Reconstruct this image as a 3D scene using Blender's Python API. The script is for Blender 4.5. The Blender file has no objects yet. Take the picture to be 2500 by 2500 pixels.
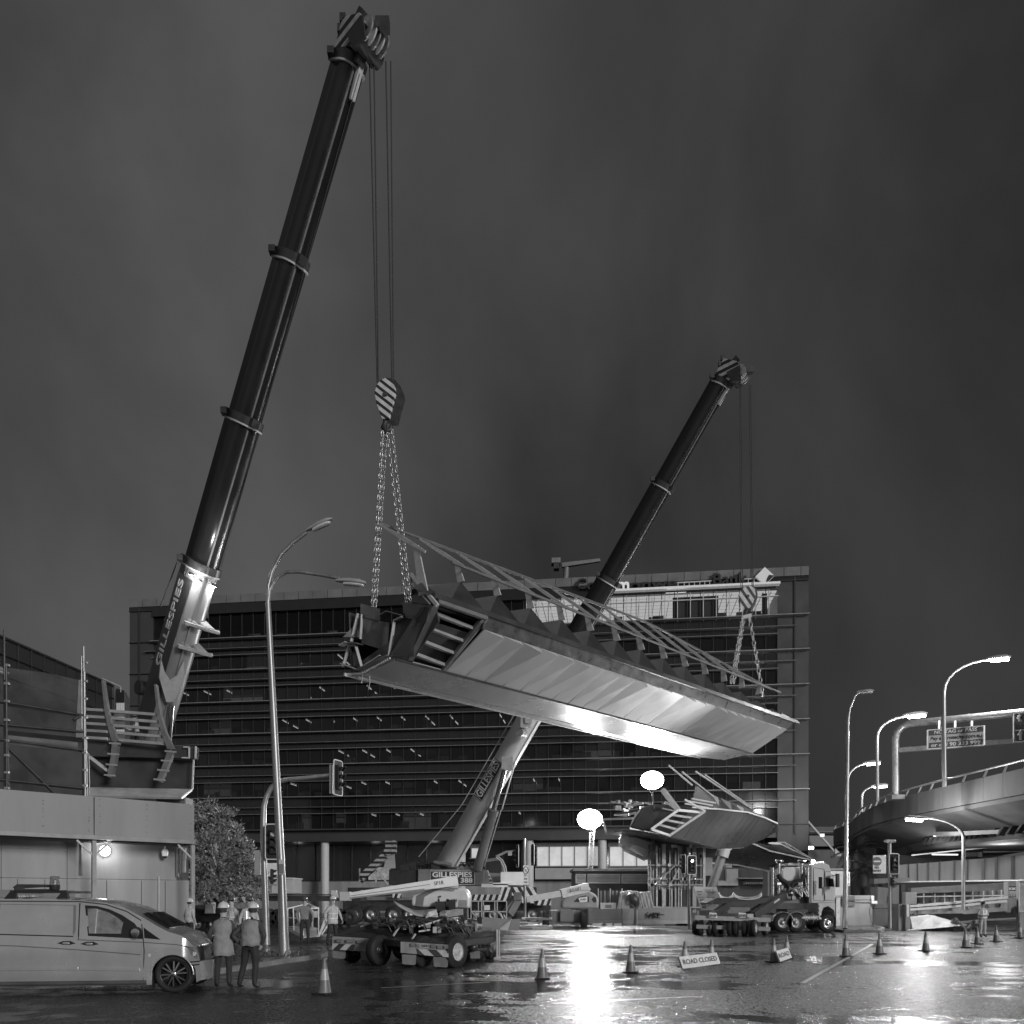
import bpy, math, random
from mathutils import Vector, Matrix
random.seed(7)
R = math.radians
sc = bpy.context.scene
col = sc.collection
V = Vector

# ---------------------------------------------------------------- camera, sky, exposure
F = 2000.0; HY = 2190.0; CH = 2.0
cam_d = bpy.data.cameras.new('camera'); cam = bpy.data.objects.new('camera', cam_d); col.objects.link(cam)
cam.location = (0, 0, CH); cam.rotation_euler = (R(90), 0, 0)
cam_d.sensor_width = 36; cam_d.lens = 36*F/2500; cam_d.shift_y = (HY-1250)/2500
cam_d.clip_end = 3000; cam_d.clip_start = 0.1
sc.camera = cam
sc.view_settings.view_transform = 'Standard'; sc.view_settings.look = 'None'
sc.view_settings.exposure = 0; sc.view_settings.gamma = 1

w = bpy.data.worlds.new('World'); sc.world = w; w.use_nodes = True
nt = w.node_tree; nt.nodes.clear()
N = nt.nodes.new; L = nt.links.new
out = N('ShaderNodeOutputWorld'); bg = N('ShaderNodeBackground')
tc = N('ShaderNodeTexCoord')
sky = N('ShaderNodeTexSky'); sky.sky_type = 'NISHITA'; sky.sun_disc = False
sky.sun_elevation = R(-4); sky.sun_rotation = R(200); sky.dust_density = 6
bw = N('ShaderNodeRGBToBW'); L(sky.outputs[0], bw.inputs[0])
# low cloud lit from below by the city: broad noise over direction
mp = N('ShaderNodeMapping'); mp.inputs['Scale'].default_value = (1.3, 1.3, 0.8); L(tc.outputs['Generated'], mp.inputs[0])
nz = N('ShaderNodeTexNoise'); nz.inputs['Scale'].default_value = 2.1; nz.inputs['Detail'].default_value = 9; nz.inputs['Distortion'].default_value = .25; nz.inputs['Roughness'].default_value = .5
L(mp.outputs[0], nz.inputs['Vector'])
cr = N('ShaderNodeMapRange'); cr.inputs[1].default_value = .3; cr.inputs[2].default_value = .72
cr.inputs[3].default_value = .026; cr.inputs[4].default_value = .083; L(nz.outputs[0], cr.inputs[0])
sep = N('ShaderNodeSeparateXYZ'); L(tc.outputs['Generated'], sep.inputs[0])
def mrange(src, a, b, c, d):
    m = N('ShaderNodeMapRange'); m.interpolation_type = 'SMOOTHSTEP'
    for i, v in enumerate((a, b, c, d)): m.inputs[i+1].default_value = v
    L(src, m.inputs[0]); return m.outputs[0]
def mth(op, a, b):
    m = N('ShaderNodeMath'); m.operation = op
    for i, v in enumerate((a, b)):
        if isinstance(v, (int, float)): m.inputs[i].default_value = v
        else: L(v, m.inputs[i])
    return m.outputs[0]
left = mrange(sep.outputs[0], -.45, .5, 1.25, .62)       # city glow is stronger to the left
back = mrange(sep.outputs[1], .1, -.8, 0, .15)          # and behind the camera, towards the centre of town
low = mrange(sep.outputs[2], 1.0, .1, .25, 1.0)
below = mrange(sep.outputs[2], -.02, .0, .3, 1.0)
tot = mth('ADD', mth('MULTIPLY', cr.outputs[0], left), mth('MULTIPLY', back, low))
tot = mth('ADD', tot, mth('MULTIPLY', bw.outputs[0], .1))
tot = mth('MULTIPLY', tot, below)
L(tot, bg.inputs['Color']); bg.inputs['Strength'].default_value = 1.0
L(bg.outputs[0], out.inputs[0])

sun_d = bpy.data.lights.new('sun', 'SUN'); sun_d.energy = 1.75; sun_d.angle = R(14); sun_d.color = (1, 1, 1)
sun = bpy.data.objects.new('sun', sun_d); col.objects.link(sun)
sun.rotation_euler = (R(77), 0, R(38))     # soft glow from behind the camera, a little from the right

# ---------------------------------------------------------------- helpers
MATS = {}
def M(name, v, rough=.6, metal=0.0, var=.25, scale=2.0, bump=0.0, emit=0.0, streak=False, coat=0.0, bscale=None):
    if name in MATS: return MATS[name]
    m = bpy.data.materials.new(name); m.use_nodes = True; t = m.node_tree
    b = t.nodes['Principled BSDF']
    b.inputs['Roughness'].default_value = rough; b.inputs['Metallic'].default_value = metal
    b.inputs['Base Color'].default_value = (v, v, v, 1)
    if coat: b.inputs['Coat Weight'].default_value = coat
    if emit:
        b.inputs['Emission Color'].default_value = (1, 1, 1, 1); b.inputs['Emission Strength'].default_value = emit
    if var:
        tcn = t.nodes.new('ShaderNodeTexCoord'); mpn = t.nodes.new('ShaderNodeMapping')
        mpn.inputs['Scale'].default_value = (1, 1, .18) if streak else (1, 1, 1)
        t.links.new(tcn.outputs['Object'], mpn.inputs[0])
        n = t.nodes.new('ShaderNodeTexNoise'); n.inputs['Scale'].default_value = scale; n.inputs['Detail'].default_value = 6
        n.inputs['Roughness'].default_value = .62; t.links.new(mpn.outputs[0], n.inputs['Vector'])
        mr = t.nodes.new('ShaderNodeMapRange'); mr.inputs[1].default_value = .3; mr.inputs[2].default_value = .7
        mr.inputs[3].default_value = v*(1-var); mr.inputs[4].default_value = v*(1+var)
        t.links.new(n.outputs[0], mr.inputs[0]); t.links.new(mr.outputs[0], b.inputs['Base Color'])
        mr2 = t.nodes.new('ShaderNodeMapRange'); mr2.inputs[1].default_value = .3; mr2.inputs[2].default_value = .7
        mr2.inputs[3].default_value = max(.03, rough*.75); mr2.inputs[4].default_value = min(1, rough*1.25)
        t.links.new(n.outputs[0], mr2.inputs[0]); t.links.new(mr2.outputs[0], b.inputs['Roughness'])
        if bump:
            n2 = t.nodes.new('ShaderNodeTexNoise'); n2.inputs['Scale'].default_value = bscale or scale*6; n2.inputs['Detail'].default_value = 4
            t.links.new(mpn.outputs[0], n2.inputs['Vector'])
            bm = t.nodes.new('ShaderNodeBump'); bm.inputs['Strength'].default_value = bump; bm.inputs['Distance'].default_value = .05
            t.links.new(n2.outputs[0], bm.inputs['Height']); t.links.new(bm.outputs[0], b.inputs['Normal'])
    MATS[name] = m; return m

def stripes(name, d, period, v1=.02, v2=.6, duty=.5, rough=.45, chev=None):
    """diagonal safety stripes painted across the object: d is the direction across the stripes"""
    if name in MATS: return MATS[name]
    m = bpy.data.materials.new(name); m.use_nodes = True; t = m.node_tree
    b = t.nodes['Principled BSDF']; b.inputs['Roughness'].default_value = rough
    tcn = t.nodes.new('ShaderNodeTexCoord')
    src = tcn.outputs['Object']
    if chev is not None:      # mirrored about local x = chev
        sp = t.nodes.new('ShaderNodeSeparateXYZ'); t.links.new(src, sp.inputs[0])
        s = t.nodes.new('ShaderNodeMath'); s.operation = 'SUBTRACT'; s.inputs[1].default_value = chev; t.links.new(sp.outputs[0], s.inputs[0])
        a = t.nodes.new('ShaderNodeMath'); a.operation = 'ABSOLUTE'; t.links.new(s.outputs[0], a.inputs[0])
        cb = t.nodes.new('ShaderNodeCombineXYZ'); t.links.new(a.outputs[0], cb.inputs[0]); t.links.new(sp.outputs[1], cb.inputs[1]); t.links.new(sp.outputs[2], cb.inputs[2])
        src = cb.outputs[0]
    dp = t.nodes.new('ShaderNodeVectorMath'); dp.operation = 'DOT_PRODUCT'
    dv = V(d).normalized()/period; dp.inputs[1].default_value = dv; t.links.new(src, dp.inputs[0])
    fr = t.nodes.new('ShaderNodeMath'); fr.operation = 'FRACT'; t.links.new(dp.outputs['Value'], fr.inputs[0])
    gt = t.nodes.new('ShaderNodeMath'); gt.operation = 'GREATER_THAN'; gt.inputs[1].default_value = duty; t.links.new(fr.outputs[0], gt.inputs[0])
    mr = t.nodes.new('ShaderNodeMapRange'); mr.inputs[3].default_value = v2; mr.inputs[4].default_value = v1; t.links.new(gt.outputs[0], mr.inputs[0])
    n = t.nodes.new('ShaderNodeTexNoise'); n.inputs['Scale'].default_value = 5; n.inputs['Detail'].default_value = 5; t.links.new(tcn.outputs['Object'], n.inputs['Vector'])
    mr3 = t.nodes.new('ShaderNodeMapRange'); mr3.inputs[1].default_value = .3; mr3.inputs[2].default_value = .7; mr3.inputs[3].default_value = .7; mr3.inputs[4].default_value = 1.1; t.links.new(n.outputs[0], mr3.inputs[0])
    mu = t.nodes.new('ShaderNodeMath'); mu.operation = 'MULTIPLY'; t.links.new(mr.outputs[0], mu.inputs[0]); t.links.new(mr3.outputs[0], mu.inputs[1])
    t.links.new(mu.outputs[0], b.inputs['Base Color'])
    MATS[name] = m; return m

def emis(name, s):
    if name in MATS: return MATS[name]
    m = bpy.data.materials.new(name); m.use_nodes = True; t = m.node_tree; t.nodes.clear()
    o = t.nodes.new('ShaderNodeOutputMaterial'); e = t.nodes.new('ShaderNodeEmission')
    e.inputs[0].default_value = (1, 1, 1, 1); e.inputs[1].default_value = s
    t.links.new(e.outputs[0], o.inputs[0]); MATS[name] = m; return m

def glass(name, trans=.5, v=.02, rough=.05):
    if name in MATS: return MATS[name]
    m = bpy.data.materials.new(name); m.use_nodes = True; t = m.node_tree; t.nodes.clear()
    o = t.nodes.new('ShaderNodeOutputMaterial'); tr = t.nodes.new('ShaderNodeBsdfTransparent'); tr.inputs[0].default_value = (.75, .75, .75, 1)
    gl = t.nodes.new('ShaderNodeBsdfPrincipled'); gl.inputs['Base Color'].default_value = (v, v, v, 1); gl.inputs['Roughness'].default_value = rough
    mx = t.nodes.new('ShaderNodeMixShader'); mx.inputs[0].default_value = 1-trans
    t.links.new(tr.outputs[0], mx.inputs[1]); t.links.new(gl.outputs[0], mx.inputs[2]); t.links.new(mx.outputs[0], o.inputs[0])
    MATS[name] = m; return m

def PX(px, Y): return (px-1250)/F*Y
def PZ(py, Y): return CH+(HY-py)/F*Y
def W(px, py, Y): return V((PX(px, Y), Y, PZ(py, Y)))
def GY(py): return CH*F/(py-HY)
def G(px, py, z=0.0):
    Y = (CH-z)*F/(py-HY); return V((PX(px, Y), Y, z))

class MB:
    def __init__(s): s.v = []; s.f = []; s.mi = []; s.cur = 0; s.sm = []; s.smooth = False
    def add(s, vs, fs, sm=None):
        o = len(s.v); s.v += [tuple(v) for v in vs]
        for f in fs: s.f.append(tuple(o+i for i in f)); s.mi.append(s.cur); s.sm.append(s.smooth if sm is None else sm)
        return s
    def quad(s, a, b, c, d): return s.add([a, b, c, d], [(0, 1, 2, 3)])
    def poly(s, pts): return s.add(pts, [tuple(range(len(pts)))])
    def slab(s, pts, off):
        """closed prism: polygon pts and the same polygon moved by off"""
        n = len(pts); off = V(off); b = [V(p)+off for p in pts]
        s.add(list(pts)+b, [tuple(range(n)), tuple(range(2*n-1, n-1, -1))]+[(i, i+n, (i+1) % n+n, (i+1) % n) for i in range(n)], sm=False)
        return s
    def box(s, x0, x1, y0, y1, z0, z1):
        return s.slab([(x0, y0, z0), (x1, y0, z0), (x1, y0, z1), (x0, y0, z1)], (0, y1-y0, 0))
    def cbox(s, c, sx, sy, sz, rz=0.0, mat=None):
        m = Matrix.Translation(V(c)) @ Matrix.Rotation(rz, 4, 'Z')
        if mat is not None: m = mat
        P = [m @ V((a*sx/2, b*sy/2, d*sz/2)) for a in (-1, 1) for b in (-1, 1) for d in (-1, 1)]
        return s.add(P, [(0, 1, 3, 2), (4, 6, 7, 5), (0, 4, 5, 1), (2, 3, 7, 6), (0, 2, 6, 4), (1, 5, 7, 3)], sm=False)
    def beam(s, p0, p1, wd, h, up=(0, 0, 1), w1=None, h1=None):
        p0 = V(p0); p1 = V(p1); a = (p1-p0).normalized(); up = V(up)
        sd = a.cross(up)
        if sd.length < 1e-4: sd = a.cross(V((0, 1, 0)))
        sd.normalize(); u = sd.cross(a).normalized()
        w1 = wd if w1 is None else w1; h1 = h if h1 is None else h1
        P = []
        for p, ww, hh in ((p0, wd, h), (p1, w1, h1)):
            for i, j in ((-1, -1), (1, -1), (1, 1), (-1, 1)): P.append(p+sd*ww/2*i+u*hh/2*j)
        return s.add(P, [(3, 2, 1, 0), (4, 5, 6, 7)]+[(i, (i+1) % 4, (i+1) % 4+4, i+4) for i in range(4)], sm=False)
    def tube(s, pts, r, n=8, caps=True, r1=None):
        pts = [V(p) for p in pts]; k = len(pts)
        rs = r if isinstance(r, (list, tuple)) else [r+(((r1 if r1 is not None else r)-r)*i/(k-1)) for i in range(k)]
        prev = None; rings = []
        for i, p in enumerate(pts):
            t = (pts[min(i+1, k-1)]-pts[max(i-1, 0)]).normalized()
            if prev is None:
                a = t.cross(V((0, 0, 1)));
                if a.length < .01: a = t.cross(V((0, 1, 0)))
                a.normalize()
            else:
                a = (prev-t*prev.dot(t)).normalized()
            prev = a; b = t.cross(a)
            rings.append([p+(a*math.cos(2*math.pi*j/n)+b*math.sin(2*math.pi*j/n))*rs[i] for j in range(n)])
        vs = [v for rg in rings for v in rg]; fs = []
        for i in range(k-1):
            for j in range(n): fs.append((i*n+j, i*n+(j+1) % n, (i+1)*n+(j+1) % n, (i+1)*n+j))
        s.add(vs, fs, sm=True)
        if caps:
            s.add(rings[0], [tuple(range(n-1, -1, -1))], sm=False); s.add(rings[-1], [tuple(range(n))], sm=False)
        return s
    def disc(s, c, ax, r, th, n=16, r1=None):
        c = V(c); ax = V(ax).normalized(); return s.tube([c-ax*th/2, c+ax*th/2], r, n, True, r1)
    def lathe(s, c, ax, prof, n=20):
        c = V(c); ax = V(ax).normalized(); a = ax.cross(V((0, 0, 1)))
        if a.length < .01: a = V((1, 0, 0))
        a.normalize(); b = ax.cross(a); vs = []; fs = []
        for (h, r) in prof:
            for j in range(n): vs.append(c+ax*h+(a*math.cos(2*math.pi*j/n)+b*math.sin(2*math.pi*j/n))*r)
        for i in range(len(prof)-1):
            for j in range(n): fs.append((i*n+j, i*n+(j+1) % n, (i+1)*n+(j+1) % n, (i+1)*n+j))
        return s.add(vs, fs, sm=True)
    def loft(s, rings, caps=True, sm=True):
        n = len(rings[0]); vs = [v for rg in rings for v in rg]; fs = []
        for i in range(len(rings)-1):
            for j in range(n): fs.append((i*n+j, i*n+(j+1) % n, (i+1)*n+(j+1) % n, (i+1)*n+j))
        s.add(vs, fs, sm=sm)
        if caps:
            s.add(rings[0], [tuple(range(n-1, -1, -1))], sm=False); s.add(rings[-1], [tuple(range(n))], sm=False)
        return s

def WM(o):
    m = Matrix.Translation(o.location) @ o.rotation_euler.to_matrix().to_4x4()
    return (WM(o.parent) @ m) if o.parent else m

def put(name, mb, mats, parent=None, local=False, bevel=0.0):
    """link one mesh object; geometry given in world coordinates unless local"""
    if not isinstance(mats, (list, tuple)): mats = [mats]
    me = bpy.data.meshes.new(name)
    vs = mb.v
    if parent is not None and not local:
        inv = WM(parent).inverted(); vs = [inv @ V(v) for v in vs]
    orig = None
    if parent is None and not local and vs:
        xs = [v[0] for v in vs]; ys = [v[1] for v in vs]; zs = [v[2] for v in vs]
        orig = V(((min(xs)+max(xs))/2, (min(ys)+max(ys))/2, min(zs))); vs = [V(v)-orig for v in vs]
    me.from_pydata([tuple(v) for v in vs], [], mb.f)
    for m in mats: me.materials.append(m)
    me.polygons.foreach_set('material_index', mb.mi); me.polygons.foreach_set('use_smooth', mb.sm)
    me.validate(); me.update()
    o = bpy.data.objects.new(name, me); col.objects.link(o)
    if orig is not None: o.location = orig
    if parent is not None: o.parent = parent
    if bevel:
        bv = o.modifiers.new('bevel', 'BEVEL'); bv.width = bevel; bv.segments = 2; bv.limit_method = 'ANGLE'; bv.harden_normals = False
    return o

def tag(o, label, cat, group=None, kind=None):
    o['label'] = label; o['category'] = cat
    if group: o['group'] = group
    if kind: o['kind'] = kind
    return o
def thing(name, label, cat, loc, rz=0.0, group=None):
    o = bpy.data.objects.new(name, None); col.objects.link(o); o.empty_display_size = .2
    o.location = loc; o.rotation_euler = (0, 0, rz); tag(o, label, cat, group); return o
def struct(o): o['kind'] = 'structure'; return o
def dup(root, loc, rz=None, label=None, group=None):
    r = root.copy(); col.objects.link(r); r.location = loc
    if rz is not None: r.rotation_euler = (0, 0, rz)
    if label: r['label'] = label
    if group: r['group'] = group
    def rec(a, b):
        for ch in list(a.children):
            c = ch.copy(); col.objects.link(c); c.parent = b; rec(ch, c)
    rec(root, r); return r

def basis(o, x, z):
    """matrix with local x along x, local z (text normal) along z"""
    x = V(x).normalized(); z = V(z).normalized(); y = z.cross(x).normalized(); z = x.cross(y)
    m = Matrix((x, y, z)).transposed().to_4x4(); return Matrix.Translation(V(o)) @ m
def text(name, s, mat, parent, o, x, nrm, size, width=None, ext=.01, align='CENTER', bold=0.0, hscale=1.0):
    """writing as raised letters: o = centre of the line, x = reading direction, nrm = way it faces"""
    c = bpy.data.curves.new(name, 'FONT'); c.body = s; c.size = 1; c.extrude = ext/size; c.offset = bold
    c.align_x = align; c.align_y = 'CENTER'; c.resolution_u = 3
    t = bpy.data.objects.new('t', c); col.objects.link(t)
    bpy.context.view_layer.update()
    dg = bpy.context.evaluated_depsgraph_get(); me = bpy.data.meshes.new_from_object(t.evaluated_get(dg))
    bpy.data.objects.remove(t)
    xs = [v.co.x for v in me.vertices]; wd = max(xs)-min(xs)
    sx = size*hscale if width is None else width/wd
    m = basis(o, x, nrm) @ Matrix.Diagonal((sx, size, size, 1))
    if parent is not None: m = WM(parent).inverted() @ m
    me.transform(m); me.materials.clear(); me.materials.append(mat); me.name = name
    ob = bpy.data.objects.new(name, me); col.objects.link(ob)
    if parent is not None: ob.parent = parent
    return ob

def lamp(parent, loc, energy, size=.15, typ='POINT', name='lamp_light', d=None, spot=120, blend=.5):
    l = bpy.data.lights.new(name, typ); l.energy = energy
    if typ == 'AREA': l.size = size
    else: l.shadow_soft_size = size
    o = bpy.data.objects.new(name, l); col.objects.link(o)
    o.parent = parent; o.location = WM(parent).inverted() @ V(loc)
    if typ == 'SPOT': l.spot_size = R(spot); l.spot_blend = blend
    if d is not None:
        q = V(d).to_track_quat('-Z', 'Y').to_euler(); o.rotation_euler = q
    return o

# ---------------------------------------------------------------- materials
m_black = M('black_rubber', .018, .75, var=.3, scale=6)
m_dark = M('dark_steel', .03, .5, var=.35, scale=4)
m_dark2 = M('dark_paint', .04, .4, var=.25, scale=3)
m_boomdk = M('boom_side_paint', .05, .3, var=.2, scale=1.2, streak=True)
m_boom = M('boom_paint', .2, .32, var=.14, scale=1.5, streak=True)
m_boomtele = M('boom_telescope_paint', .016, .22, var=.22, scale=1.1, streak=True)
m_galv = M('galvanised_steel', .42, .42, metal=.7, var=.2, scale=5)
m_pole = M('pole_steel', .3, .38, metal=.6, var=.25, scale=3, streak=True)
m_white = M('white_paint', .72, .4, var=.12, scale=3)
m_grey = M('grey_paint', .3, .45, var=.15, scale=3)
m_mid = M('mid_grey_paint', .16, .5, var=.2, scale=2)
m_light = M('light_grey_paint', .5, .4, var=.12, scale=3)
m_conc = M('concrete', .26, .8, var=.3, scale=.9, bump=.25, streak=True)
m_concd = M('dark_concrete', .13, .85, var=.35, scale=.6, bump=.25, streak=True)
m_chrome = M('polished_steel', .65, .18, metal=1, var=.15, scale=8)
m_rope = M('wire_rope', .03, .6, var=.1)
m_chain = M('chain_steel', .5, .35, metal=.8, var=.3, scale=20)
m_letw = M('white_lettering', .75, .5, var=0)
m_letb = M('black_lettering', .015, .6, var=0)
m_lens = M('clear_lens', .5, .15, var=.2, scale=20, coat=.5)
e_flood = emis('floodlight_face', 110)
e_street = emis('street_lamp_face', 45)
e_strip = emis('fluorescent_tube', 2.6)
e_ceil = emis('lit_ceiling', 1.1)
# ================================================================ GROUND
def wet_asphalt():
    m = bpy.data.materials.new('wet_asphalt'); m.use_nodes = True; t = m.node_tree; b = t.nodes['Principled BSDF']
    n = t.nodes.new; l = t.links.new
    tc = n('ShaderNodeTexCoord')
    big = n('ShaderNodeTexNoise'); big.inputs['Scale'].default_value = .16; big.inputs['Detail'].default_value = 5; big.inputs['Roughness'].default_value = .55; big.inputs['Distortion'].default_value = .6
    mo = n('ShaderNodeMapping'); mo.inputs['Location'].default_value = (7.3, 3.1, 0); l(tc.outputs['Object'], mo.inputs[0]); l(mo.outputs[0], big.inputs['Vector'])
    med = n('ShaderNodeTexNoise'); med.inputs['Scale'].default_value = 1.7; med.inputs['Detail'].default_value = 6; l(tc.outputs['Object'], med.inputs['Vector'])
    mp = n('ShaderNodeMapping'); mp.inputs['Scale'].default_value = (.12, 1.0, 1); mp.inputs['Rotation'].default_value = (0, 0, R(6)); l(tc.outputs['Object'], mp.inputs[0])
    ln = n('ShaderNodeTexNoise'); ln.inputs['Scale'].default_value = 1.1; ln.inputs['Detail'].default_value = 4; l(mp.outputs[0], ln.inputs['Vector'])
    ad = n('ShaderNodeMath'); ad.operation = 'MULTIPLY_ADD'; ad.inputs[1].default_value = .35; l(med.outputs[0], ad.inputs[0]); l(big.outputs[0], ad.inputs[2])
    ad2 = n('ShaderNodeMath'); ad2.operation = 'MULTIPLY_ADD'; ad2.inputs[1].default_value = .45; l(ln.outputs[0], ad2.inputs[0]); l(ad.outputs[0], ad2.inputs[2])
    pud = n('ShaderNodeMapRange'); pud.interpolation_type = 'SMOOTHSTEP'; pud.inputs[1].default_value = .885; pud.inputs[2].default_value = .955; l(ad2.outputs[0], pud.inputs[0])
    ro = n('ShaderNodeMapRange'); ro.inputs[3].default_value = .31; ro.inputs[4].default_value = .09; l(pud.outputs[0], ro.inputs[0])
    sg_ = n('ShaderNodeTexNoise'); sg_.inputs['Scale'].default_value = 15; sg_.inputs['Detail'].default_value = 3; l(tc.outputs['Object'], sg_.inputs['Vector'])
    sm_ = n('ShaderNodeMapRange'); sm_.inputs[1].default_value = .38; sm_.inputs[2].default_value = .62; sm_.inputs[3].default_value = .45; sm_.inputs[4].default_value = 1.7; l(sg_.outputs[0], sm_.inputs[0])
    mu_ = n('ShaderNodeMath'); mu_.operation = 'MULTIPLY'; l(ro.outputs[0], mu_.inputs[0]); l(sm_.outputs[0], mu_.inputs[1]); l(mu_.outputs[0], b.inputs['Roughness'])
    gr = n('ShaderNodeTexNoise'); gr.inputs['Scale'].default_value = 22; gr.inputs['Detail'].default_value = 3; l(tc.outputs['Object'], gr.inputs['Vector'])
    vo = n('ShaderNodeTexVoronoi'); vo.inputs['Scale'].default_value = 34; l(tc.outputs['Object'], vo.inputs['Vector'])
    rp_ = n('ShaderNodeTexNoise'); rp_.inputs['Scale'].default_value = 7; rp_.inputs['Detail'].default_value = 2; l(tc.outputs['Object'], rp_.inputs['Vector'])
    hs0 = n('ShaderNodeMath'); hs0.operation = 'MULTIPLY_ADD'; hs0.inputs[1].default_value = 1.6; l(rp_.outputs[0], hs0.inputs[0]); l(gr.outputs[0], hs0.inputs[2])
    hs = n('ShaderNodeMath'); hs.operation = 'ADD'; l(hs0.outputs[0], hs.inputs[0]); l(vo.outputs['Distance'], hs.inputs[1])
    st = n('ShaderNodeMapRange'); st.inputs[3].default_value = 1.0; st.inputs[4].default_value = .12; l(pud.outputs[0], st.inputs[0])
    bp = n('ShaderNodeBump'); bp.inputs['Distance'].default_value = .02; l(st.outputs[0], bp.inputs['Strength']); l(hs.outputs[0], bp.inputs['Height']); l(bp.outputs[0], b.inputs['Normal'])
    cm = n('ShaderNodeMapRange'); cm.inputs[1].default_value = .3; cm.inputs[2].default_value = .7; cm.inputs[3].default_value = .022; cm.inputs[4].default_value = .05; l(med.outputs[0], cm.inputs[0]); l(cm.outputs[0], b.inputs['Base Color'])
    b.inputs['IOR'].default_value = 1.45; b.inputs['Specular IOR Level'].default_value = .6
    return m
m_road = wet_asphalt()
mb = MB(); mb.quad((-300, -60, 0), (300, -60, 0), (300, 320, 0), (-300, 320, 0))
struct(put('road', mb, m_road))

def paving():
    m = bpy.data.materials.new('wet_paving'); m.use_nodes = True; t = m.node_tree; b = t.nodes['Principled BSDF']
    n = t.nodes.new; l = t.links.new; tc = n('ShaderNodeTexCoord')
    br = n('ShaderNodeTexBrick'); br.inputs['Scale'].default_value = 3.2; br.inputs['Color1'].default_value = (.07,)*3+(1,); br.inputs['Color2'].default_value = (.12,)*3+(1,); br.inputs['Mortar'].default_value = (.025,)*3+(1,); br.inputs['Mortar Size'].default_value = .03
    l(tc.outputs['Object'], br.inputs['Vector']); l(br.outputs['Color'], b.inputs['Base Color'])
    nz = n('ShaderNodeTexNoise'); nz.inputs['Scale'].default_value = 1.5; nz.inputs['Detail'].default_value = 5; l(tc.outputs['Object'], nz.inputs['Vector'])
    mr = n('ShaderNodeMapRange'); mr.inputs[1].default_value = .35; mr.inputs[2].default_value = .65; mr.inputs[3].default_value = .12; mr.inputs[4].default_value = .5; l(nz.outputs[0], mr.inputs[0]); l(mr.outputs[0], b.inputs['Roughness'])
    bp = n('ShaderNodeBump'); bp.inputs['Strength'].default_value = .5; bp.inputs['Distance'].default_value = .02; bp.invert = True; l(br.outputs['Fac'], bp.inputs['Height']); l(bp.outputs[0], b.inputs['Normal'])
    return m
m_pave = paving()
def pavement(name, pts, h=.13, kerbw=.18):
    P = [V((p[0], p[1], 0)) for p in pts]
    mb = MB(); mb.slab([p+V((0, 0, h)) for p in P], (0, 0, -h-.02)); o = put(name, mb, m_pave); struct(o)
    c = sum(P, V())/len(P); mk = MB()
    n = len(P)
    def off(i):
        a = (P[i]-P[i-1]).normalized(); b = (P[(i+1) % n]-P[i]).normalized()
        na = V((-a.y, a.x, 0)); nb = V((-b.y, b.x, 0)); s = (na+nb).normalized()
        s *= kerbw/max(.4, s.dot(na))
        if s.dot(c-P[i]) < 0: s = -s
        return P[i]+s
    Q = [off(i) for i in range(n)]
    for i in range(n):
        j = (i+1) % n
        mk.slab([P[i]+V((0, 0, -.01)), P[i]+V((0, 0, h+.012)), Q[i]+V((0, 0, h+.012)), Q[i]+V((0, 0, -.01))], (0, 0, 0)) if False else None
        a, b2, c2, d2 = P[i], P[j], Q[j], Q[i]
        # outer face a little proud of the paving
        oa = a+(a-d2).normalized()*.015; ob = b2+(b2-c2).normalized()*.015
        mk.add([oa, ob, ob+V((0, 0, h+.012)), oa+V((0, 0, h+.012)), d2+V((0, 0, h+.012)), c2+V((0, 0, h+.012))], [(0, 1, 2, 3), (3, 2, 5, 4)], sm=False)
    k = put('kerb', mk, M('kerb_stone', .22, .5, var=.25, scale=4)); struct(k); return o
k0 = G(795, 2338); k1 = G(700, 2352); k2 = G(500, 2392); k3 = G(760, 2325); 
pavement('pavement', [G(782, 2340), G(800, 2333), G(796, 2322), G(600, 2312), (-30, 38), (-30, 21), G(300, 2385), G(500, 2384), G(690, 2353)])
pavement('traffic_island', [G(1195, 2268), G(1300, 2270), G(1345, 2267), G(1350, 2262), G(1290, 2256), G(1200, 2256), G(1050, 2254), G(1050, 2262)])
pavement('pavement', [G(1960, 2268), G(2060, 2276), G(2150, 2277), G(2160, 2270), G(2130, 2262), G(1960, 2256)])
pavement('pavement', [G(2270, 2262), G(2400, 2248), G(2700, 2232), G(2700, 2226), G(2400, 2238), G(2250, 2246)])
# road markings, four millimetres above the asphalt
m_line = M('road_marking_paint', .45, .35, var=.45, scale=5)
def line(a, b, wd, z=.004):
    a = V((a[0], a[1], z)); b = V((b[0], b[1], z)); d = (b-a).normalized(); s = V((-d.y, d.x, 0))*wd/2
    mb = MB(); mb.quad(a-s, b-s, b+s, a+s); struct(put('road_marking', mb, m_line))
line(G(930, 2412), G(1195, 2398), .12)
line(G(1230, 2285), G(1640, 2283), .45)
line(G(1000, 2298), G(1350, 2287), .12)
line(G(1240, 2318), G(1420, 2305), .12)
line(G(2130, 2305), G(1960, 2400), .12)
line(G(750, 2311), G(860, 2311), .1)
line(G(1350, 2450), G(1700, 2433), .12)

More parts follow.
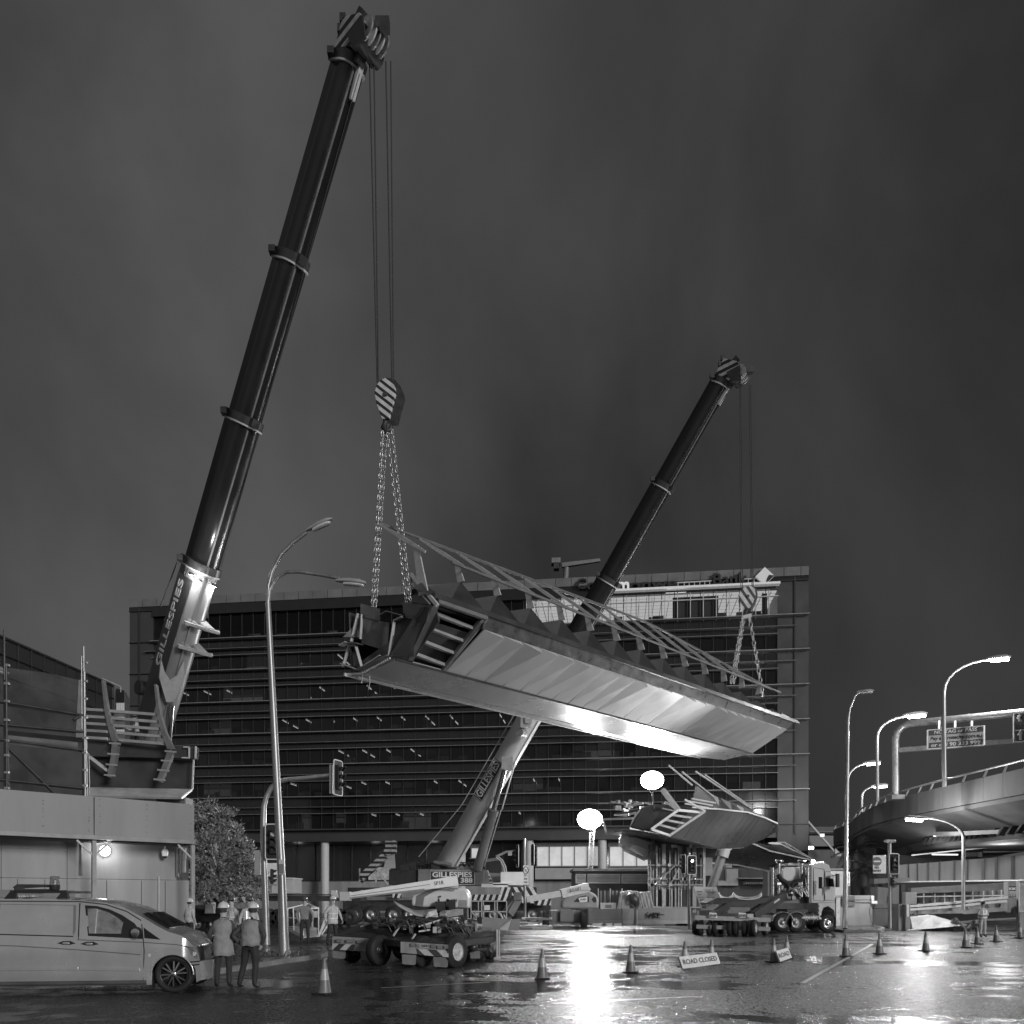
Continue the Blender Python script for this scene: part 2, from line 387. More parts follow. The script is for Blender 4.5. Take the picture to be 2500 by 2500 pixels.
# ================================================================ OFFICE BUILDING
ox, oy = -49.4, 105.7
brz = math.atan2(-10.7, 83.8)
bld = thing('office_building', 'wide glass office block with dark storeys and a lit top floor', 'office building', (ox, oy, 0), brz)
BW_ = 84.5
def bx(px):
    r = (px-1250)/F; return (49.4+oy*r)/(.992+.127*r)
def bz(px, py):
    return CH+(HY-py)/F*(oy-.127*bx(px))
m_bglass = glass('office_glass', .6, .02, .08)
m_spandrel = M('spandrel_glass', .016, .12, var=.2, scale=.5)
m_bpanel = M('facade_panel', .05, .4, var=.12, scale=.4)
m_ledge = M('sunshade_metal', .3, .35, metal=.5, var=.15)
m_room = M('office_room_surface', .05, .8, var=.3, scale=.6)
PITCH = 4.05; Z0 = 10.5
X0, X1 = 3.2, 81.0          # glazed part; solid end bays outside it
# solid core behind the rooms
mb = MB(); mb.box(0, BW_, 9.2, 30, 0, 39.3); put('core_wall', mb, m_room, bld, True)
for k in range(7):
    zl = Z0+PITCH*k
    # window strip
    wt = zl+PITCH-2.15 if k < 6 else 38.0
    zt = zl+PITCH
    a, b = (X0, X1)
    mb = MB(); mb.box(a, b, .35, .39, zl, wt); put('window_strip', mb, m_bglass if k < 6 else glass('clear_office_glass', .82, .02, .05), bld, True)
    if k < 6:
        mb = MB()
        mb.box(a, b, .3, 9.1, wt+.003, zt-.003); put('floor_slab', mb, m_spandrel, bld, True)
        mb = MB(); mb.box(a, BW_ if k % 1 == 0 else b, -.55, .29, zt-.09, zt+.0); put('sunshade', mb, m_ledge, bld, True)
        mb = MB(); mb.box(a-1, X1+2.0, -.45, .29, zt-1.35, zt-1.31); put('sunshade', mb, m_ledge, bld, True)
        mb = MB(); mb.box(a, X1, -.25, .29, wt-.0, wt+.05); put('sunshade', mb, m_ledge, bld, True)
    mb = MB(); x = a
    while x <= b+.01:
        mb.box(x-.035, x+.035, .2, .345, zl+.002, zt-.13 if k < 6 else 38); x += 1.5
    put('mullions', mb, M('dark_mullion', .03, .4, var=0), bld, True)
mb = MB(); mb.box(X0, X1, -.55, 9.1, Z0-.18, Z0-.01); mb.box(X0, X1, .3, 9.1, 8.95, Z0-.19); put('floor_slab', mb, m_bpanel, bld, True)
# partitions between rooms (give the dark windows depth)
mb = MB()
for k in range(8):
    zl = Z0+PITCH*k; x = X0+random.uniform(3, 9)
    while x < X1-2 and k < 6:
        mb.box(x, x+.15, 1.5, 9.0, zl, zl+1.89); x += random.uniform(4, 16)
put('partitions', mb, m_room, bld, True)
# end bays and parapet
for nm, xa, xb in (('end_bay', 0, X0), ('end_bay', X1, BW_)):
    mb = MB()
    mb.box(xa, xb, .12, 9.1, 8.95 if xa == 0 else 7.4, 39.3)
    put(nm, mb, m_bpanel, bld, True)
mb = MB()
for xa, xb in ((0, X0), (X1, BW_)):
    for z in [Z0+PITCH*k for k in range(8)]:
        mb.box(xa, xb, -.1, .117, z-.07, z+.03)
    xm = (xa+xb)/2+(.2 if xa else -.2); mb.box(xm-.09, xm+.09, -.06, .117, 9.3, 39.2)
put('bay_trim', mb, M('dark_mullion', .03, .4, var=0), bld, True)
mb = MB(); x = 0
while x < BW_:
    mb.box(x+.03, min(x+1.9, BW_)-.03, -.1, .12, 39.33, 40.35); x += 1.9
put('parapet', mb, M('parapet_panel', .15, .35, var=.25, scale=.3), bld, True)
mb = MB(); mb.box(0, BW_, .0, 30, 38.9, 39.32); mb.box(0, BW_, .13, .25, 39.33, 40.2); put('roof', mb, m_spandrel, bld, True)
mb = MB(); mb.box(X0, X1-.2, -.12, .34, 38.01, 38.88); put('fascia', mb, m_spandrel, bld, True)
# top floor, lit: cornice, bright ceiling, blinds
xa, xb = bx(1285), bx(1902)
mb = MB(); mb.box(xa+9, xb, -.9, -.13, 38.2, 38.45); put('cornice', mb, M('cornice_glow', .7, .3, var=.1, emit=.12), bld, True)  # cornice glows faintly, its lit look put into the material
mb = MB(); mb.box(xa, xb, .6, 8.9, 37.85, 37.95); put('lit_ceiling', mb, e_ceil, bld, True)
mb = MB(); mb.box(xa, xb, 8.9, 9.0, 34.7, 37.84); put('lit_room_wall', mb, M('lit_room', .6, .7, var=.3, scale=.7), bld, True)
mb = MB(); 
for i in range(44):
    if xa+i*.9 < xb: mb.box(xa+i*.9, xa+i*.9+.05, .6, 8.8, 37.78, 37.845)
for i in range(7): mb.box(xa, xb, 1+i*1.2, 1.05+i*1.2, 37.77, 37.775)
put('ceiling_grid', mb, m_dark2, bld, True)
mb = MB()
for i, px in enumerate((1643, 1680, 1718, 1862)):
    x = bx(px); mb.box(x, x+1.75 if i < 3 else x+.6, .45, .5, 34.65, 37.6)
put('blinds', mb, M('window_blind', .22, .7, var=.1), bld, True)
mb = MB(); x = xa
while x <= xb+.01: mb.box(x-.04, x+.04, .12, .342, 34.6, 38.0); x += 1.5
mb.box(xa, xb, .12, .342, 37.1, 37.2); put('window_frame', mb, m_light, bld, True)
lp = lamp(bld, W(1650, 1475, 99.6), 900, 1.5)
lp = lamp(bld, W(1380, 1475, 101.6), 600, 1.5)
# ceiling fluorescents seen as short slanting dashes in the dark storeys
rnd = random.Random(3); cnt = 0
for k, spans in ((1, [(700, 1400)]), (3, [(680, 1250)]), (4, [(430, 1150)]), (5, [(700, 1050)]), (2, [(760, 1100)]), (0, [(900, 1300)])):
    for (p0, p1) in spans:
        x = bx(p0)
        while x < bx(p1) and cnt < 84:
            for yy in (1.2, 4.6):
                if rnd.random() < (.9 if yy < 2 else .35):
                    zc = Z0+PITCH*k+1.86
                    mb = MB(); mb.box(x, x+.06, yy, yy+1.9, zc-.04, zc); put('ceiling_light', mb, e_strip, bld, True); cnt += 1
            x += 3.1
# a few lit rooms
def room_glow(p0, p1, k, val=.35):
    mb = MB(); zl = Z0+PITCH*k; mb.box(bx(p0), bx(p1), 5, 5.1, zl+.02, zl+1.85); put('lit_room_wall', mb, M('room_wall_glow_%d' % int(val*100), .3, .7, var=.5, scale=1.2, emit=val*.7), bld, True)  # wall glows by itself, in place of room lamps
room_glow(500, 600, 4, .22); room_glow(622, 660, 4, .5); room_glow(470, 520, 3, .15); room_glow(560, 612, 5, .18)
room_glow(700, 830, 0, .14); room_glow(960, 1030, 0, .16); room_glow(1420, 1500, 2, .2); room_glow(1830, 1875, 1, .25)
room_glow(1240, 1330, 1, .12); room_glow(1680, 1720, 5, .25); room_glow(450, 520, 1, .14)
# desks, boxes and chairs on the sills
mb = MB()
for k in range(7):
    zl = Z0+PITCH*k
    for i in range(34):
        x = rnd.uniform(X0+1, X1-2); mb.box(x, x+rnd.uniform(.4, 1.9), 1.0, 1.6, zl+.01, zl+rnd.uniform(.4, 1.0))
put('furniture', mb, M('office_furniture', .3, .6, var=.4, scale=.5), bld, True)
rb_ = random.Random(44)
for k in range(6):
    mb = MB(); zl = Z0+PITCH*k; x = X0+.1
    while x < X1-1.6:
        if rb_.random() < .22:
            n_ = rb_.choice((1, 1, 2, 3)); mb.cur = rb_.choice((0, 1, 1)); mb.box(x, min(x+1.5*n_-.1, X1), .46, .49, zl+rb_.choice((.02, .5, 1.0)), zl+1.88); x += 1.5*n_
        x += 1.5
    put('blinds', mb, [M('window_blind', .22, .7, var=.1), M('dark_blind', .07, .7, var=.2)], bld, True)
# ground floor
mb = MB(); mb.box(4, BW_-1, 3.4, 9.1, 0, 4.0); put('podium_wall', mb, m_conc, bld, True)
mb = MB(); mb.box(4, BW_-1, 3.6, 3.65, 4.01, 8.94); put('lobby_glass', mb, glass('lobby_glass', .55, .03, .1), bld, True)
mb = MB(); x = 4
while x < BW_-1: mb.box(x, x+.12, 3.4, 3.59, 4.01, 8.94); x += 2.45
mb.box(4, BW_-1, 3.4, 3.58, 4.0, 4.15); put('lobby_mullions', mb, m_dark, bld, True)
mb = MB(); mb.box(4, BW_-1, 8.9, 9.05, 4.0, 8.9); put('lobby_wall', mb, M('lobby_wall', .22, .7, var=.3, scale=.4), bld, True)
for px in (512, 785, 1122, 1290, 1470, 1780):
    mb = MB(); mb.tube([(bx(px), 1.2, 0), (bx(px), 1.2, 8.93)], .52, 20); put('column', mb, M('column_render', .5, .6, var=.08), bld, True)
def xw0(px):
    return Matrix.Translation((ox, oy, 0)) @ Matrix.Rotation(brz, 4, 'Z') @ V((bx(px), 0, 0))
def litwin(p0, p1, pa, pb, n):
    x0, x1 = bx(p0), bx(p1); z1 = bz((p0+p1)/2, pa)+.1; z0 = bz((p0+p1)/2, pb)
    mb = MB(); mb.box(x0, x1, 2.5, 2.6, z0, z1); o = put('lit_window', mb, M('lit_window_pane', .5, .4, var=.35, scale=.5, emit=.3), bld, True)
    mf = MB()
    for i in range(n+1):
        x = x0+(x1-x0)*i/n; mf.box(x-.06, x+.06, 2.35, 2.49, z0, z1)
    mf.box(x0-.2, x1+.2, 2.35, 2.49, z1, z1+.5); mf.box(x0-.2, x1+.2, 2.3, 2.49, z0-.14, z0)
    f = put('window_frame', mf, m_mid, bld, True)
litwin(1306, 1464, 2066, 2112, 5); litwin(1488, 1590, 2066, 2112, 3); litwin(1142, 1180, 2070, 2092, 1)
mb = MB(); mb.box(bx(1302), bx(1600), 2.2, 3.39, 4.2, bz(1450, 2117)); put('podium_panels', mb, M('podium_panel', .34, .6, var=.15, scale=.4), bld, True)
mb = MB(); mb.box(bx(880), bx(935), 3.3, 3.38, 4.2, 5.8)
put('shopfront_poster', mb, M('shopfront_poster', .45, .6, var=.6, scale=1.5), bld, True)
for px in (560, 700, 900, 1050): lamp(bld, V(xw0(px))+V((0, 5.6, 7.6)), 110, .5)
# roof sign letters
def xw(px): 
    x = bx(px); return Matrix.Translation((ox, oy, 0)) @ Matrix.Rotation(brz, 4, 'Z') @ V((x, -.35, 0))
nb = V((math.sin(brz), -math.cos(brz), 0)); eb = V((math.cos(brz), math.sin(brz), 0))
def sign(s, p0, p1, py, hpx, mat, depth=.25):
    pm = (p0+p1)/2; p = xw(pm); Y = p.y; p.z = PZ(py, Y)
    return text('sign_letter' if len(s) == 1 else 'sign_letters', s, mat, bld, p, eb, nb, hpx/F*Y*1.35, width=(p1-p0)/F*Y, ext=depth, bold=.02)
m_lit = M('lit_letter', .6, .4, var=0, emit=.28)
sign('C', 1408, 1432, 1428, 26, m_letb); sign('o', 1433, 1458, 1430, 26, m_letb); sign('mm', 1478, 1536, 1429, 26, m_lit)
sign('onwe', 1537, 1652, 1428, 26, m_letb)
sign('Bank', 1738, 1820, 1416, 30, m_letb)
mb = MB()
for z_ in (1423, 1433):
    a = xw(1648); b = xw(1738); a.z = PZ(z_, a.y); b.z = PZ(z_-5, b.y); mb.beam(a, b, .1, .12)
    a = xw(1812); b = xw(1850); a.z = PZ(z_-9, a.y); b.z = PZ(z_-11, b.y); mb.beam(a, b, .1, .12)
for px in (1655, 1670, 1682, 1695, 1708, 1720, 1732, 1826, 1840):
    a = xw(px); a.z = PZ(1434-(px-1650)*.055, a.y); mb.beam(a, a+V((0, 0, .55)), .08, .08)
put('sign_rack', mb, m_light, bld)
p = xw(1865); p.z = PZ(1409, p.y); s = .82
mb = MB(); mb.slab([p+eb*-1.05, p+V((0, 0, -1.05)), p+eb*1.05, p+V((0, 0, 1.05))], nb*.35)
put('sign_diamond', mb, M('lit_diamond', .55, .4, var=0, emit=.16), bld)
p2 = p+nb*.37
mb = MB(); mb.slab([p2+eb*1.05, p2+V((0, 0, -1.05)), p2+eb*.25+V((0, 0, -.25)), p2+eb*.45+V((0,0,.1))], nb*.02)
put('sign_diamond_corner', mb, m_letb, bld)
# rooftop maintenance crane
rc = thing('rooftop_crane', 'small pale maintenance crane standing on the office roof left of the far boom', 'roof crane', xw(1383)+V((0, 4, 39.3)))
o = rc.location; 
def rp(px, py): return W(px, py, o.y)
mb = MB(); mb.tube([o, rp(1383, 1386)], .35, 12); put('mast', mb, m_mid, rc)
mb = MB(); mb.beam(rp(1372, 1381), rp(1465, 1368), .6, .5, w1=.4, h1=.35); put('arm', mb, m_mid, rc)
mb = MB(); mb.box(rp(1346, 0).x, rp(1368, 0).x, o.y-.6, o.y+.6, rp(0, 1378).z, rp(0, 1366).z); put('counterweight', mb, m_mid, rc)
mb = MB(); mb.box(rp(1352, 0).x, rp(1365, 0).x, o.y-.5, o.y+.5, rp(0, 1391).z, rp(0, 1379).z); put('cabin', mb, m_dark2, rc)
# ================================================================ SUSPENDED BRIDGE SECTION
def ray_plane(px, py, p, n):
    d = V(((px-1250)/F, 1, (HY-py)/F)); o = V((0, 0, CH)); n = V(n)
    return o+d*((V(p)-o).dot(n)/d.dot(n))
BU = V((.69, .72, 0)); BV = V((.72, -.69, 0))
def BP(u, v, z): return V((-4.5, 30, 0))+BU*u+BV*v+V((0, 0, z))
BL = 28.2
m_stain = M('brushed_cladding', .6, .4, metal=.3, var=.05, scale=.35)
m_soff = M('brushed_soffit', .55, .27, metal=.45, var=.05, scale=.3)
m_fasc = M('dark_fascia', .07, .35, metal=.3, var=.2, scale=1)
m_fin = M('dark_fin', .05, .42, metal=.2, var=.25, scale=1)
m_finl = M('lit_fin_and_flange', .11, .5, var=.15, scale=2)  # lit left fin faces put into a paler colour; end flanges share it
m_arm = M('pale_primer', .55, .5, var=.15, scale=3)
m_web = M('dark_web_plate', .045, .5, var=.3, scale=1)
br = thing('bridge_section', 'long dark steel footbridge section with pale cladding hanging from two cranes', 'bridge section', BP(0, 0, 10.8))
B = lambda u: BP(u, 0, 10.8)
def Cc(u): return BP(u, 2.15, 11.95)
def Dd(u): return BP(u, 2.35, 12.38)
# soffit: main strip of long plates and a narrow far strip
n = 14; U0 = .35
for i in range(7):
    u0 = U0+(BL-.3-U0)*i/7; u1 = U0+(BL-.3-U0)*(i+1)/7-.012
    mb = MB(); mb.slab([BP(u0, -.03, 10.79), BP(u1, -.03, 10.79), BP(u1, -2.0, 10.6), BP(u0, -2.0, 10.6)], (0, 0, .08)); put('soffit_plate', mb, m_soff, br)
mb = MB(); mb.slab([BP(.3, -2.03, 10.59), BP(BL-.8, -2.03, 10.59), BP(BL-2.2, -2.65, 10.62), BP(.0, -2.65, 10.62)], (0, 0, .08)); put('soffit_edge_plate', mb, m_soff, br)
mb = MB(); mb.beam(BP(-.1, -2.7, 10.64), BP(BL-2, -2.7, 10.64), .07, .12); put('edge_trim', mb, m_arm, br)
mb = MB(); mb.beam(BP(.3, .02, 10.76), BP(BL-.4, .02, 10.76), .09, .07); put('edge_trim', mb, m_dark, br)
# side cladding: creased panels, one metre each
u = 2.75; i = 0; rnd = random.Random(11)
while u < BL-.4:
    u1 = min(u+1.06, BL-.35); g = .03
    b0, b1, c0, c1 = B(u+g), B(u1-g), Cc(u+g), Cc(u1-g)
    nrm = (b1-b0).cross(c0-b0).normalized()
    if nrm.z > 0: nrm = -nrm
    k = .06+.2*rnd.random()**1.5
    c1b = c1+nrm*k; b0b = b0+nrm*.0
    mid = (b0+c1)/2
    mb = MB(); mb.add([b0b, b1+nrm*.0, c1b, c0, b0b-nrm*.05, b1-nrm*.05, c1-nrm*.05, c0-nrm*.05],
                      [(0, 1, 2), (0, 2, 3), (4, 7, 6, 5), (0, 4, 5, 1), (1, 5, 6, 2), (2, 6, 7, 3), (3, 7, 4, 0)], sm=False)
    put('side_panel', mb, m_stain, br); u = u1; i += 1
mb = MB(); mb.slab([Cc(2.7)+V((0, 0, .02)), Cc(BL-.2)+V((0, 0, .02)), Dd(BL+.1), Dd(2.6)], -BV*.1); put('fascia_strip', mb, M('fascia_metal', .16, .32, metal=.6, var=.2), br)
mb = MB(); mb.beam(Dd(.1)+V((0, 0, .09)), Dd(BL+.5)+V((0, 0, .09)), .22, .18); mb.beam(Dd(BL-1.5)+V((0, 0, .25)), Dd(BL+.9)+V((0, 0, .1)), .1, .1); put('edge_beam', mb, m_fasc, br)
# webs and deck inside
mb = MB()
mb.slab([BP(.25, -.25, 10.95), BP(.25, -2.5, 10.75), BP(.25, -2.5, 11.0), BP(.25, 1.6, 11.9)], BU*(BL-.6))
put('inner_box', mb, m_web, br)
mb = MB(); mb.slab([BP(.4, -2.5, 11.9), BP(.4, 2.0, 12.3), BP(.4, 2.0, 12.38), BP(.4, -2.5, 12.0)], BU*(BL-.5)); put('deck', mb, m_web, br)
mb = MB(); mb.slab([BP(.15, -2.6, 10.75), BP(BL-2, -2.6, 10.75), BP(BL-2, -2.75, 12.6), BP(.15, -2.75, 13.1)], BV*.08); put('far_web', mb, m_web, br)
mb = MB(); mb.slab([BP(.05, .06, 10.84), BP(.95, .3, 10.95), BP(.75, 1.9, 11.85), BP(.3, 2.2, 12.25), BP(.1, .2, 12.3)], BU*.06); put('end_plate', mb, m_web, br)
mb = MB(); mb.slab([BP(.0, .02, 10.82), BP(1.1, .02, 10.82), BP(.35, 2.28, 12.3), BP(-.1, 1.9, 12.1)], BV*-.05); put('side_plate', mb, m_web, br)
# open hatch bay with stringers
mb = MB()
mb.beam(BP(.95, .05, 10.9), BP(.3, 2.3, 12.3), .22, .16); mb.beam(BP(2.62, .05, 10.84), BP(2.55, 2.3, 12.3), .14, .16)
mb.beam(BP(.3, 2.36, 12.32), BP(2.7, 2.36, 12.32), .16, .16)
put('hatch_frame', mb, m_mid, br)
mb = MB()
a, b = BP(.86, .02, 10.95), BP(.2, 2.38, 12.36)
for i in range(3): mb.beam(a.lerp(b, i/3+.02), a.lerp(b, (i+1)/3-.02), .07, .09)
a = BP(2.72, -.02, 10.84); b = BP(2.72, 2.3, 12.25); mb.beam(a, b, .05, .06)
put('hatch_trim', mb, m_light, br)
for f in (.14, .38, .62, .86):
    a = BP(.95, .05, 10.9).lerp(BP(.3, 2.3, 12.3), f); b = BP(2.62, .05, 10.84).lerp(BP(2.55, 2.3, 12.3), f-.04)
    mb = MB(); mb.beam(a-BV*.15, b-BV*.15, .16, .12); put('stringer', mb, M('stringer_paint', .3, .5, var=.2), br)
# folded parapet: pyramid fins with peaks under every canopy arm
SP = 1.925
for i in range(15):
    uc = i*SP-.05; hp = 14.0 if i else 13.6
    if uc > BL-1: break
    tap = 1.0 if uc < 20 else max(.45, 1-(uc-20)/14)
    base0 = BP(uc-SP/2+.03, 2.3, 12.5); base1 = BP(uc+SP/2-.03, 2.3, 12.5)
    v0 = BP(uc-SP/2+.03, .5, 12.5+.95*tap); v1 = BP(uc+SP/2-.03, 1.35, 13.0)
    pk = BP(uc+.1, 1.72, 12.5+1.15*tap)
    if i == 0: base0 = BP(uc-.1, 2.3, 12.5); v0 = BP(uc-.1, 1.5, 12.9); pk = BP(uc, 1.9, 13.0)
    mb = MB(); off = BV*-.05
    mb.add([base0, base1, pk, v0, v1], [(0, 1, 2), (1, 4, 2), (3, 2, 4), (0, 3, 4, 1)], sm=False)
    mb.cur = 1; mb.add([base0, pk, v0], [(0, 1, 2)], sm=False)  # left face takes the lit tone
    put('parapet_fin', mb, [m_fin, m_finl], br)
    mb = MB(); mb.slab([BP(uc-.12, 1.5, 13.0), BP(uc+.5, 1.1, 13.05), BP(uc+1.05, .6, 12.5), BP(uc+.4, .9, 12.35)], BU*.04)
    put('fin_back_plate', mb, m_finl, br)
# far parapet fins, lower
for i in range(14):
    uc = i*SP+.6
    mb = MB(); mb.add([BP(uc-.9, -2.5, 12.0), BP(uc+.9, -2.5, 12.0), BP(uc, -2.2, 13.1), BP(uc, -1.9, 12.05)], [(0, 1, 2), (1, 3, 2), (3, 0, 2), (0, 3, 1)], sm=False)
    put('far_fin', mb, M('fin_grey', .12, .45, var=.2), br)
# canopy arms, posts and the two rails
def TV(u): 
    f = 0 if u < 18 else min(1, (u-18)/9.6); return -.6+2.5*f, 15.85+(.5*min(u, 16)/16)-2.35*f
for i in range(15):
    uc = i*SP
    if uc > 26.8: break
    tv, tz = TV(uc)
    top = BP(uc, tv, tz); low = BP(uc, 2.05, 14.05)
    mb = MB(); mb.beam(top, top.lerp(low, .55), .06, .06, w1=.07, h1=.14); mb.beam(top.lerp(low, .55), low, .07, .14, w1=.05, h1=.08)
    put('canopy_arm', mb, m_arm, br)
    a = top.lerp(low, .8); mb = MB(); base = BP(uc, 1.9, 12.95 if i else 12.6)
    mb.slab([a+BV*-.14, a+BV*.12, base+BV*.28, base+BV*-.22] if i == 0 else [a+BV*-.1, a+BV*.1, BP(uc, 1.95, 13.6), BP(uc, 1.6, 13.6)], BU*.05)
    put('post', mb, m_arm, br)
mb = MB(); mb.tube([BP(u_, TV(u_)[0], TV(u_)[1]+.03) for u_ in [x*.96 for x in range(29)]], .055, 8); put('rail', mb, m_mid, br)
mb = MB(); mb.tube([BP(u_, TV(u_)[0]+.25, TV(u_)[1]-.16) for u_ in [1.92+x*.96 for x in range(25)]], .03, 6); put('rail', mb, m_mid, br)
mb = MB(); mb.tube([BP(1.2+x*2.6, 2.08, 14.03) for x in range(11)], .06, 8); put('rail', mb, m_mid, br)
# stiffened open end
def EP(px, py, u=0.05): return ray_plane(px, py, BP(u, 0, 11), BU)
def plate_path(name, pts, wd, mat):
    mb = MB(); P = [EP(*p) for p in pts]
    for a, b in zip(P, P[1:]): mb.beam(a, b, wd, .035, up=BU.cross(b-a))
    put(name, mb, mat, br)
plate_path('end_flange', [(833, 1577), (848, 1568)], .25, m_arm); plate_path('end_flange', [(846, 1572), (878, 1572)], .35, m_finl)
plate_path('end_frame', [(840, 1620), (852, 1578), (868, 1574), (884, 1632)], .12, m_arm)
plate_path('end_frame', [(858, 1566), (875, 1498)], .14, m_arm); plate_path('end_frame', [(880, 1560), (884, 1500)], .1, m_arm)
plate_path('end_flange', [(932, 1505), (950, 1494), (984, 1503)], .3, m_finl); plate_path('end_frame', [(982, 1506), (963, 1515), (950, 1600)], .12, m_arm)
plate_path('end_flange', [(832, 1620), (880, 1637)], .1, m_arm); plate_path('end_flange', [(838, 1628), (838, 1616)], .1, m_arm)
plate_path('end_flange', [(878, 1638), (953, 1602)], .42, m_finl); plate_path('end_frame', [(876, 1633), (928, 1600)], .07, m_arm)
mb = MB()
for k in range(14):
    p = EP(888, 1643).lerp(EP(954, 1608), k/13); mb.cbox(p-BU*.04, .05, .05, .07)
put('bolts', mb, m_arm, br)
mb = MB(); mb.slab([EP(880, 1473), EP(912, 1482), EP(912, 1512), EP(880, 1506)], BU*.3); put('web_plate', mb, m_web, br); mb = MB(); mb.slab([EP(981, 1470), EP(1050, 1478), EP(1040, 1520), EP(990, 1508)], BU*.1); put('web_plate', mb, m_web, br)
mb = MB(); mb.slab([EP(886, 1510, .3), EP(950, 1520, .3), EP(946, 1590, .3), EP(882, 1570, .3)], BU*.05); put('inner_wall', mb, m_mid, br)
mb = MB(); mb.slab([EP(1002, 1400), EP(1006, 1470), EP(1070, 1480), EP(1006, 1425)], BU*.03); 
put('corner_plate', mb, m_web, br)
mb = MB(); mb.beam(EP(1004, 1402), EP(1068, 1478), .1, .12); mb.beam(EP(1006, 1425), EP(1052, 1475), .06, .06); put('corner_brace', mb, m_arm, br)
mb = MB(); mb.tube([EP(883, 1640), EP(886, 1655), EP(882, 1668)], .012, 5); mb.tube([EP(902, 1650), EP(903, 1665), EP(900, 1684)], .012, 5); put('loose_rope', mb, m_light, br)
mb = MB(); mb.beam(BP(.2, -2.3, 10.5), BP(2.9, -2.3, 10.5), .22, .07, w1=.05); put('under_bracket', mb, m_arm, br)

# ================================================================ CRANES
def solve_t(p0, p1, py):
    lo, hi = 0.0, 1.0
    for _ in range(40):
        m = (lo+hi)/2; p = p0.lerp(p1, m); y = HY-(p.z-CH)/p.y*F
        if y > py: lo = m
        else: hi = m
    return lo
def chain(name, label, a, b, grp, ln=.26, wd=.13, r=.022):
    a = V(a); b = V(b); d = b-a; nl = int(d.length/(ln*.72)); ax = d.normalized()
    s1 = ax.cross(V((0, 1, 0))).normalized(); s2 = ax.cross(s1)
    mb = MB()
    for i in range(nl):
        c = a+d*((i+.5)/nl); s = (s1+s2).normalized() if i % 2 else (s1-s2).normalized()
        pts = []
        for k in range(8):
            t = 2*math.pi*k/8; pts.append(c+ax*math.cos(t)*ln*.42+s*math.sin(t)*wd*.42)
        pts.append(pts[0]); mb.tube(pts, r, 5, False)
    o = put(name, mb, m_chain); tag(o, label, 'chain', grp); return o

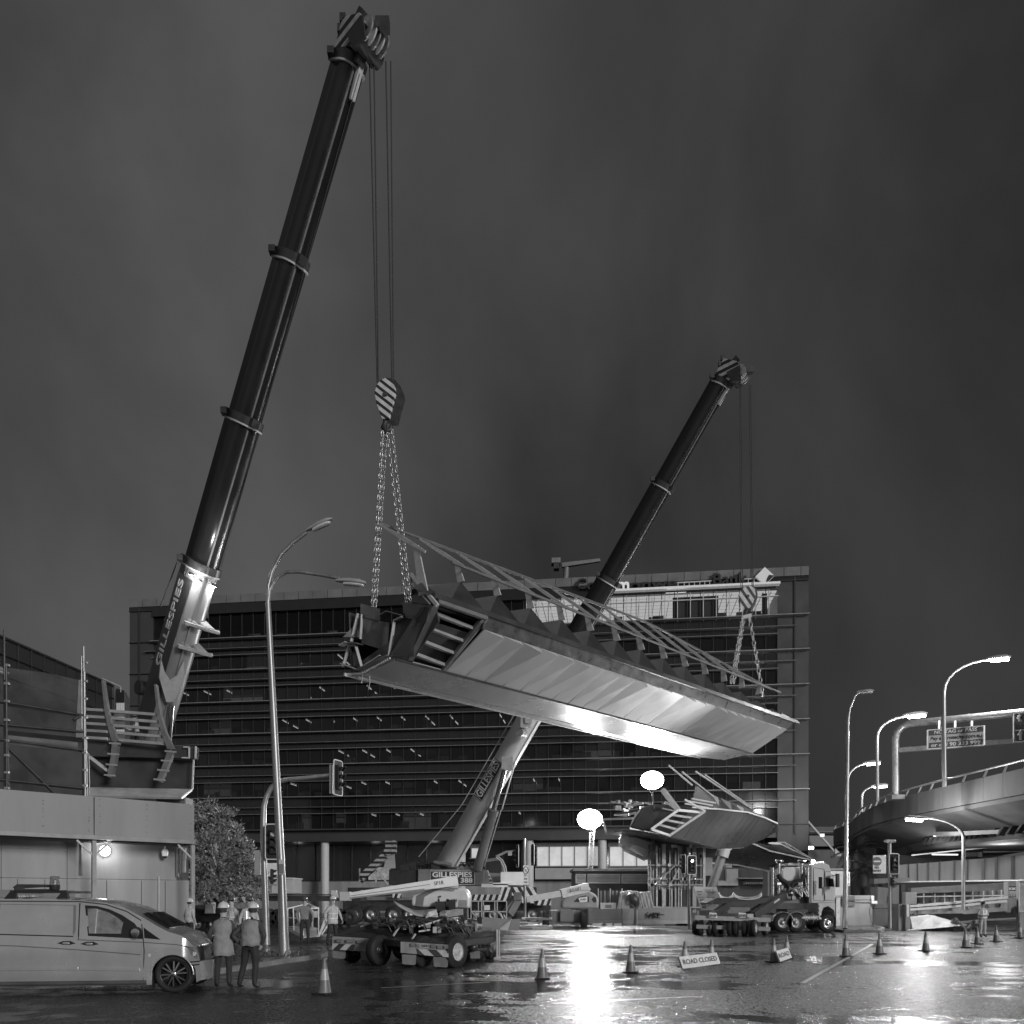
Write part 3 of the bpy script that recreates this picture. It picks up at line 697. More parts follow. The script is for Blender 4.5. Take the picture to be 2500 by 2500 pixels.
def make_crane(p0, p1, coll_y, label, w0, h0, tipw, dark_side, letters, let_y, near_cam_sign, mbase):
    cr_ = thing('mobile_crane', label, 'crane', (p0.x, p0.y, 0))
    a = (p1-p0).normalized(); hp = V((a.x, a.y, 0)).normalized(); nrm = hp.cross(V((0, 0, 1)))
    if nrm.y > 0: nrm = -nrm                       # side facing the camera
    up = (V((0, 0, 1))-a*a.z).normalized()
    Ltot = (p1-p0).length
    def prof(c, wd, h, seg=7):
        pts = [(-wd/2, h/2), (wd/2, h/2)]
        for k in range(seg+1):
            t = math.pi*k/seg; pts.append((wd/2*math.cos(t), -h*.1-h*.4*math.sin(t)))
        return [c+nrm*x+up*y for x, y in pts]
    ts = [0.0]+[solve_t(p0, p1, y) for y in coll_y]
    nS = len(ts)-1
    for i in range(nS):
        k = 1-(1-tipw)*i/(nS-1) if nS > 1 else 1
        wd, h = w0*k, h0*k
        t0 = ts[i]; t1 = ts[i+1]
        mb = MB(); mb.loft([prof(p0.lerp(p1, t0), wd, h), prof(p0.lerp(p1, t1), wd, h)], sm=True)
        nme = 'boom_base_section' if i == 0 else 'boom_section'
        sec = put(nme, mb, mbase if i == 0 else m_boomtele, cr_)
        # collar at the outer end
        c1 = p0.lerp(p1, t1); cl = .32
        mb = MB(); mb.loft([prof(c1-a*cl, wd*1.13, h*1.1), prof(c1, wd*1.13, h*1.1)]); put('collar', mb, m_dark2, sec)
        mb = MB(); mb.loft([prof(c1-a*(cl+.07), wd*1.16, h*1.13), prof(c1-a*(cl+.005), wd*1.16, h*1.13)]); put('collar_flange', mb, m_light, sec)
        mb = MB(); mb.cbox(c1-a*.2+nrm*wd*.6+up*h*.45, .25, .3, .25); put('guide_block', mb, m_dark, sec); mb = MB(); mb.beam(c1-a*.3-up*h*.62+nrm*.1, c1+a*.02-up*h*.62+nrm*.1, .35, .2); put('sheave_bracket', mb, m_dark, sec)
        # long weld seams under the section
        mb = MB(); mb.beam(p0.lerp(p1, t0)-up*h*.5+nrm*.18*wd, c1-a*.5-up*h*.5+nrm*.18*wd, .07, .05, up=up); put('guide_rail', mb, m_mid, sec)
    # lettering board on the side of the base section
    tA, tB = solve_t(p0, p1, let_y[0]), solve_t(p0, p1, let_y[1])
    cA, cB = p0.lerp(p1, tA), p0.lerp(p1, tB); face = nrm*(w0/2+.012)
    bs = .40*h0
    mb = MB(); yb = h0*.17
    dk = 1.35 if dark_side else .85  # dark_side: board spread over the boom side to give its shade by colour
    mb.slab([cA+face+up*(yb-bs*dk)-a*(3 if dark_side else 0), cB+face+up*(yb-bs*dk), cB+face+up*(yb+bs*.8), cA+face+up*(yb+bs*.8)-a*(3 if dark_side else 0)], nrm*.02)
    brd = put('name_board', mb, m_dark2 if dark_side else m_dark, cr_)
    mb = MB()
    for sg in (-.8, .75): mb.beam(cA+face+nrm*.03+up*(yb+sg*bs), cB+face+nrm*.03+up*(yb+sg*bs), .03, .02)
    for q in (cA+a*.08, cB-a*.08): mb.beam(q+face+nrm*.03+up*(yb-.8*bs), q+face+nrm*.03+up*(yb+.75*bs), .03, .02)
    if not dark_side: put('board_border', mb, m_letw, brd)
    text('lettering', letters, M('grey_lettering', .42, .5, var=.1) if dark_side else m_letw, brd, (cA+cB)/2+face+nrm*.022+up*yb, a, nrm, h0*(.4 if dark_side else .62), width=(cB-cA).length*.9, ext=.01, bold=.02)  # greyer letters where dark_side is set
    # head
    tip = p0.lerp(p1, ts[-1]); hw = w0*tipw
    st = stripes('head_stripes_%d' % int(p0.y), nrm*.25+a*.8+up*.75, .42, .015, .42)
    hd = MB(); 
    P = [tip+a*.02+up*.5*hw, tip+a*.95+up*.55*hw, tip+a*1.05-up*.5, tip+a*.65-up*1.15, tip+a*.02-up*.7*hw]
    hd.slab([q+nrm*hw*.55 for q in P], -nrm*hw*1.1)
    head = put('boom_head', hd, st, cr_)
    for q in (P[1], P[0]+a*.6): 
        for sg in (-.5, .45): mb = MB(); mb.cbox(q+nrm*hw*sg+up*.1, .22, .22, .3); put('head_lug', mb, m_dark, head)
    mb = MB(); mb.beam(tip+a*1.0-up*.2+nrm*hw*.3, tip+a*1.3-up*.3+nrm*hw*.3, .3, .25); mb.cbox(tip+a*1.0-up*1.3, .5, .3, .4)
    put('head_bracket', mb, m_dark, head)
    for k in range(5):
        mb = MB(); mb.disc(tip+a*.62-up*.95+nrm*hw*(-.42+.21*k), nrm, .42, .06, 20); put('sheave', mb, m_light if k % 2 else m_galv, head)
    mb = MB(); mb.disc(tip+a*.25-up*.85, nrm, .28, hw*1.15, 16); mb.slab([tip+a*.3-up*.3+nrm*hw*.58, tip+a*.9-up*.9+nrm*hw*.58, tip+a*.2-up*1.5+nrm*hw*.58, tip-a*.1-up*.9+nrm*hw*.58], nrm*.08); put('head_cheek', mb, m_dark, head)
    mb = MB(); mb.slab([tip-a*.3-up*hw*.62+nrm*.1, tip-a*.1-up*hw*.8+nrm*.1, tip-a*1.3-up*hw*.78+nrm*.05, tip-a*1.3-up*hw*.65+nrm*.05], -nrm*.2); put('under_guard', mb, m_light, head)
    return cr_, a, nrm, up, hp, tip, ts

c1p0 = W(275, 2140, 42); c1p1 = W(868, 118, 30.6)
C1, a1, n1, up1, hp1, tip1, ts1 = make_crane(c1p0, c1p1, [1376, 1018, 625, 143], 'tall near crane whose boom rises from behind the scaffold to the top', 1.25, 1.5, .76, True, 'GILLESPIES', (1648, 1418), -1, m_boom)
c2p0 = W(1085, 2128, 64); c2p1 = W(1779, 905, 50.5)
C2, a2, n2, up2, hp2, tip2, ts2 = make_crane(c2p0, c2p1, [1640, 1412, 1180, 928], 'far crane with a sign on its housing and a boom passing behind the hanging bridge', 1.15, 1.55, .74, False, 'GILLESPIES', (1955, 1865), -1, M('boom_paint_light', .6, .35, var=.12, scale=1.2, streak=True))

def bpt(p0, p1, py, n_, up_, s, t): 
    return p0.lerp(p1, solve_t(p0, p1, py))+n_*s+up_*t
# crane 1 extras: work lights, brackets, V bracket and lift cylinder
mb = MB()
q1 = ray_plane(466, 1403, bpt(c1p0, c1p1, 1400, n1, up1, 0, -.95), up1); q2 = ray_plane(523, 1432, bpt(c1p0, c1p1, 1420, n1, up1, 0, -.75), up1)
for q in (q1, q2):
    mb = MB(); mb.lathe(q+a1*.12, -a1, [(0, .03), (.02, .09), (.12, .12)], 12); l_ = put('work_light', mb, m_dark, C1)
    mb = MB(); mb.disc(q, a1, .085, .03, 12); put('lens', mb, emis('work_light_face', 60), l_)
    lamp(l_, q-a1*.2, 130, .1)
lamp(C1, q1+a1*1.6-up1*.9, 160, .1)  # extra lamp without a fitting, added to brighten the boom above
mb = MB(); mb.tube([q1-a1*.05+up1*.2, q2-a1*.05+up1*.1], .02, 6); put('light_cable', mb, m_dark, C1)
for yy in (1512, 1568):
    c = bpt(c1p0, c1p1, yy, n1, up1, 0, -.8)
    mb = MB()
    mb.slab([c+n1*.62+up1*.45+a1*.25, c+n1*.62+up1*.45-a1*.25, c+n1*.1-up1*.12-a1*.12, c+n1*.1-up1*.12+a1*.12], -n1*.06)
    mb.slab([c-n1*.62+up1*.45+a1*.25, c-n1*.62+up1*.45-a1*.25, c-n1*.75-up1*.25-a1*.1, c-n1*.75-up1*.25+a1*.1], n1*.5)
    mb.beam(c+n1*.6-up1*.05, c-n1*.9-up1*.25, .28, .12, up=a1); mb.disc(c-n1*.95-up1*.25, n1, .1, .12, 10)
    put('jib_bracket', mb, m_grey, C1)
c = bpt(c1p0, c1p1, 1640, n1, up1, 0, -.95)
PL = [ray_plane(x, y, c, up1) for x, y in ((393, 1608), (402, 1640), (416, 1662), (432, 1650), (449, 1612), (450, 1650), (446, 1668), (425, 1714), (406, 1714), (389, 1655))]
mb = MB(); mb.slab(PL, up1*.08)
put('cylinder_bracket', mb, m_grey, C1)
pin = ray_plane(419, 1722, c, up1); cyb = W(395, 2010, 40.5)
mb = MB(); mb.tube([pin, pin.lerp(cyb, .45)], .14, 14); put('cylinder_rod', mb, m_chrome, C1)
mb = MB(); mb.tube([pin.lerp(cyb, .4), cyb], .24, 14); put('lift_cylinder', mb, m_grey, C1)
mb = MB(); mb.disc(W(348, 1680, 40), n1, .35, .5, 14); put('hose_drum', mb, m_dark, C1); mb = MB(); mb.box(*sorted((W(485, 1490, 37.6).x, W(503, 1490, 37.6).x)), 37.4, 37.9, W(0, 1505, 37.6).z, W(0, 1483, 37.6).z); put('control_box', mb, m_dark, C1)
mb = MB(); g0 = W(465, 1380, 37.5)
mb.tube([W(433, 1372, 37.6), W(392, 1480, 37.8)], .035, 6); put('side_stay', mb, m_dark, C1)
for s_ in (.15, .3):
    mb = MB(); mb.tube([bpt(c1p0, c1p1, y_, n1, up1, .64, -.1+s_+.02*math.sin(y_)) for y_ in (1395, 1470, 1540, 1610, 1700)], .022, 6); put('side_hose', mb, m_dark, C1)
mb = MB()
for y_ in range(1160, 1376, 9): mb.disc(bpt(c1p0, c1p1, y_, n1, up1, -.15, -.62), up1, .035, .03, 8)
put('boom_pin_row', mb, m_light, C1)
# crane 1 superstructure and carrier, behind the hoarding
sx, sy = c1p0.x, c1p0.y
mb = MB(); mb.box(sx-1.4, sx+1.3, sy-3, sy+5, 1.6, 3.6); put('housing', mb, m_grey, C1, bevel=.08)
mb = MB(); mb.box(sx-1.3, sx+1.2, sy-6, sy+10, .8, 1.5); put('chassis', mb, m_dark, C1)
def wheel(parent, c, ax, r, wd, rimmat=None, tyremat=None, dish=.12, n=26):
    ax = V(ax).normalized(); c = V(c)
    mb = MB(); mb.lathe(c, ax, [(-wd/2, r*.55), (-wd/2, r*.93), (-wd*.36, r), (wd*.36, r), (wd/2, r*.93), (wd/2, r*.55)], n)
    mb.cur = 0
    t = put('wheel', mb, tyremat or m_black, parent)
    mb = MB(); h = wd/2
    mb.lathe(c, ax, [(h+.002, r*.6), (h-.03, r*.56), (h-dish*.6, r*.5), (h-dish, r*.3), (h-dish*.5, r*.22), (h-dish*.3, r*.2), (h-dish*.3, .001)], n)
    mb.lathe(c, ax, [(-h-.002, r*.6), (-h+.03, r*.5), (-h+.06, .001)], n)
    for k in range(8):
        t_ = 2*math.pi*k/8; q = ax.cross(V((0, 0, 1))) ; q2 = ax.cross(q)
        mb.disc(c+ax*(h-dish*.8)+(q*math.cos(t_)+q2*math.sin(t_))*r*.36, ax, r*.035, .06, 6)
    put('rim', mb, rimmat or m_galv, t); return t
for yy in (-4, -2, 2, 4, 6, 8): 
    for s in (-1.3, 1.2): wheel(C1, (sx+s, sy+yy, .68), (1 if s > 0 else -1, 0, 0), .68, .4)
for y0 in (-.9,):
    mb = MB()
    for s in (-.9, .8): mb.slab([(sx+s, sy-1, 2.6), (sx+s, sy+2.2, 2.6), (sx+s, sy+.4, c1p0.z+.7), (sx+s, sy-.8, c1p0.z+.7)], (.12, 0, 0))
    put('boom_foot', mb, m_grey, C1)

# hook blocks
def hook_block(poly, Y, label, hookpts, th=.34):
    c = sum((W(x, y, Y) for x, y in poly), V())/len(poly)
    h = thing('hook_block', label, 'hook block', c)
    mb = MB(); mb.slab([W(x, y, Y) for x, y in poly], (.1, th, 0))
    put('cheek_plate', mb, stripes('hook_stripes_%d' % int(Y), (-.62, 0, -.8) if Y < 40 else (.8, 0, .55), .24 if Y < 40 else .4, .015, .55, duty=.55), h, bevel=.02)
    mb = MB(); mb.slab([W(x, y, Y)+V((.13, .06, .0))+(W(x, y, Y)-c)*.02 for x, y in poly], (.14, th*1.1, 0)); put('rear_plate', mb, m_dark, h)
    hb = [W(x, y, Y+th/2) for x, y in hookpts]
    mb = MB(); mb.tube(hb, [.1, .1, .12, .13, .11, .07][:len(hb)], 10); put('hook', mb, m_dark, h)
    mb = MB(); mb.disc(c-V((0, .03, 0)), (0, 1, 0), .09, .06, 12); put('axle', mb, m_dark, h)
    return h
H1 = hook_block([(928, 927), (943, 921), (955, 925), (965, 947), (967, 960), (961, 983), (951, 1022), (932, 1022), (918, 983), (914, 958), (918, 941)], 30.6, 'large striped hook block hanging from the tall near crane',
    [(942, 1018), (941, 1032), (937, 1044), (943, 1054), (953, 1050), (956, 1040)])
H2 = hook_block([(1818, 1432), (1834, 1430), (1843, 1438), (1845, 1452), (1838, 1472), (1830, 1484), (1812, 1486), (1804, 1462), (1806, 1444)], 50.2, 'smaller striped hook block hanging from the far crane in front of the lit offices',
    [(1823, 1484), (1822, 1494), (1818, 1501), (1826, 1507), (1834, 1502), (1836, 1494)], th=.5)
for (xt, xb), od in zip(((902, 921), (913, 924), (942, 957), (954, 961)), ('first', 'second', 'third', 'fourth')):
    mb = MB(); mb.tube([W(xt, 150, 30.5), W(xb, 935, 30.7)], .026, 6); o = put('hoist_rope', mb, m_rope)
    tag(o, od+' from the left of four ropes holding the large hook block', 'rope', 'ropes of the large hook block')
for (xt, xb), od in zip(((1806, 1809), (1809, 1813), (1829, 1836), (1833, 1839)), ('first', 'second', 'third', 'fourth')):
    mb = MB(); mb.tube([W(xt, 940, 50.3), W(xb, 1440, 50.3)], .024, 6); o = put('hoist_rope', mb, m_rope)
    tag(o, od+' from the left of four ropes holding the smaller hook block', 'rope', 'ropes of the smaller hook block')
mb = MB(); mb.tube([tip1-up1*.75-a1*.5, W(540, 1385, 37)], .018, 5); tag(put('tag_line', mb, m_rope), 'thin wire running down beside the whole underside of the near boom', 'wire')
mb = MB(); mb.tube([tip2-up2*.75-a2*.5, W(1478, 1408, 56)], .02, 5); tag(put('tag_line', mb, m_rope), 'thin wire running down beside the underside of the far boom', 'wire')
g1 = 'chain slings under the large hook block'; g2 = 'chain slings under the smaller hook block'
chain('lifting_chain', 'outer left chain from the large hook block to the open bridge end', W(934, 1052, 30.6), W(904, 1562, 31.5), g1)
chain('lifting_chain', 'inner left chain from the large hook block to the open bridge end', W(943, 1056, 30.8), W(912, 1560, 31.6), g1)
chain('lifting_chain', 'inner right chain from the large hook block past the canopy arm', W(946, 1056, 30.6), W(993, 1478, 30.2), g1)
chain('lifting_chain', 'outer right chain from the large hook block past the canopy arm', W(957, 1048, 30.6), W(1003, 1480, 30.1), g1)
chain('lifting_chain', 'left chain of the pair slanting left from the smaller hook block', W(1814, 1506, 50.2), W(1784, 1668, 48.5), g2, ln=.4, wd=.22, r=.035)
chain('lifting_chain', 'right chain of the pair slanting left from the smaller hook block', W(1817, 1506, 50.4), W(1791, 1668, 48.7), g2, ln=.4, wd=.22, r=.035)
chain('lifting_chain', 'chain slanting right from the smaller hook block to the far bridge end', W(1830, 1508, 50.2), W(1863, 1700, 49.4), g2, ln=.4, wd=.24, r=.04)
mb = MB(); mb.beam(W(1812, 1508, 50.2), W(1834, 1502, 50.2), .16, .2); tag(put('shackle', mb, m_light), 'pale shackle bar joining chains under the smaller hook block', 'shackle')

# crane 2 housing, cab, carrier
Yf = 62.4
def X2(px): return PX(px, Yf)
def Z2(py): return PZ(py, Yf)
m_house = M('housing_paint', .2, .4, var=.15, scale=1.5)
mb = MB(); mb.box(X2(1020), X2(1183), Yf, Yf+3, Z2(2162), Z2(2122)); put('housing', mb, m_house, C2, bevel=.06)
mb = MB(); mb.slab([(X2(1183), Yf+.02, Z2(2162)), (X2(1196), Yf+.02, Z2(2162)), (X2(1190), Yf+.02, Z2(2125)), (X2(1183), Yf+.02, Z2(2122))], (0, 2.8, 0)); put('housing_end', mb, m_house, C2)
mb = MB(); mb.box(X2(1050), X2(1159), Yf-.06, Yf-.01, Z2(2160), Z2(2126)); sg = put('sign_board', mb, m_dark2, C2)
mb = MB()
for (xa, xb, za, zb) in ((1050, 1159, 2127, 2126), (1050, 1159, 2160, 2159), (1050, 1051, 2160, 2126), (1158, 1159, 2160, 2126)): mb.box(X2(xa), X2(xb), Yf-.09, Yf-.065, Z2(za), Z2(zb))
put('board_border', mb, m_letw, sg)
text('lettering', 'GILLESPIES', m_letw, sg, (X2(1104), Yf-.07, Z2(2136)), (1, 0, 0), (0, -1, 0), .55, width=X2(1153)-X2(1056), bold=.03)
text('lettering', '388', m_letw, sg, (X2(1139), Yf-.07, Z2(2150)), (1, 0, 0), (0, -1, 0), .5, width=X2(1153)-X2(1124), bold=.03)
# cab with curved screen
cb = MB()
prof = [(1184, 2160), (1184, 2098), (1212, 2092), (1222, 2094), (1231, 2106), (1236, 2122), (1238, 2140), (1238, 2160)]
cb.slab([(X2(x), Yf+.6, Z2(y)) for x, y in prof], (0, 1.1, 0)); cab = put('cab', cb, m_house, C2)
mb = MB(); mb.slab([(X2(x), Yf+.56, Z2(y)) for x, y in ((1186, 2130), (1186, 2104), (1212, 2100), (1221, 2101), (1225, 2118), (1225, 2131))], (0, .03, 0)); put('window', mb, glass('cab_glass', .3, .06, .06), cab)
mb = MB(); pts = [(X2(x), Yf+.62, Z2(y)) for x, y in ((1211, 2092), (1222, 2100), (1230, 2116), (1233, 2135), (1232, 2156))]
for a_, b_ in zip(pts, pts[1:]): mb.beam(a_, b_, .12, .08)
mb.beam(pts[3], V(pts[3])+V((.35, 0, .05)), .08, .08)
pts = [(X2(x+5), Yf+.5, Z2(y)) for x, y in ((1211, 2090), (1222, 2099), (1230, 2116), (1233, 2135), (1232, 2156))]
for a_, b_ in zip(pts, pts[1:]): mb.beam(a_, b_, .07, .07)
put('cab_guard', mb, m_white, cab)
mb = MB()
for k in range(4): y = 2127+k*9; mb.beam((X2(1182+k*4), Yf+.4, Z2(y)), (X2(1192+k*4), Yf+.4, Z2(y)), .06, .09)
mb.beam((X2(1181), Yf+.4, Z2(2124)), (X2(1196), Yf+.4, Z2(2160)), .07, .05); mb.beam((X2(1190), Yf+.4, Z2(2124)), (X2(1205), Yf+.4, Z2(2158)), .07, .05)
put('ladder', mb, m_white, C2)
mb = MB(); mb.beam(W(1212, 2091, 62.8), W(1238, 2079, 62.4), .18, .14); mb.beam(W(1238, 2079, 62.4), W(1256, 2077, 62), .12, .1); mb.cbox(W(1245, 2084, 62.3), .3, .3, .3); put('light_bar', mb, m_light, C2)
# winches, hoses and engine on top
mb = MB(); rn = random.Random(5)
for k in range(26):
    px = rn.uniform(985, 1178); mb.cbox((X2(px), Yf+rn.uniform(.3, 2), Z2(2122)+rn.uniform(.05, .45)), rn.uniform(.2, .7), rn.uniform(.2, .6), rn.uniform(.15, .6))
for k in range(10):
    px = rn.uniform(990, 1150); p = V((X2(px), Yf+rn.uniform(.2, 1.5), Z2(2118))); mb.tube([p, p+V((.4, 0, .45)), p+V((1.0, 0, .4)), p+V((1.5, .1, 0))], .05, 6)
put('winch_gear', mb, m_dark2, C2)
for k in range(4):
    mb = MB(); x = 1104+k*13; mb.slab([(X2(x), Yf+.5, Z2(2118)), (X2(x+9), Yf+.5, Z2(2112)), (X2(x+20), Yf+.5, Z2(2120)), (X2(x+14), Yf+.5, Z2(2122))], (0, 1, 0)); put('grille', mb, m_grey, C2)
mb = MB(); mb.tube([W(1060, 2105, 62.6), W(1104, 2112, 62.3)], .16, 12); put('exhaust', mb, m_galv, C2)
mb = MB(); mb.box(X2(948), X2(1018), Yf+.3, Yf+2.8, Z2(2160), Z2(2122)); put('counterweight', mb, m_dark, C2, bevel=.05)
mb = MB(); mb.slab([(X2(937), Yf-.1, Z2(2120)), (X2(965), Yf-.1, Z2(2120)), (X2(962), Yf-.1, Z2(2085)), (X2(945), Yf-.1, Z2(2085))], (0, .4, 0)); put('winch_cover', mb, m_light, C2)
# lift cylinder
ct = W(1235, 1868, 59.3); cb_ = W(1166, 2122, 62.2); cm = ct.lerp(cb_, .42)
mb = MB(); mb.tube([ct, ct.lerp(cb_, .5)], .2, 14); put('cylinder_rod', mb, m_chrome, C2)
mb = MB(); mb.tube([cm, cb_], .36, 16); mb.tube([cm, cm+(ct-cb_).normalized()*-.4], .42, 16); lc = put('lift_cylinder', mb, m_house, C2)
mb = MB(); mb.beam(ct+V((.7, 0, .3)), cm+V((.6, -.1, 0)), .08, .08); mb.beam(cm+V((.55, -.1, 0)), cb_+V((.5, -.1, .2)), .06, .06); put('hydraulic_pipe', mb, m_light, C2)
mb = MB(); mb.cbox(ct+V((.1, 0, .1)), .8, .7, .9); put('cylinder_bracket', mb, m_grey, C2); mb = MB(); mb.cbox(W(1283, 1765, 58), .7, .6, .7); mb.cbox(W(1290, 1752, 57.8), .5, .5, .9); mb.disc(W(1275, 1790, 58.3), n2, .3, .6, 12); put('boom_brackets', mb, m_grey, C2)
mb = MB(); mb.tube([bpt(c2p0, c2p1, 1760, n2, up2, .4, 1.2), bpt(c2p0, c2p1, 1990, n2, up2, .5, 1.3), W(1022, 2092, 62.3)], .035, 6); put('side_wire', mb, m_light, C2)
# carrier
Yc = 62.0
mb = MB(); mb.box(PX(835, Yc), PX(1345, Yc), Yc+.3, Yc+3, .95, 1.75); put('chassis', mb, m_dark, C2)
mb = MB(); mb.box(PX(822, Yc), PX(1345, Yc), Yc, Yc+3.2, 1.78, 2.0); put('deck_plate', mb, m_mid, C2)
mb = MB(); mb.box(PX(848, Yc), PX(945, Yc), Yc+.1, Yc+2.8, 2.03, 2.72); hd = put('deck_locker', mb, m_dark, C2)
text('lettering', 'GILLESPIES', m_letw, hd, (PX(908, Yc), Yc+.06, 2.33), (1, 0, 0), (0, -1, 0), .48, width=PX(944, Yc)-PX(884, Yc), bold=.02)
for px in (865, 905, 960, 1000, 1135, 1160, 1205, 1240, 1300):
    wheel(C2, (PX(px, Yc), Yc+.35, .66), (0, -1, 0), .66, .45, dish=.16)
st_b = stripes('outrigger_stripes', (1, 0, -.35), .42, .02, .7)
for (x0, x1, y0, y1) in ((1152, 1222, 2184, 2198), (1222, 1246, 2166, 2200), (960, 980, 2182, 2192)):
    mb = MB(); mb.box(PX(x0, 61.5), PX(x1, 61.5), 61.2, 61.6, PZ(y1, 61.4), PZ(y0, 61.4)); put('outrigger_box', mb, st_b, C2)
mb = MB(); mb.box(PX(1250, 61.5), PX(1310, 61.5), 61.1, 61.5, PZ(2205, 61.4), PZ(2166, 61.4)); put('rear_board', mb, stripes('chevron_board_far', (1, 0, .6), .5, .02, .7, chev=0.0), C2)
mb = MB(); mb.box(PX(1305, 61.5), PX(1345, 61.5), 61.1, 61.5, PZ(2210, 61.4), PZ(2194, 61.4)); put('outrigger_box', mb, st_b, C2)
# folded auxiliary jib at the left end
mb = MB(); mb.beam(W(880, 2152, 62), W(962, 2062, 62), .35, .35); mb.beam(W(884, 2142, 61.8), W(940, 2090, 61.8), .8, .5); jb = put('folding_jib', mb, stripes('jib_stripes', (0, 0, 1), .36, .03, .55), C2)
mb = MB(); mb.cbox(W(955, 2068, 61.9), .8, .7, .9); mb.disc(W(948, 2078, 61.6), (0, 1, 0), .32, .3, 14); mb.disc(W(962, 2058, 61.6), (0, 1, 0), .2, .3, 12); put('jib_head', mb, stripes('jib_stripes', (0, 0, 1), .3, .03, .55), C2)
mb = MB(); mb.beam(W(878, 2120, 61.8), W(878, 2152, 61.8), .1, .1); mb.beam(W(918, 2118, 61.8), W(918, 2155, 61.8), .12, .1); mb.beam(W(918, 2120, 61.8), W(948, 2160, 61.8), .3, .1); mb.beam(W(905, 2122, 61.8), W(922, 2118, 61.8), .1, .1); put('deck_rails', mb, m_light, C2)
mb = MB(); mb.cbox(W(1208, 2162, 61.8), 2.0, .4, .25); mb.cbox(W(1230, 2158, 61.8), 1.6, .4, .18); mb.cbox(W(1250, 2145, 61.9), 1.7, .3, 1.0); put('work_platform', mb, M('platform_white', .75, .4, var=.1), C2)
# ================================================================ BRIDGE ON ITS PIER (second section)
pb = thing('pier_bridge_section', 'grey faceted steel bridge section resting on the scaffolded pier', 'bridge section', W(1640, 2050, 56))
m_hull = M('hull_cladding', .3, .3, metal=.75, var=.18, scale=.5)
def sheet(name, pts, mat, parent, th=.12, d=None):
    P = [W(*p) for p in pts]; nrm = (P[1]-P[0]).cross(P[2]-P[0]).normalized()
    if nrm.y < 0: nrm = -nrm
    mb = MB(); mb.slab(P, nrm*th); return put(name, mb, mat, parent)
# side cladding in diagonal plates, top edge to chine
topl = [(1690, 1972, 54), (1760, 1976, 55), (1825, 1984, 56), (1868, 1998, 57), (1898, 2012, 58)]
botl = [(1634, 2040, 55), (1700, 2056, 56), (1757, 2072, 57), (1816, 2070, 58.5), (1866, 2048, 59)]
mb = MB()
T = [W(*p) for p in topl]; Bm = [W(*p) for p in botl]
for i in range(4):
    for k in range(4):
        a = T[i].lerp(T[i+1], k/4); b = T[i].lerp(T[i+1], (k+1)/4-.012); c = Bm[i].lerp(Bm[i+1], (k+1)/4-.012); d = Bm[i].lerp(Bm[i+1], k/4)
        mb = MB(); mb.slab([a, b, c, d], (0, .1, 0)); put('side_panel', mb, m_hull, pb)
sheet('tip_panel', [(1898, 2012, 58), (1900, 2028, 58.2), (1866, 2048, 59)], m_hull, pb)
sheet('side_panel', [(1568, 1974, 53), (1590, 1966, 53), (1596, 2024, 54), (1634, 2040, 55), (1541, 2021, 54)], m_web, pb)
sheet('soffit_plate', [(1481, 2036, 57), (1538, 2024, 54), (1634, 2040, 55), (1757, 2072, 57), (1816, 2071, 58.5), (1740, 2073, 63), (1710, 2062, 63), (1590, 2052, 61)], m_hull, pb)
sheet('end_plate', [(1541, 2019, 54.2), (1568, 1974, 54), (1600, 1964, 54.3), (1700, 1972, 56), (1634, 2035, 57)], m_web, pb)
mb = MB(); mb.slab([W(1500, 1985, 58), W(1575, 1972, 55.5), W(1690, 1970, 56), W(1860, 1990, 60), W(1800, 1975, 66), W(1560, 1975, 64)], (0, 0, -.15)); put('deck', mb, m_web, pb)
def line3(name, segs, wd, mat, parent, h=None):
    mb = MB()
    for s in segs:
        for a, b in zip(s, s[1:]): mb.beam(W(*a), W(*b), wd, h or wd)
    return put(name, mb, mat, parent)
line3('hatch_frame', [[(1590, 2025, 53.4), (1656, 1978, 53.2), (1716, 1984, 53.6), (1635, 2040, 54.2)], [(1590, 2025, 53.4), (1635, 2040, 54.2)]], .16, m_light, pb)
line3('hatch_trim', [[(1640, 2036, 53.8), (1722, 1981, 53.3), (1700, 1968, 53.3), (1672, 1952, 53.3)]], .12, m_light, pb)
for f in (.25, .5, .75):
    a = W(1590, 2025, 53.6).lerp(W(1656, 1978, 53.4), f); b = W(1635, 2040, 54.2).lerp(W(1716, 1984, 53.8), f)
    mb = MB(); mb.beam(a, b, .2, .14); put('stringer', mb, m_grey, pb)
for i in range(3):
    a = W(1672+i*8, 1962+i*-6, 54); mb = MB(); mb.beam(a, a+V((1.7, .4, -.25)), .14, .1); put('stringer', mb, m_grey, pb)
line3('edge_beam', [[(1656, 1978, 53.3), (1618, 1928, 54)]], .3, m_grey, pb)
line3('edge_flange', [[(1690, 1971, 53.8), (1760, 1976, 54.8), (1825, 1983, 55.8), (1868, 1997, 56.8), (1898, 2011, 57.8)]], .1, m_light, pb)
line3('end_frame', [[(1471, 1999, 57), (1481, 2034, 57)], [(1475, 2000, 57), (1545, 1998, 55)], [(1481, 2036, 57), (1540, 2023, 54.3), (1548, 1998, 54.5), (1567, 1974, 54)], [(1500, 1958, 58), (1543, 1966, 56), (1570, 1961, 55)]], .13, m_light, pb)
line3('formwork_bars', [[(1492, 1957, 58), (1536, 1964, 57), (1545, 1972, 57)], [(1505, 1975, 58), (1545, 1983, 57), (1572, 1980, 56)], [(1500, 1990, 58), (1530, 1992, 57)], [(1575, 1960, 55.5), (1604, 1968, 55)], [(1610, 1972, 55), (1648, 1980, 54)], [(1538, 1960, 57), (1536, 1992, 57)], [(1624, 1958, 55.2), (1650, 1975, 54)]], .1, m_light, pb)
rn = random.Random(8)
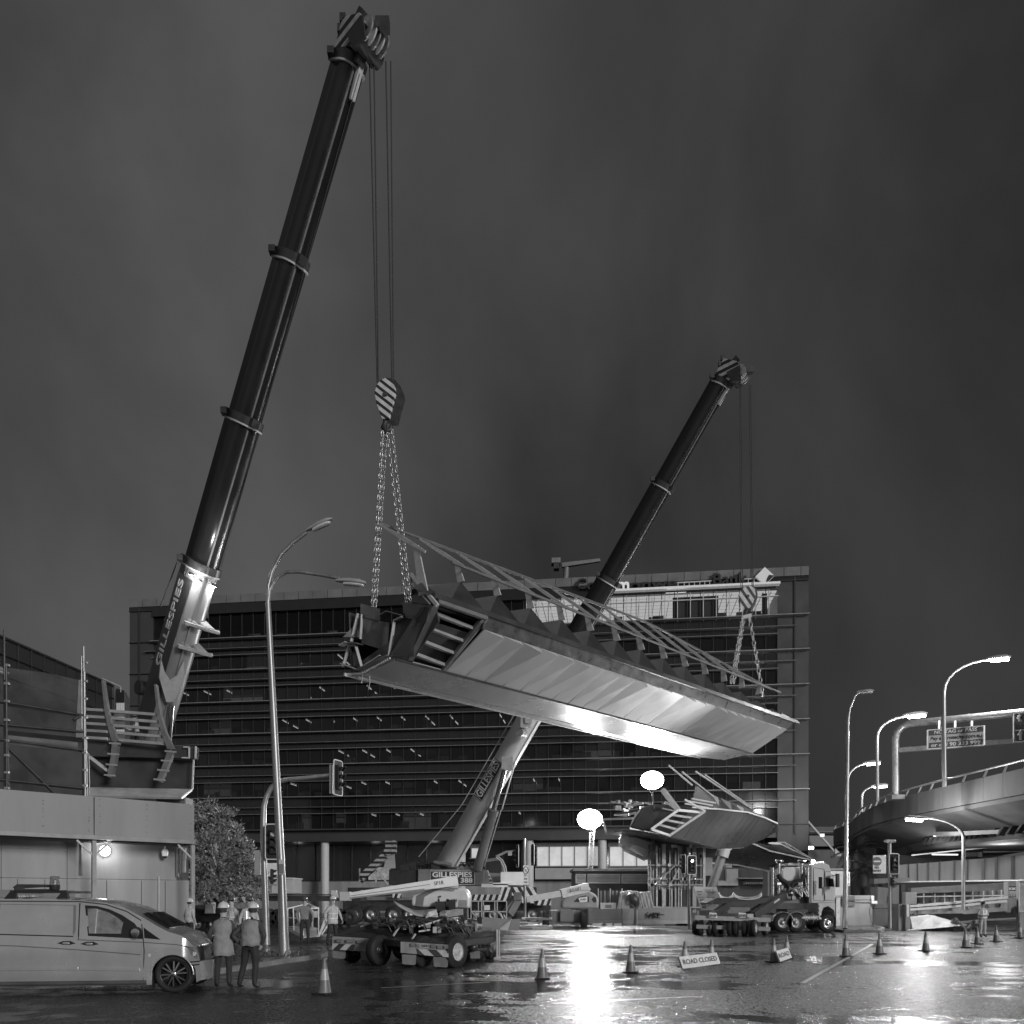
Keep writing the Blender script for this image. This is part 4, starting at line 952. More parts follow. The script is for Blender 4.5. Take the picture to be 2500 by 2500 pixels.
for k in range(16): 
    mb = MB(); p = W(rn.uniform(1495, 1640), rn.uniform(1955, 1980), rn.uniform(55.5, 58)); mb.cbox(p, rn.uniform(.1, .4), .2, rn.uniform(.1, .35), rz=rn.random()); put('clamp', mb, m_galv, pb)
# canopy rails and fins on the far part
line3('rail', [[(1665, 1884, 56), (1765, 1970-6, 60)], [(1698, 1883, 57), (1835, 1975, 62)], [(1720, 1891, 58), (1832, 1969, 63)], [(1632, 1868, 55), (1690, 1917, 57)]], .09, m_grey, pb)
for k in range(5):
    x = 1698+k*31; y = 1922+k*13; Y = 58+k
    mb = MB(); mb.slab([W(x, y, Y), W(x+24, y+12, Y), W(x+27, y+30, Y), W(x+16, y+46-k*2, Y), W(x+8, y+22, Y)], (0, .3, 0)); put('parapet_fin', mb, m_grey if k % 2 else m_mid, pb)
mb = MB(); mb.slab([W(1690, 1960, 57), W(1700, 1915, 57.5), W(1760, 1950, 60), W(1835, 1972, 62), W(1838, 1986, 62), (W(1760, 1976, 59))], (0, .2, 0)); put('far_parapet', mb, m_web, pb)
# lower ramp deck behind, going right
rb = thing('ramp_section', 'lower grey steel ramp deck passing behind the pier section towards the truck', 'bridge section', W(1850, 2100, 68))
sheet('side_plate', [(1716, 2088, 66), (1800, 2072, 66), (1850, 2058, 66), (1890, 2066, 67), (1988, 2100, 72), (1940, 2118, 72), (1881, 2128, 71), (1800, 2112, 69), (1718, 2106, 67)], m_hull, rb)
line3('edge_flange', [[(1838, 2060, 65.8), (1880, 2078, 67), (1990, 2102, 71.8)], [(1718, 2106, 66.8), (1800, 2112, 68.8), (1881, 2128, 70.8)]], .12, m_light, rb)
sheet('parapet_panel', [(1876, 2060, 68), (1905, 2062, 68), (1975, 2096, 72), (1955, 2096, 72)], M('pale_panel', .6, .4, var=.1), rb)
line3('rail', [[(1876, 2058, 68), (1915, 2056, 69), (1990, 2102, 73)], [(1915, 2056, 69), (1930, 2075, 70), (1915, 2078, 70)], [(1906, 2062, 68), (1984, 2098, 72)]], .08, m_light, rb)
# octagonal beam and steel prop
ob = thing('octagonal_beam', 'pale ribbed octagonal steel beam pointing left out of the pier formwork', 'beam', W(1550, 2065, 60))
a = W(1524, 2052, 58); b = W(1584, 2076, 61.5); mb = MB()
d = (b-a).normalized(); s1 = d.cross(V((0, 0, 1))).normalized(); s2 = s1.cross(d)
rg = lambda c, r: [c+(s1*math.cos(math.pi*(k+.5)/4)+s2*math.sin(math.pi*(k+.5)/4))*r for k in range(8)]
mb.loft([rg(a, .42), rg(a+d*.35, .62), rg(b, .78)], sm=False); put('shell', mb, M('pale_steel', .6, .35, metal=.3, var=.1), ob)
mb = MB()
for k in range(8):
    q0, q1_ = rg(a+d*.35, .66)[k], rg(b, .82)[k]; mb.beam(q0, q1_, .08, .06)
put('ribs', mb, m_light, ob)
pr = thing('steel_prop', 'slanting round steel prop holding up the ramp behind the pier', 'prop', W(1738, 2230, 66))
mb = MB(); mb.tube([W(1766, 2082, 64), W(1736, 2170, 64), W(1715, 2222, 64)], .34, 16); put('shaft', mb, m_grey, pr)
mb = MB(); mb.tube([W(1768, 2072, 63.8), W(1762, 2092, 63.8)], .5, 14); put('collar', mb, m_light, pr)
# pier formwork
pf = thing('pier_formwork', 'upright steel formwork and scaffold tubes wrapped around the concrete pier', 'formwork', W(1650, 2225, 60))
mb = MB(); mb.box(PX(1592, 62), PX(1706, 62), 61, 64, 0, PZ(2052, 62)); put('pier', mb, m_concd, pf)
rn = random.Random(21); x = 1583
while x < 1717:
    wpx = rn.choice((3, 4, 6, 9)); Y = rn.uniform(59.2, 60.6)
    if not (1662 < x < 1668):
        mb = MB(); top = 2056+rn.uniform(0, 14)+max(0, 20-abs(x-1645)) ; top = min(top, 2080)
        mb.box(PX(x, Y), PX(x+wpx, Y), Y, Y+.2, PZ(2228, Y), PZ(top-(8 if 1652 < x < 1672 else 0), Y))
        put('soldier', mb, rn.choice((m_grey, m_light, m_mid, m_galv, m_grey)), pf)
    x += wpx+rn.choice((1.5, 3, 4))
mb = MB()
for y in (2112, 2146, 2160, 2215):
    mb.tube([W(1582, y, 59), W(1718, y+1, 59)], .07, 6)
mb.tube([W(1600, 2160, 58.9), W(1650, 2110, 58.9)], .06, 6); mb.tube([W(1632, 2166, 58.9), W(1668, 2100, 58.9)], .06, 6)
for k in range(20):
    mb.cbox(W(rn.uniform(1585, 1715), rn.choice((2112, 2146, 2160, 2066, 2090)), 58.9), .22, .2, .2)
put('scaffold_tubes', mb, m_galv, pf)
mb = MB(); mb.box(PX(1716, 61), PX(1738, 61), 60.8, 61, PZ(2138, 61), PZ(2094, 61)); put('ply_panel', mb, m_grey, pf)

# ================================================================ KIOSK, FENCES, BARRIERS in the middle
kk = thing('site_cabin', 'flat roofed dark site cabin with two long white louvred vents', 'site cabin', W(1490, 2220, 66))
Yk = 64.
kx = lambda p: PX(p, Yk)
kz = lambda p: PZ(p, Yk)
mb = MB(); mb.box(kx(1404), kx(1600), Yk, Yk+4, 0, kz(2127)); put('body', mb, m_dark2, kk)
mb = MB(); mb.box(kx(1400), kx(1604), Yk-.25, Yk+4.2, kz(2127)+.003, kz(2121)); put('roof', mb, m_grey, kk)
for (a, b) in ((1405, 1430), (1434, 1514), (1517, 1598)):
    mb = MB(); x0, x1, z0, z1 = kx(a), kx(b), kz(2157), kz(2134)
    mb.box(x0, x1, Yk-.12, Yk-.02, z1-.07, z1); mb.box(x0, x1, Yk-.12, Yk-.02, z0, z0+.07); mb.box(x0, x0+.07, Yk-.12, Yk-.02, z0+.07, z1-.07); mb.box(x1-.07, x1, Yk-.12, Yk-.02, z0+.07, z1-.07)
    for k in range(6):
        z = z0+.08+(z1-z0-.1)*k/6; mb.slab([(x0+.07, Yk-.1, z), (x0+.07, Yk-.03, z+.05), (x0+.07, Yk-.03, z+.08), (x0+.07, Yk-.1, z+.03)], (x1-x0-.14, 0, 0))
    put('louvre', mb, m_light, kk)

def panel_fence(name, label, cat, a, b, z0, z1, mat, posts, grp=None, rib=0.0, ribmat=None):
    a = V(a); b = V(b); t = thing(name, label, cat, (a.x, a.y, 0), group=grp); d = (b-a).normalized(); nn = V((d.y, -d.x, 0))
    if nn.y > 0: nn = -nn
    mb = MB()
    if rib:
        L_ = (b-a).length; k = int(L_/rib); pts = []
        for i in range(k+1): pts.append(a+d*(L_*i/k)+nn*(.05 if i % 2 else 0))
        for p, q in zip(pts, pts[1:]): mb.add([p+V((0, 0, z0)), q+V((0, 0, z0)), q+V((0, 0, z1)), p+V((0, 0, z1)), p+V((0, 0, z0))-nn*.03, q+V((0, 0, z0))-nn*.03, q+V((0, 0, z1))-nn*.03, p+V((0, 0, z1))-nn*.03], [(0, 1, 2, 3), (7, 6, 5, 4), (3, 2, 6, 7), (0, 4, 5, 1)], sm=False)
    else: mb.slab([a+V((0, 0, z0)), b+V((0, 0, z0)), b+V((0, 0, z1)), a+V((0, 0, z1))], -nn*.04)
    put('panel', mb, mat, t)
    for i in range(posts):
        p = a.lerp(b, i/(posts-1) if posts > 1 else 0)+nn*.1; mb = MB(); mb.tube([p+V((0, 0, z0-.05)), p+V((0, 0, z1+.15))], .04, 6); put('post', mb, m_galv, t)
    return t
Yb = 58.5
# concrete barrier blocks
def jersey(a, b, h, mat, label, grp, wd=.6):
    a = V(a); b = V(b); d = (b-a).normalized(); nn = V((d.y, -d.x, 0))
    if nn.y > 0: nn = -nn
    pr_ = [(-wd/2, 0), (wd/2, 0), (wd/2, .12), (wd*.28, .35), (wd*.18, h), (-wd*.18, h), (-wd*.28, .35), (-wd/2, .12)]
    mb = MB(); mb.slab([a+nn*x+V((0, 0, z)) for x, z in pr_], b-a); o = put('concrete_barrier', mb, mat); tag(o, label, 'barrier', grp); return o
gb = 'concrete barriers along the far kerb'
brr = []
for i, (p0, p1, h, mt, lb) in enumerate(((1436, 1517, 1.15, m_concd, 'dark concrete barrier beside the low lift wheels, no marks on it'), (1519, 1549, 1.2, m_conc, 'short pale concrete barrier with a small scribble, left of the thin tree stem'), (1555, 1686, 1.2, m_conc, 'long concrete barrier with a black spray paint tag in front of the pier'))):
    brr.append(jersey(W(p0, 0, Yb)*V((1, 1, 0)) if False else V((PX(p0, Yb), Yb, 0)), V((PX(p1, Yb), Yb, 0)), h, mt, lb, gb))
# spray tag on the long barrier
mb = MB(); bo = brr[2]
def scr(pts, r=.035):
    mb.tube([W(x, y, Yb-.2) for x, y in pts], r, 5)
scr([(1582, 2228), (1576, 2232), (1584, 2236), (1574, 2242)]); scr([(1584, 2242), (1588, 2229), (1590, 2238), (1594, 2228), (1593, 2243)]); scr([(1597, 2227), (1597, 2242)]); scr([(1603, 2228), (1597, 2234), (1603, 2241)]); scr([(1611, 2229), (1606, 2229), (1605, 2241), (1611, 2240)]); scr([(1605, 2235), (1610, 2235)]); scr([(1574, 2236), (1600, 2232), (1622, 2233)], .025)
put('graffiti', mb, m_letb, bo)
# long low wall behind with fences on top
lw = panel_fence('picket_fence', 'open picket fence between the low lift and the shade cloth', 'fence', (PX(1460, 59.8), 59.8, 0), (PX(1518, 59.8), 59.8, 0), 1.2, PZ(2174, 59.8), m_dark2, 3, rib=.14)
t = thing('corrugated_fence', 'corrugated metal fence with rust streaks below the pier formwork', 'fence', (PX(1640, 59.6), 59.6, 0))
a = V((PX(1598, 59.6), 59.6, 0)); mb = MB(); k = 60; L_ = PX(1690, 59.6)-a.x
for i in range(k):
    x0 = a.x+L_*i/k; x1 = a.x+L_*(i+1)/k; y0 = 59.6-(.07 if i % 2 else 0); y1 = 59.6-(.07 if (i+1) % 2 else 0)
    mb.quad((x0, y0, 1.1), (x1, y1, 1.1), (x1, y1, PZ(2172, 59.6)), (x0, y0, PZ(2172, 59.6)))
put('sheeting', mb, M('rusted_sheet', .14, .6, var=.6, scale=1.2, streak=True), t)
for px in (1640, 1641+22): mb = MB(); mb.tube([W(px, 2225, 59.3), W(px, 2170, 59.3)], .05, 6); put('post', mb, m_light, t)
t = thing('shade_cloth_screen', 'sagging pale shade cloth with a dark curving mark in front of the pier', 'screen', (PX(1555, 59), 59.0, 0))
mb = MB(); top = [(1514, 2178), (1530, 2174), (1553, 2175), (1562, 2178), (1587, 2176)]; bot = [(1506, 2221), (1526, 2222), (1555, 2222), (1575, 2223), (1598, 2223)]
NX, NZ = 40, 10; grid = []
def lerp_list(Lst, f):
    s = f*(len(Lst)-1); i = min(int(s), len(Lst)-2); g = s-i; return (Lst[i][0]+(Lst[i+1][0]-Lst[i][0])*g, Lst[i][1]+(Lst[i+1][1]-Lst[i][1])*g)
for i in range(NX+1):
    tp = lerp_list(top, i/NX); bt = lerp_list(bot, i/NX)
    for j in range(NZ+1):
        f = j/NZ; x = tp[0]+(bt[0]-tp[0])*f; y = tp[1]+(bt[1]-tp[1])*f
        grid.append(W(x, y, 59.0-.3*f+.05*math.sin(i*1.9)+.04*math.sin(i*.7+j)))
for i in range(NX):
    for j in range(NZ): q = i*(NZ+1)+j; mb.f.append((q, q+NZ+1, q+NZ+2, q+1)); mb.mi.append(0); mb.sm.append(True)
mb.v = [tuple(v) for v in grid]; cl = put('cloth', mb, M('shade_cloth', .3, .8, var=.2, scale=2), t)
md = cl.modifiers.new('s', 'SOLIDIFY'); md.thickness = .02
mb = MB(); mb.tube([W(x, y, 58.55) for x, y in ((1530, 2188), (1536, 2184), (1542, 2186), (1548, 2198), (1550, 2208), (1546, 2214))], [.04, .15, .3, .4, .3, .05], 6); mb.tube([W(x, y, 58.5) for x, y in ((1545, 2220), (1554, 2212), (1566, 2206))], [.12, .1, .03], 6); put('painted_mark', mb, m_dark2, t)
mb = MB(); mb.tube([W(1550, 2259, 57.6), W(1551, 2220, 57.6)], [.1, .09], 7); mb.tube([W(1551, 2222, 57.6), W(1543, 2208, 57.6)], .05, 6); mb.tube([W(1551, 2226, 57.6), W(1565, 2206, 57.6)], .04, 6); o = put('bare_sapling', mb, M('bark', .14, .8, var=.3)); tag(o, 'thin bare tree stem standing in front of the concrete barriers', 'tree')
mb = MB(); mb.tube([W(1555, 2258, 57.5), W(1555, 2222, 57.5)], .04, 6); tag(put('stake', mb, m_light), 'pale wooden stake beside the thin bare tree stem', 'stake')
o = thing('site_notice', 'small pale notice board on the picket fence behind the low lift', 'notice', W(1482, 2212, 59.3)); mb = MB(); mb.box(PX(1466, 59.3), PX(1504, 59.3), 59.25, 59.3, PZ(2222, 59.3), PZ(2204, 59.3)); put('board', mb, m_light, o); mb = MB(); mb.box(PX(1478, 59.2), PX(1493, 59.2), 59.2, 59.24, PZ(2217, 59.2), PZ(2209, 59.2)); put('panel', mb, m_mid, o)
for i, (px, l) in enumerate(((1447, .9), (1470, .7), (1500, .5), (1622, 1.6), (1650, 1.2))):
    mb = MB(); mb.box(PX(px, 57), PX(px, 57)+l, 56.9, 57.2, 0, .14); o = put('timber_block', mb, m_light if i < 3 else m_mid); tag(o, 'timber baulk lying on the wet road at the foot of the concrete barriers', 'timber', 'timbers at the foot of the barriers')
# tilted information board
ib = thing('site_plan_board', 'large tilted white board covered in small diagrams behind the trailer', 'board', W(1740, 2240, 52))
Pb = [W(1694, 2164, 52), W(1750, 2166, 52), W(1756, 2190, 52), W(1752, 2222, 52), W(1712, 2222, 52)]
mb = MB(); mb.slab(Pb, (0, .06, 0)); put('board', mb, M('board_white', .6, .5, var=.08), ib)
mb = MB(); rn = random.Random(4)
for (x0, y0, x1, y1) in ((1702, 2176, 1714, 2178), (1704, 2183, 1712, 2185), (1703, 2190, 1718, 2191), (1710, 2196, 1722, 2201), (1712, 2203, 1724, 2210), (1714, 2212, 1724, 2218), (1722, 2172, 1736, 2173), (1724, 2177, 1748, 2178), (1726, 2190, 1748, 2191), (1740, 2170, 1741, 2186), (1728, 2194, 1729, 2214), (1735, 2198, 1750, 2199), (1735, 2206, 1750, 2207)):
    mb.box(PX(x0, 51.95), PX(x1, 51.95), 51.94, 51.98, PZ(y1, 51.95), PZ(y0, 51.95))
put('diagrams', mb, m_mid, ib)
mb = MB(); mb.beam(W(1715, 2222, 52.2), W(1715, 2266, 52.6), .06, .06); mb.beam(W(1750, 2222, 52.2), W(1750, 2266, 52.6), .06, .06); mb.box(PX(1706, 52), PX(1770, 52), 51.6, 52.4, 0, PZ(2222, 52)); put('stand', mb, m_mid, ib)
# cabinet boxes and low buildings behind the pier (right of it)
o = thing('office_podium', 'low dark building front with a shelf of small vents behind the trailer', 'low building', W(1850, 2200, 80))
mb = MB(); mb.box(PX(1740, 80), PX(1990, 80), 80, 88, 0, PZ(2118, 80)); put('wall', mb, m_concd, o)
mb = MB(); mb.box(PX(1772, 79.8), PX(1800, 79.8), 79.5, 79.98, PZ(2162, 79.8), PZ(2122, 79.8)); put('pillar', mb, m_light, o)
mb = MB(); mb.box(PX(1751, 79.6), PX(1776, 79.6), 79.3, 79.6, PZ(2162, 79.6), PZ(2150, 79.6)); put('sign_panel', mb, m_light, o)
mb = MB(); mb.box(PX(1816, 79.5), PX(1868, 79.5), 79.2, 79.98, PZ(2160, 79.5), PZ(2155, 79.5)); mb.box(PX(1800, 79.5), PX(1868, 79.5), 78.8, 79.98, PZ(2146, 79.5), PZ(2143, 79.5)); put('shelf', mb, m_grey, o)
mb = MB()
for k in range(10): mb.disc(W(1820+k*5, 2158, 79.1), (0, 1, 0), .07, .1, 8)
put('vents', mb, m_dark, o)

# ================================================================ FLOODLIGHTS
def flood_head(parent, c, wd=1.25, en=9000, glow=30, d=(0, -1, -.35)):
    c = V(c); n_ = 24; prof = [(wd*.44*math.sin(R(t_)), wd*.56*math.cos(R(t_))) for t_ in range(-80, 81, 16)]
    mb = MB(); mb.lathe(c, (0, 0, 1), [(prof[0][0], .001)]+prof+[(prof[-1][0], .001)], n_); put('lamp_glare', mb, emis('flood_glare_%d' % glow, glow), parent)  # glowing oval shaped to the lamp's glare, not to its housing
    mb = MB(); mb.lathe(c+V((0, 0, wd*.435)), (0, 0, 1), [(0, wd*.12), (.08, wd*.1), (.1, .001)], 14); mb.lathe(c-V((0, 0, wd*.6)), (0, 0, 1), [(0, .08), (.12, wd*.12), (.2, wd*.12)], 14); put('lamp_cap', mb, m_dark, parent)
    if en: lamp(parent, c+V(d).normalized()*wd*.7, en, .5, typ='SPOT', d=(0, -1, -.12), spot=150, blend=.8); lamp(parent, c+V((0, 1.2, .4)), en*.12, .4)
fl1 = thing('floodlight', 'brightest floodlight on a thin pole above the pier bridge section, under the hanging bridge', 'floodlight', W(1597, 1985, 56))
flood_head(fl1, W(1592, 1905, 50), en=0, glow=26)
lamp(fl1, W(1592, 1905, 49.2), 6500, .6, typ='SPOT', d=(-.15, -.45, 1), spot=165, blend=.6)
mb = MB(); mb.tube([W(1597, 1985, 55.5), W(1593, 1945, 52), W(1592, 1912, 50.5)], .05, 8); put('pole', mb, m_galv, fl1)
fl2 = thing('floodlight', 'floodlight on a lattice mast rising behind the louvred site cabin', 'floodlight', W(1443, 2121, 64.5))
flood_head(fl2, W(1440, 2000, 64), wd=1.75, en=12000, glow=42)
mb = MB(); a = W(1441, 2121, 64.6); b = W(1447, 2012, 64.6)
for dx in (-.16, .16): mb.beam(a+V((dx, 0, 0)), b+V((dx, 0, 0)), .07, .07)
for k in range(18):
    p = a.lerp(b, k/18); q = a.lerp(b, (k+1)/18); s = .16 if k % 2 else -.16; mb.beam(p+V((-s, 0, 0)), q+V((s, 0, 0)), .04, .04)
put('lattice_mast', mb, m_light, fl2)

# ================================================================ STREET LAMPS
def street_lamp(label, pts, r0, r1, head, hd_dir, lit=0.0, grp=None, hs=1.0, cat='street lamp', hangs=True):
    P = [W(*p) for p in pts]
    t = thing('street_lamp', label, cat, P[0], group=grp)
    mb = MB(); mb.tube(P, [r0+(r1-r0)*i/(len(P)-1) for i in range(len(P))], 12); put('pole', mb, m_pole, t)
    street_head(t, W(*head), V(hd_dir).normalized(), lit, hs); return t
def street_head(t, c, d, lit, hs):
    c = V(c); d = V(d).normalized()
    side = d.cross(V((0, 0, 1))).normalized()
    rings = []
    for f, a_, b_ in ((-.45, .05, .05), (-.3, .1, .09), (0, .17, .12), (.3, .16, .11), (.48, .07, .05)):
        rings.append([c+d*f*hs+(side*math.cos(k*math.pi/5)*a_+V((0, 0, 1))*max(-.3, math.sin(k*math.pi/5))*b_)*hs for k in range(10)])
    mb = MB(); mb.loft(rings); h = put('lamp_head', mb, m_grey, t)
    mb = MB(); rings = []
    for f, a_ in ((-.2, .1), (0, .15), (.3, .14), (.42, .06)):
        rings.append([c+d*f*hs+V((0, 0, -.04*hs))+(side*math.cos(k*math.pi/4)*a_-V((0, 0, 1))*(.02+.07*abs(math.sin(k*math.pi/4))*(1 if k < 4 else 0)))*hs for k in range(8)])
    mb.loft(rings); put('lens', mb, e_street if lit else m_lens, h)
    if lit: lamp(t, c-V((0, 0, .35*hs)), lit, .25)
# near double lamp post (unlit)
dl = thing('street_lamp', 'tall unlit lamp post with two curved arms standing on the near kerb', 'street lamp', G(694, 2332, .13))
Yl = G(694, 2332, .13).y
base = G(694, 2332, .13)
mb = MB(); mb.tube([base, W(688, 2150, Yl), W(668, 1750, Yl), W(654, 1470, Yl)], [.17, .13, .11, .085], 14); put('pole', mb, m_pole, dl)
mb = MB(); mb.tube([W(x, y, Yl) for x, y in ((654, 1475), (655, 1430), (664, 1395), (685, 1355), (715, 1325), (748, 1300))], .06, 10); put('arm', mb, m_pole, dl)
mb = MB(); mb.tube([W(x, y, Yl) for x, y in ((655, 1470), (658, 1440), (672, 1414), (700, 1397), (730, 1396), (780, 1403), (828, 1412))], .055, 10); put('arm', mb, m_pole, dl)
street_head(dl, W(778, 1282, Yl), (1, 0, .45), 0, 1.0); street_head(dl, W(855, 1421, Yl), (1, 0, -.08), 0, 1.05)
mb = MB(); mb.box(PX(685, Yl), PX(698, Yl), Yl-.2, Yl-.17, PZ(2135, Yl), PZ(2099, Yl)); pl_ = put('plate', mb, m_light, dl)
mb = MB(); mb.box(PX(686, Yl), PX(697, Yl), Yl-.215, Yl-.205, PZ(2133, Yl), PZ(2110, Yl)); put('plate_face', mb, m_mid, pl_)
mb = MB(); rn = random.Random(2)
for k in range(80): 
    a_ = rn.random()*6.28; r_ = rn.random()*.55; p = base+V((math.cos(a_)*r_*1.5, math.sin(a_)*r_, .0)); mb.beam(p, p+V((rn.uniform(-.1, .1), rn.uniform(-.1, .1), rn.uniform(.05, .16))), .03, .02)
tag(put('debris', mb, M('wet_leaves', .1, .5, var=.4)), 'dark leaf litter around the foot of the double lamp post', 'leaf litter', kind='stuff')
# right-hand tall pole with dark lamp head
Yp = G(2063, 2268).y
tp_ = thing('street_lamp', 'tall unlit pole with a short curved arm and dark head near the truck cab', 'street lamp', G(2063, 2268, .13))
mb = MB(); mb.tube([G(2063, 2268, .13), W(2066, 2050, Yp), W(2069, 1850, Yp), W(2070, 1760, Yp), W(2074, 1730, Yp), W(2088, 1698, Yp), W(2100, 1690, Yp)], [.15, .13, .12, .09, .08, .07, .06], 12); put('pole', mb, m_pole, tp_)
street_head(tp_, W(2112, 1688, Yp), (1, 0, .08), 0, 1.1)
mb = MB(); mb.box(PX(2063, Yp-.3), PX(2076, Yp-.3), Yp-.25, Yp-.2, PZ(2163, Yp), PZ(2129, Yp)); s_ = put('one_way_sign', mb, m_white, tp_)
text('lettering', 'ONE', m_letb, s_, (PX(2069.5, Yp-.3), Yp-.26, PZ(2136, Yp)), (1, 0, 0), (0, -1, 0), .26, width=.2); text('lettering', 'WAY', m_letb, s_, (PX(2069.5, Yp-.3), Yp-.26, PZ(2147, Yp)), (1, 0, 0), (0, -1, 0), .26, width=.22)
mb = MB(); q = W(2069.5, 2158, Yp-.26); mb.beam(q+V((.11, 0, 0)), q-V((.05, 0, 0)), .02, .05); mb.slab([q-V((.12, 0, 0)), q+V((-.03, 0, .07)), q+V((-.03, 0, -.07))], (0, .02, 0)); put('arrow', mb, m_letb, s_)

# ================================================================ TRAFFIC LIGHTS
def tl_head(parent, c, faced, sc_=1.0, lit=-1, litv=1.0, board=True, side=False):
    """three-aspect head; faced = direction it faces"""
    c = V(c); f = V(faced).normalized(); s = f.cross(V((0, 0, 1))).normalized(); z = V((0, 0, 1))
    mb = MB(); mb.cbox(c, 1, 1, 1, mat=Matrix.Translation(c) @ Matrix((s, f, z)).transposed().to_4x4() @ Matrix.Diagonal((.3*sc_, .2*sc_, .95*sc_, 1)))
    h = put('signal_head', mb, m_black, parent, bevel=.03)
    if board:
        pts = []; W_, H_, r_ = .32*sc_, .68*sc_, .1*sc_
        for cx_, cz_, a0 in ((W_-r_, H_-r_, 0), (-W_+r_, H_-r_, 90), (-W_+r_, -H_+r_, 180), (W_-r_, -H_+r_, 270)):
            for k in range(4): a_ = R(a0+30*k); pts.append((cx_+r_*math.cos(a_), cz_+r_*math.sin(a_)))
        P = [c+s*x+z*y-f*.02 for x, y in pts]
        mb = MB(); mb.slab(P, -f*.02); put('target_board', mb, m_black, h)
        mb = MB(); P.append(P[0]); mb.tube([p+f*.01 for p in P], .022*sc_, 6, False); put('board_border', mb, m_white, h)
    for k in range(3):
        q = c+z*(.3-.3*k)*sc_+f*.1*sc_
        mb = MB(); mb.disc(q, f, .1*sc_, .03, 16); put('signal_lens', mb, (emis('signal_lit', 3.5*litv) if k == lit else m_lens if k == lit-10 else m_dark), h)
        n = 10; vs = []; fs = []
        for i in range(n+1):
            a_ = R(-20+220*i/n); rad = s*math.cos(a_)*.125*sc_+z*math.sin(a_)*.125*sc_
            vs += [q+rad, q+rad+f*(.22*sc_ if 1 else 0)*(.55+.45*max(0, math.sin(a_)))]
        for i in range(n): fs.append((2*i, 2*i+1, 2*i+3, 2*i+2))
        mb = MB(); mb.add(vs, fs, sm=True); v_ = put('visor', mb, m_black, h); md = v_.modifiers.new('s', 'SOLIDIFY'); md.thickness = .012
    return h
# near left signal with mast arm
Y1 = GY(2315)
t1 = thing('traffic_light', 'traffic light with a long curved mast arm beside the near double lamp post', 'traffic light', (PX(651, Y1), Y1, .13))
mb = MB(); mb.tube([(PX(651, Y1), Y1, .13), W(646, 2150, Y1), W(643, 2040, Y1), W(643, 2000, Y1)]+[W(x, y, Y1) for x, y in ((644, 1970), (650, 1945), (663, 1922), (682, 1908), (705, 1903), (750, 1899), (808, 1892))], [.15, .12, .12, .12, .11, .1, .1, .1, .09, .08, .07], 12); put('mast', mb, m_pole, t1)
tl_head(t1, W(668, 2055, Y1-.3), (.05, -1, 0), 1.0, lit=10)
mb = MB(); mb.box(PX(623, Y1), PX(636, Y1), Y1-.1, Y1+.1, PZ(2136, Y1), PZ(2076, Y1)); put('side_sign', mb, m_grey, t1)
tl_head(t1, W(664, 2140, Y1-.1), (1, .2, 0), .62, board=False)
tl_head(t1, W(826, 1899, Y1), (1, -.35, 0), 1.0)
mb = MB(); mb.box(PX(806, Y1), PX(814, Y1), Y1-.12, Y1+.12, PZ(1938, Y1), PZ(1868, Y1)); put('arm_bracket', mb, m_galv, t1)
# centre signal on island
Y2 = GY(2259)
t2 = thing('traffic_light', 'traffic light on the centre island with two side on heads', 'traffic light', (PX(1282, Y2), Y2, .13))
mb = MB(); mb.tube([(PX(1282, Y2), Y2, .13), W(1280, 2047, Y2)], .1, 12); put('mast', mb, m_pole, t2)
tl_head(t2, W(1263, 2090, Y2), (-1, -.2, 0), 1.15); tl_head(t2, W(1301, 2087, Y2), (.95, .25, 0), 1.1)
mb = MB(); mb.box(PX(1277, Y2), PX(1290, Y2), Y2-.2, Y2-.16, PZ(2160, Y2), PZ(2113, Y2)); s_ = put('turn_plate', mb, m_white, t2)
mb = MB(); q = W(1283.5, 2125, Y2-.19); mb.tube([q+V((math.cos(k*math.pi/8)*.18, 0, math.sin(k*math.pi/8)*.26)) for k in range(17)], .03, 6); mb.beam(q+V((-.12, -.02, .15)), q+V((.12, -.02, -.15)), .03, .03); mb.tube([q+V((-.05, 0, -.15)), q+V((-.05, 0, .06)), q+V((.08, 0, .06))], .02, 5); put('symbol', mb, m_letb, s_)
for w_, yy in (('NO', 2138), ('RIGHT', 2146), ('TURN', 2154)): text('lettering', w_, m_letb, s_, (PX(1283.5, Y2-.19), Y2-.21, PZ(yy, Y2)), (1, 0, 0), (0, -1, 0), .16, width=.24)
# signal by trailer, lit
Y3 = GY(2266)
t3 = thing('traffic_light', 'traffic light with a glowing top lamp beside the pier and trailer', 'traffic light', (PX(1682, Y3), Y3, 0))
mb = MB(); mb.tube([(PX(1682, Y3), Y3, 0), W(1682, 2082, Y3)], .09, 12); put('mast', mb, m_pole, t3)
tl_head(t3, W(1689, 2112, Y3-.3), (.05, -1, 0), .88, lit=0, litv=2.2); tl_head(t3, W(1668, 2110, Y3), (-1, -.3, 0), .88); tl_head(t3, W(1695, 2150, Y3-.1), (1, -.5, 0), .5, board=False, lit=0, litv=1.5)
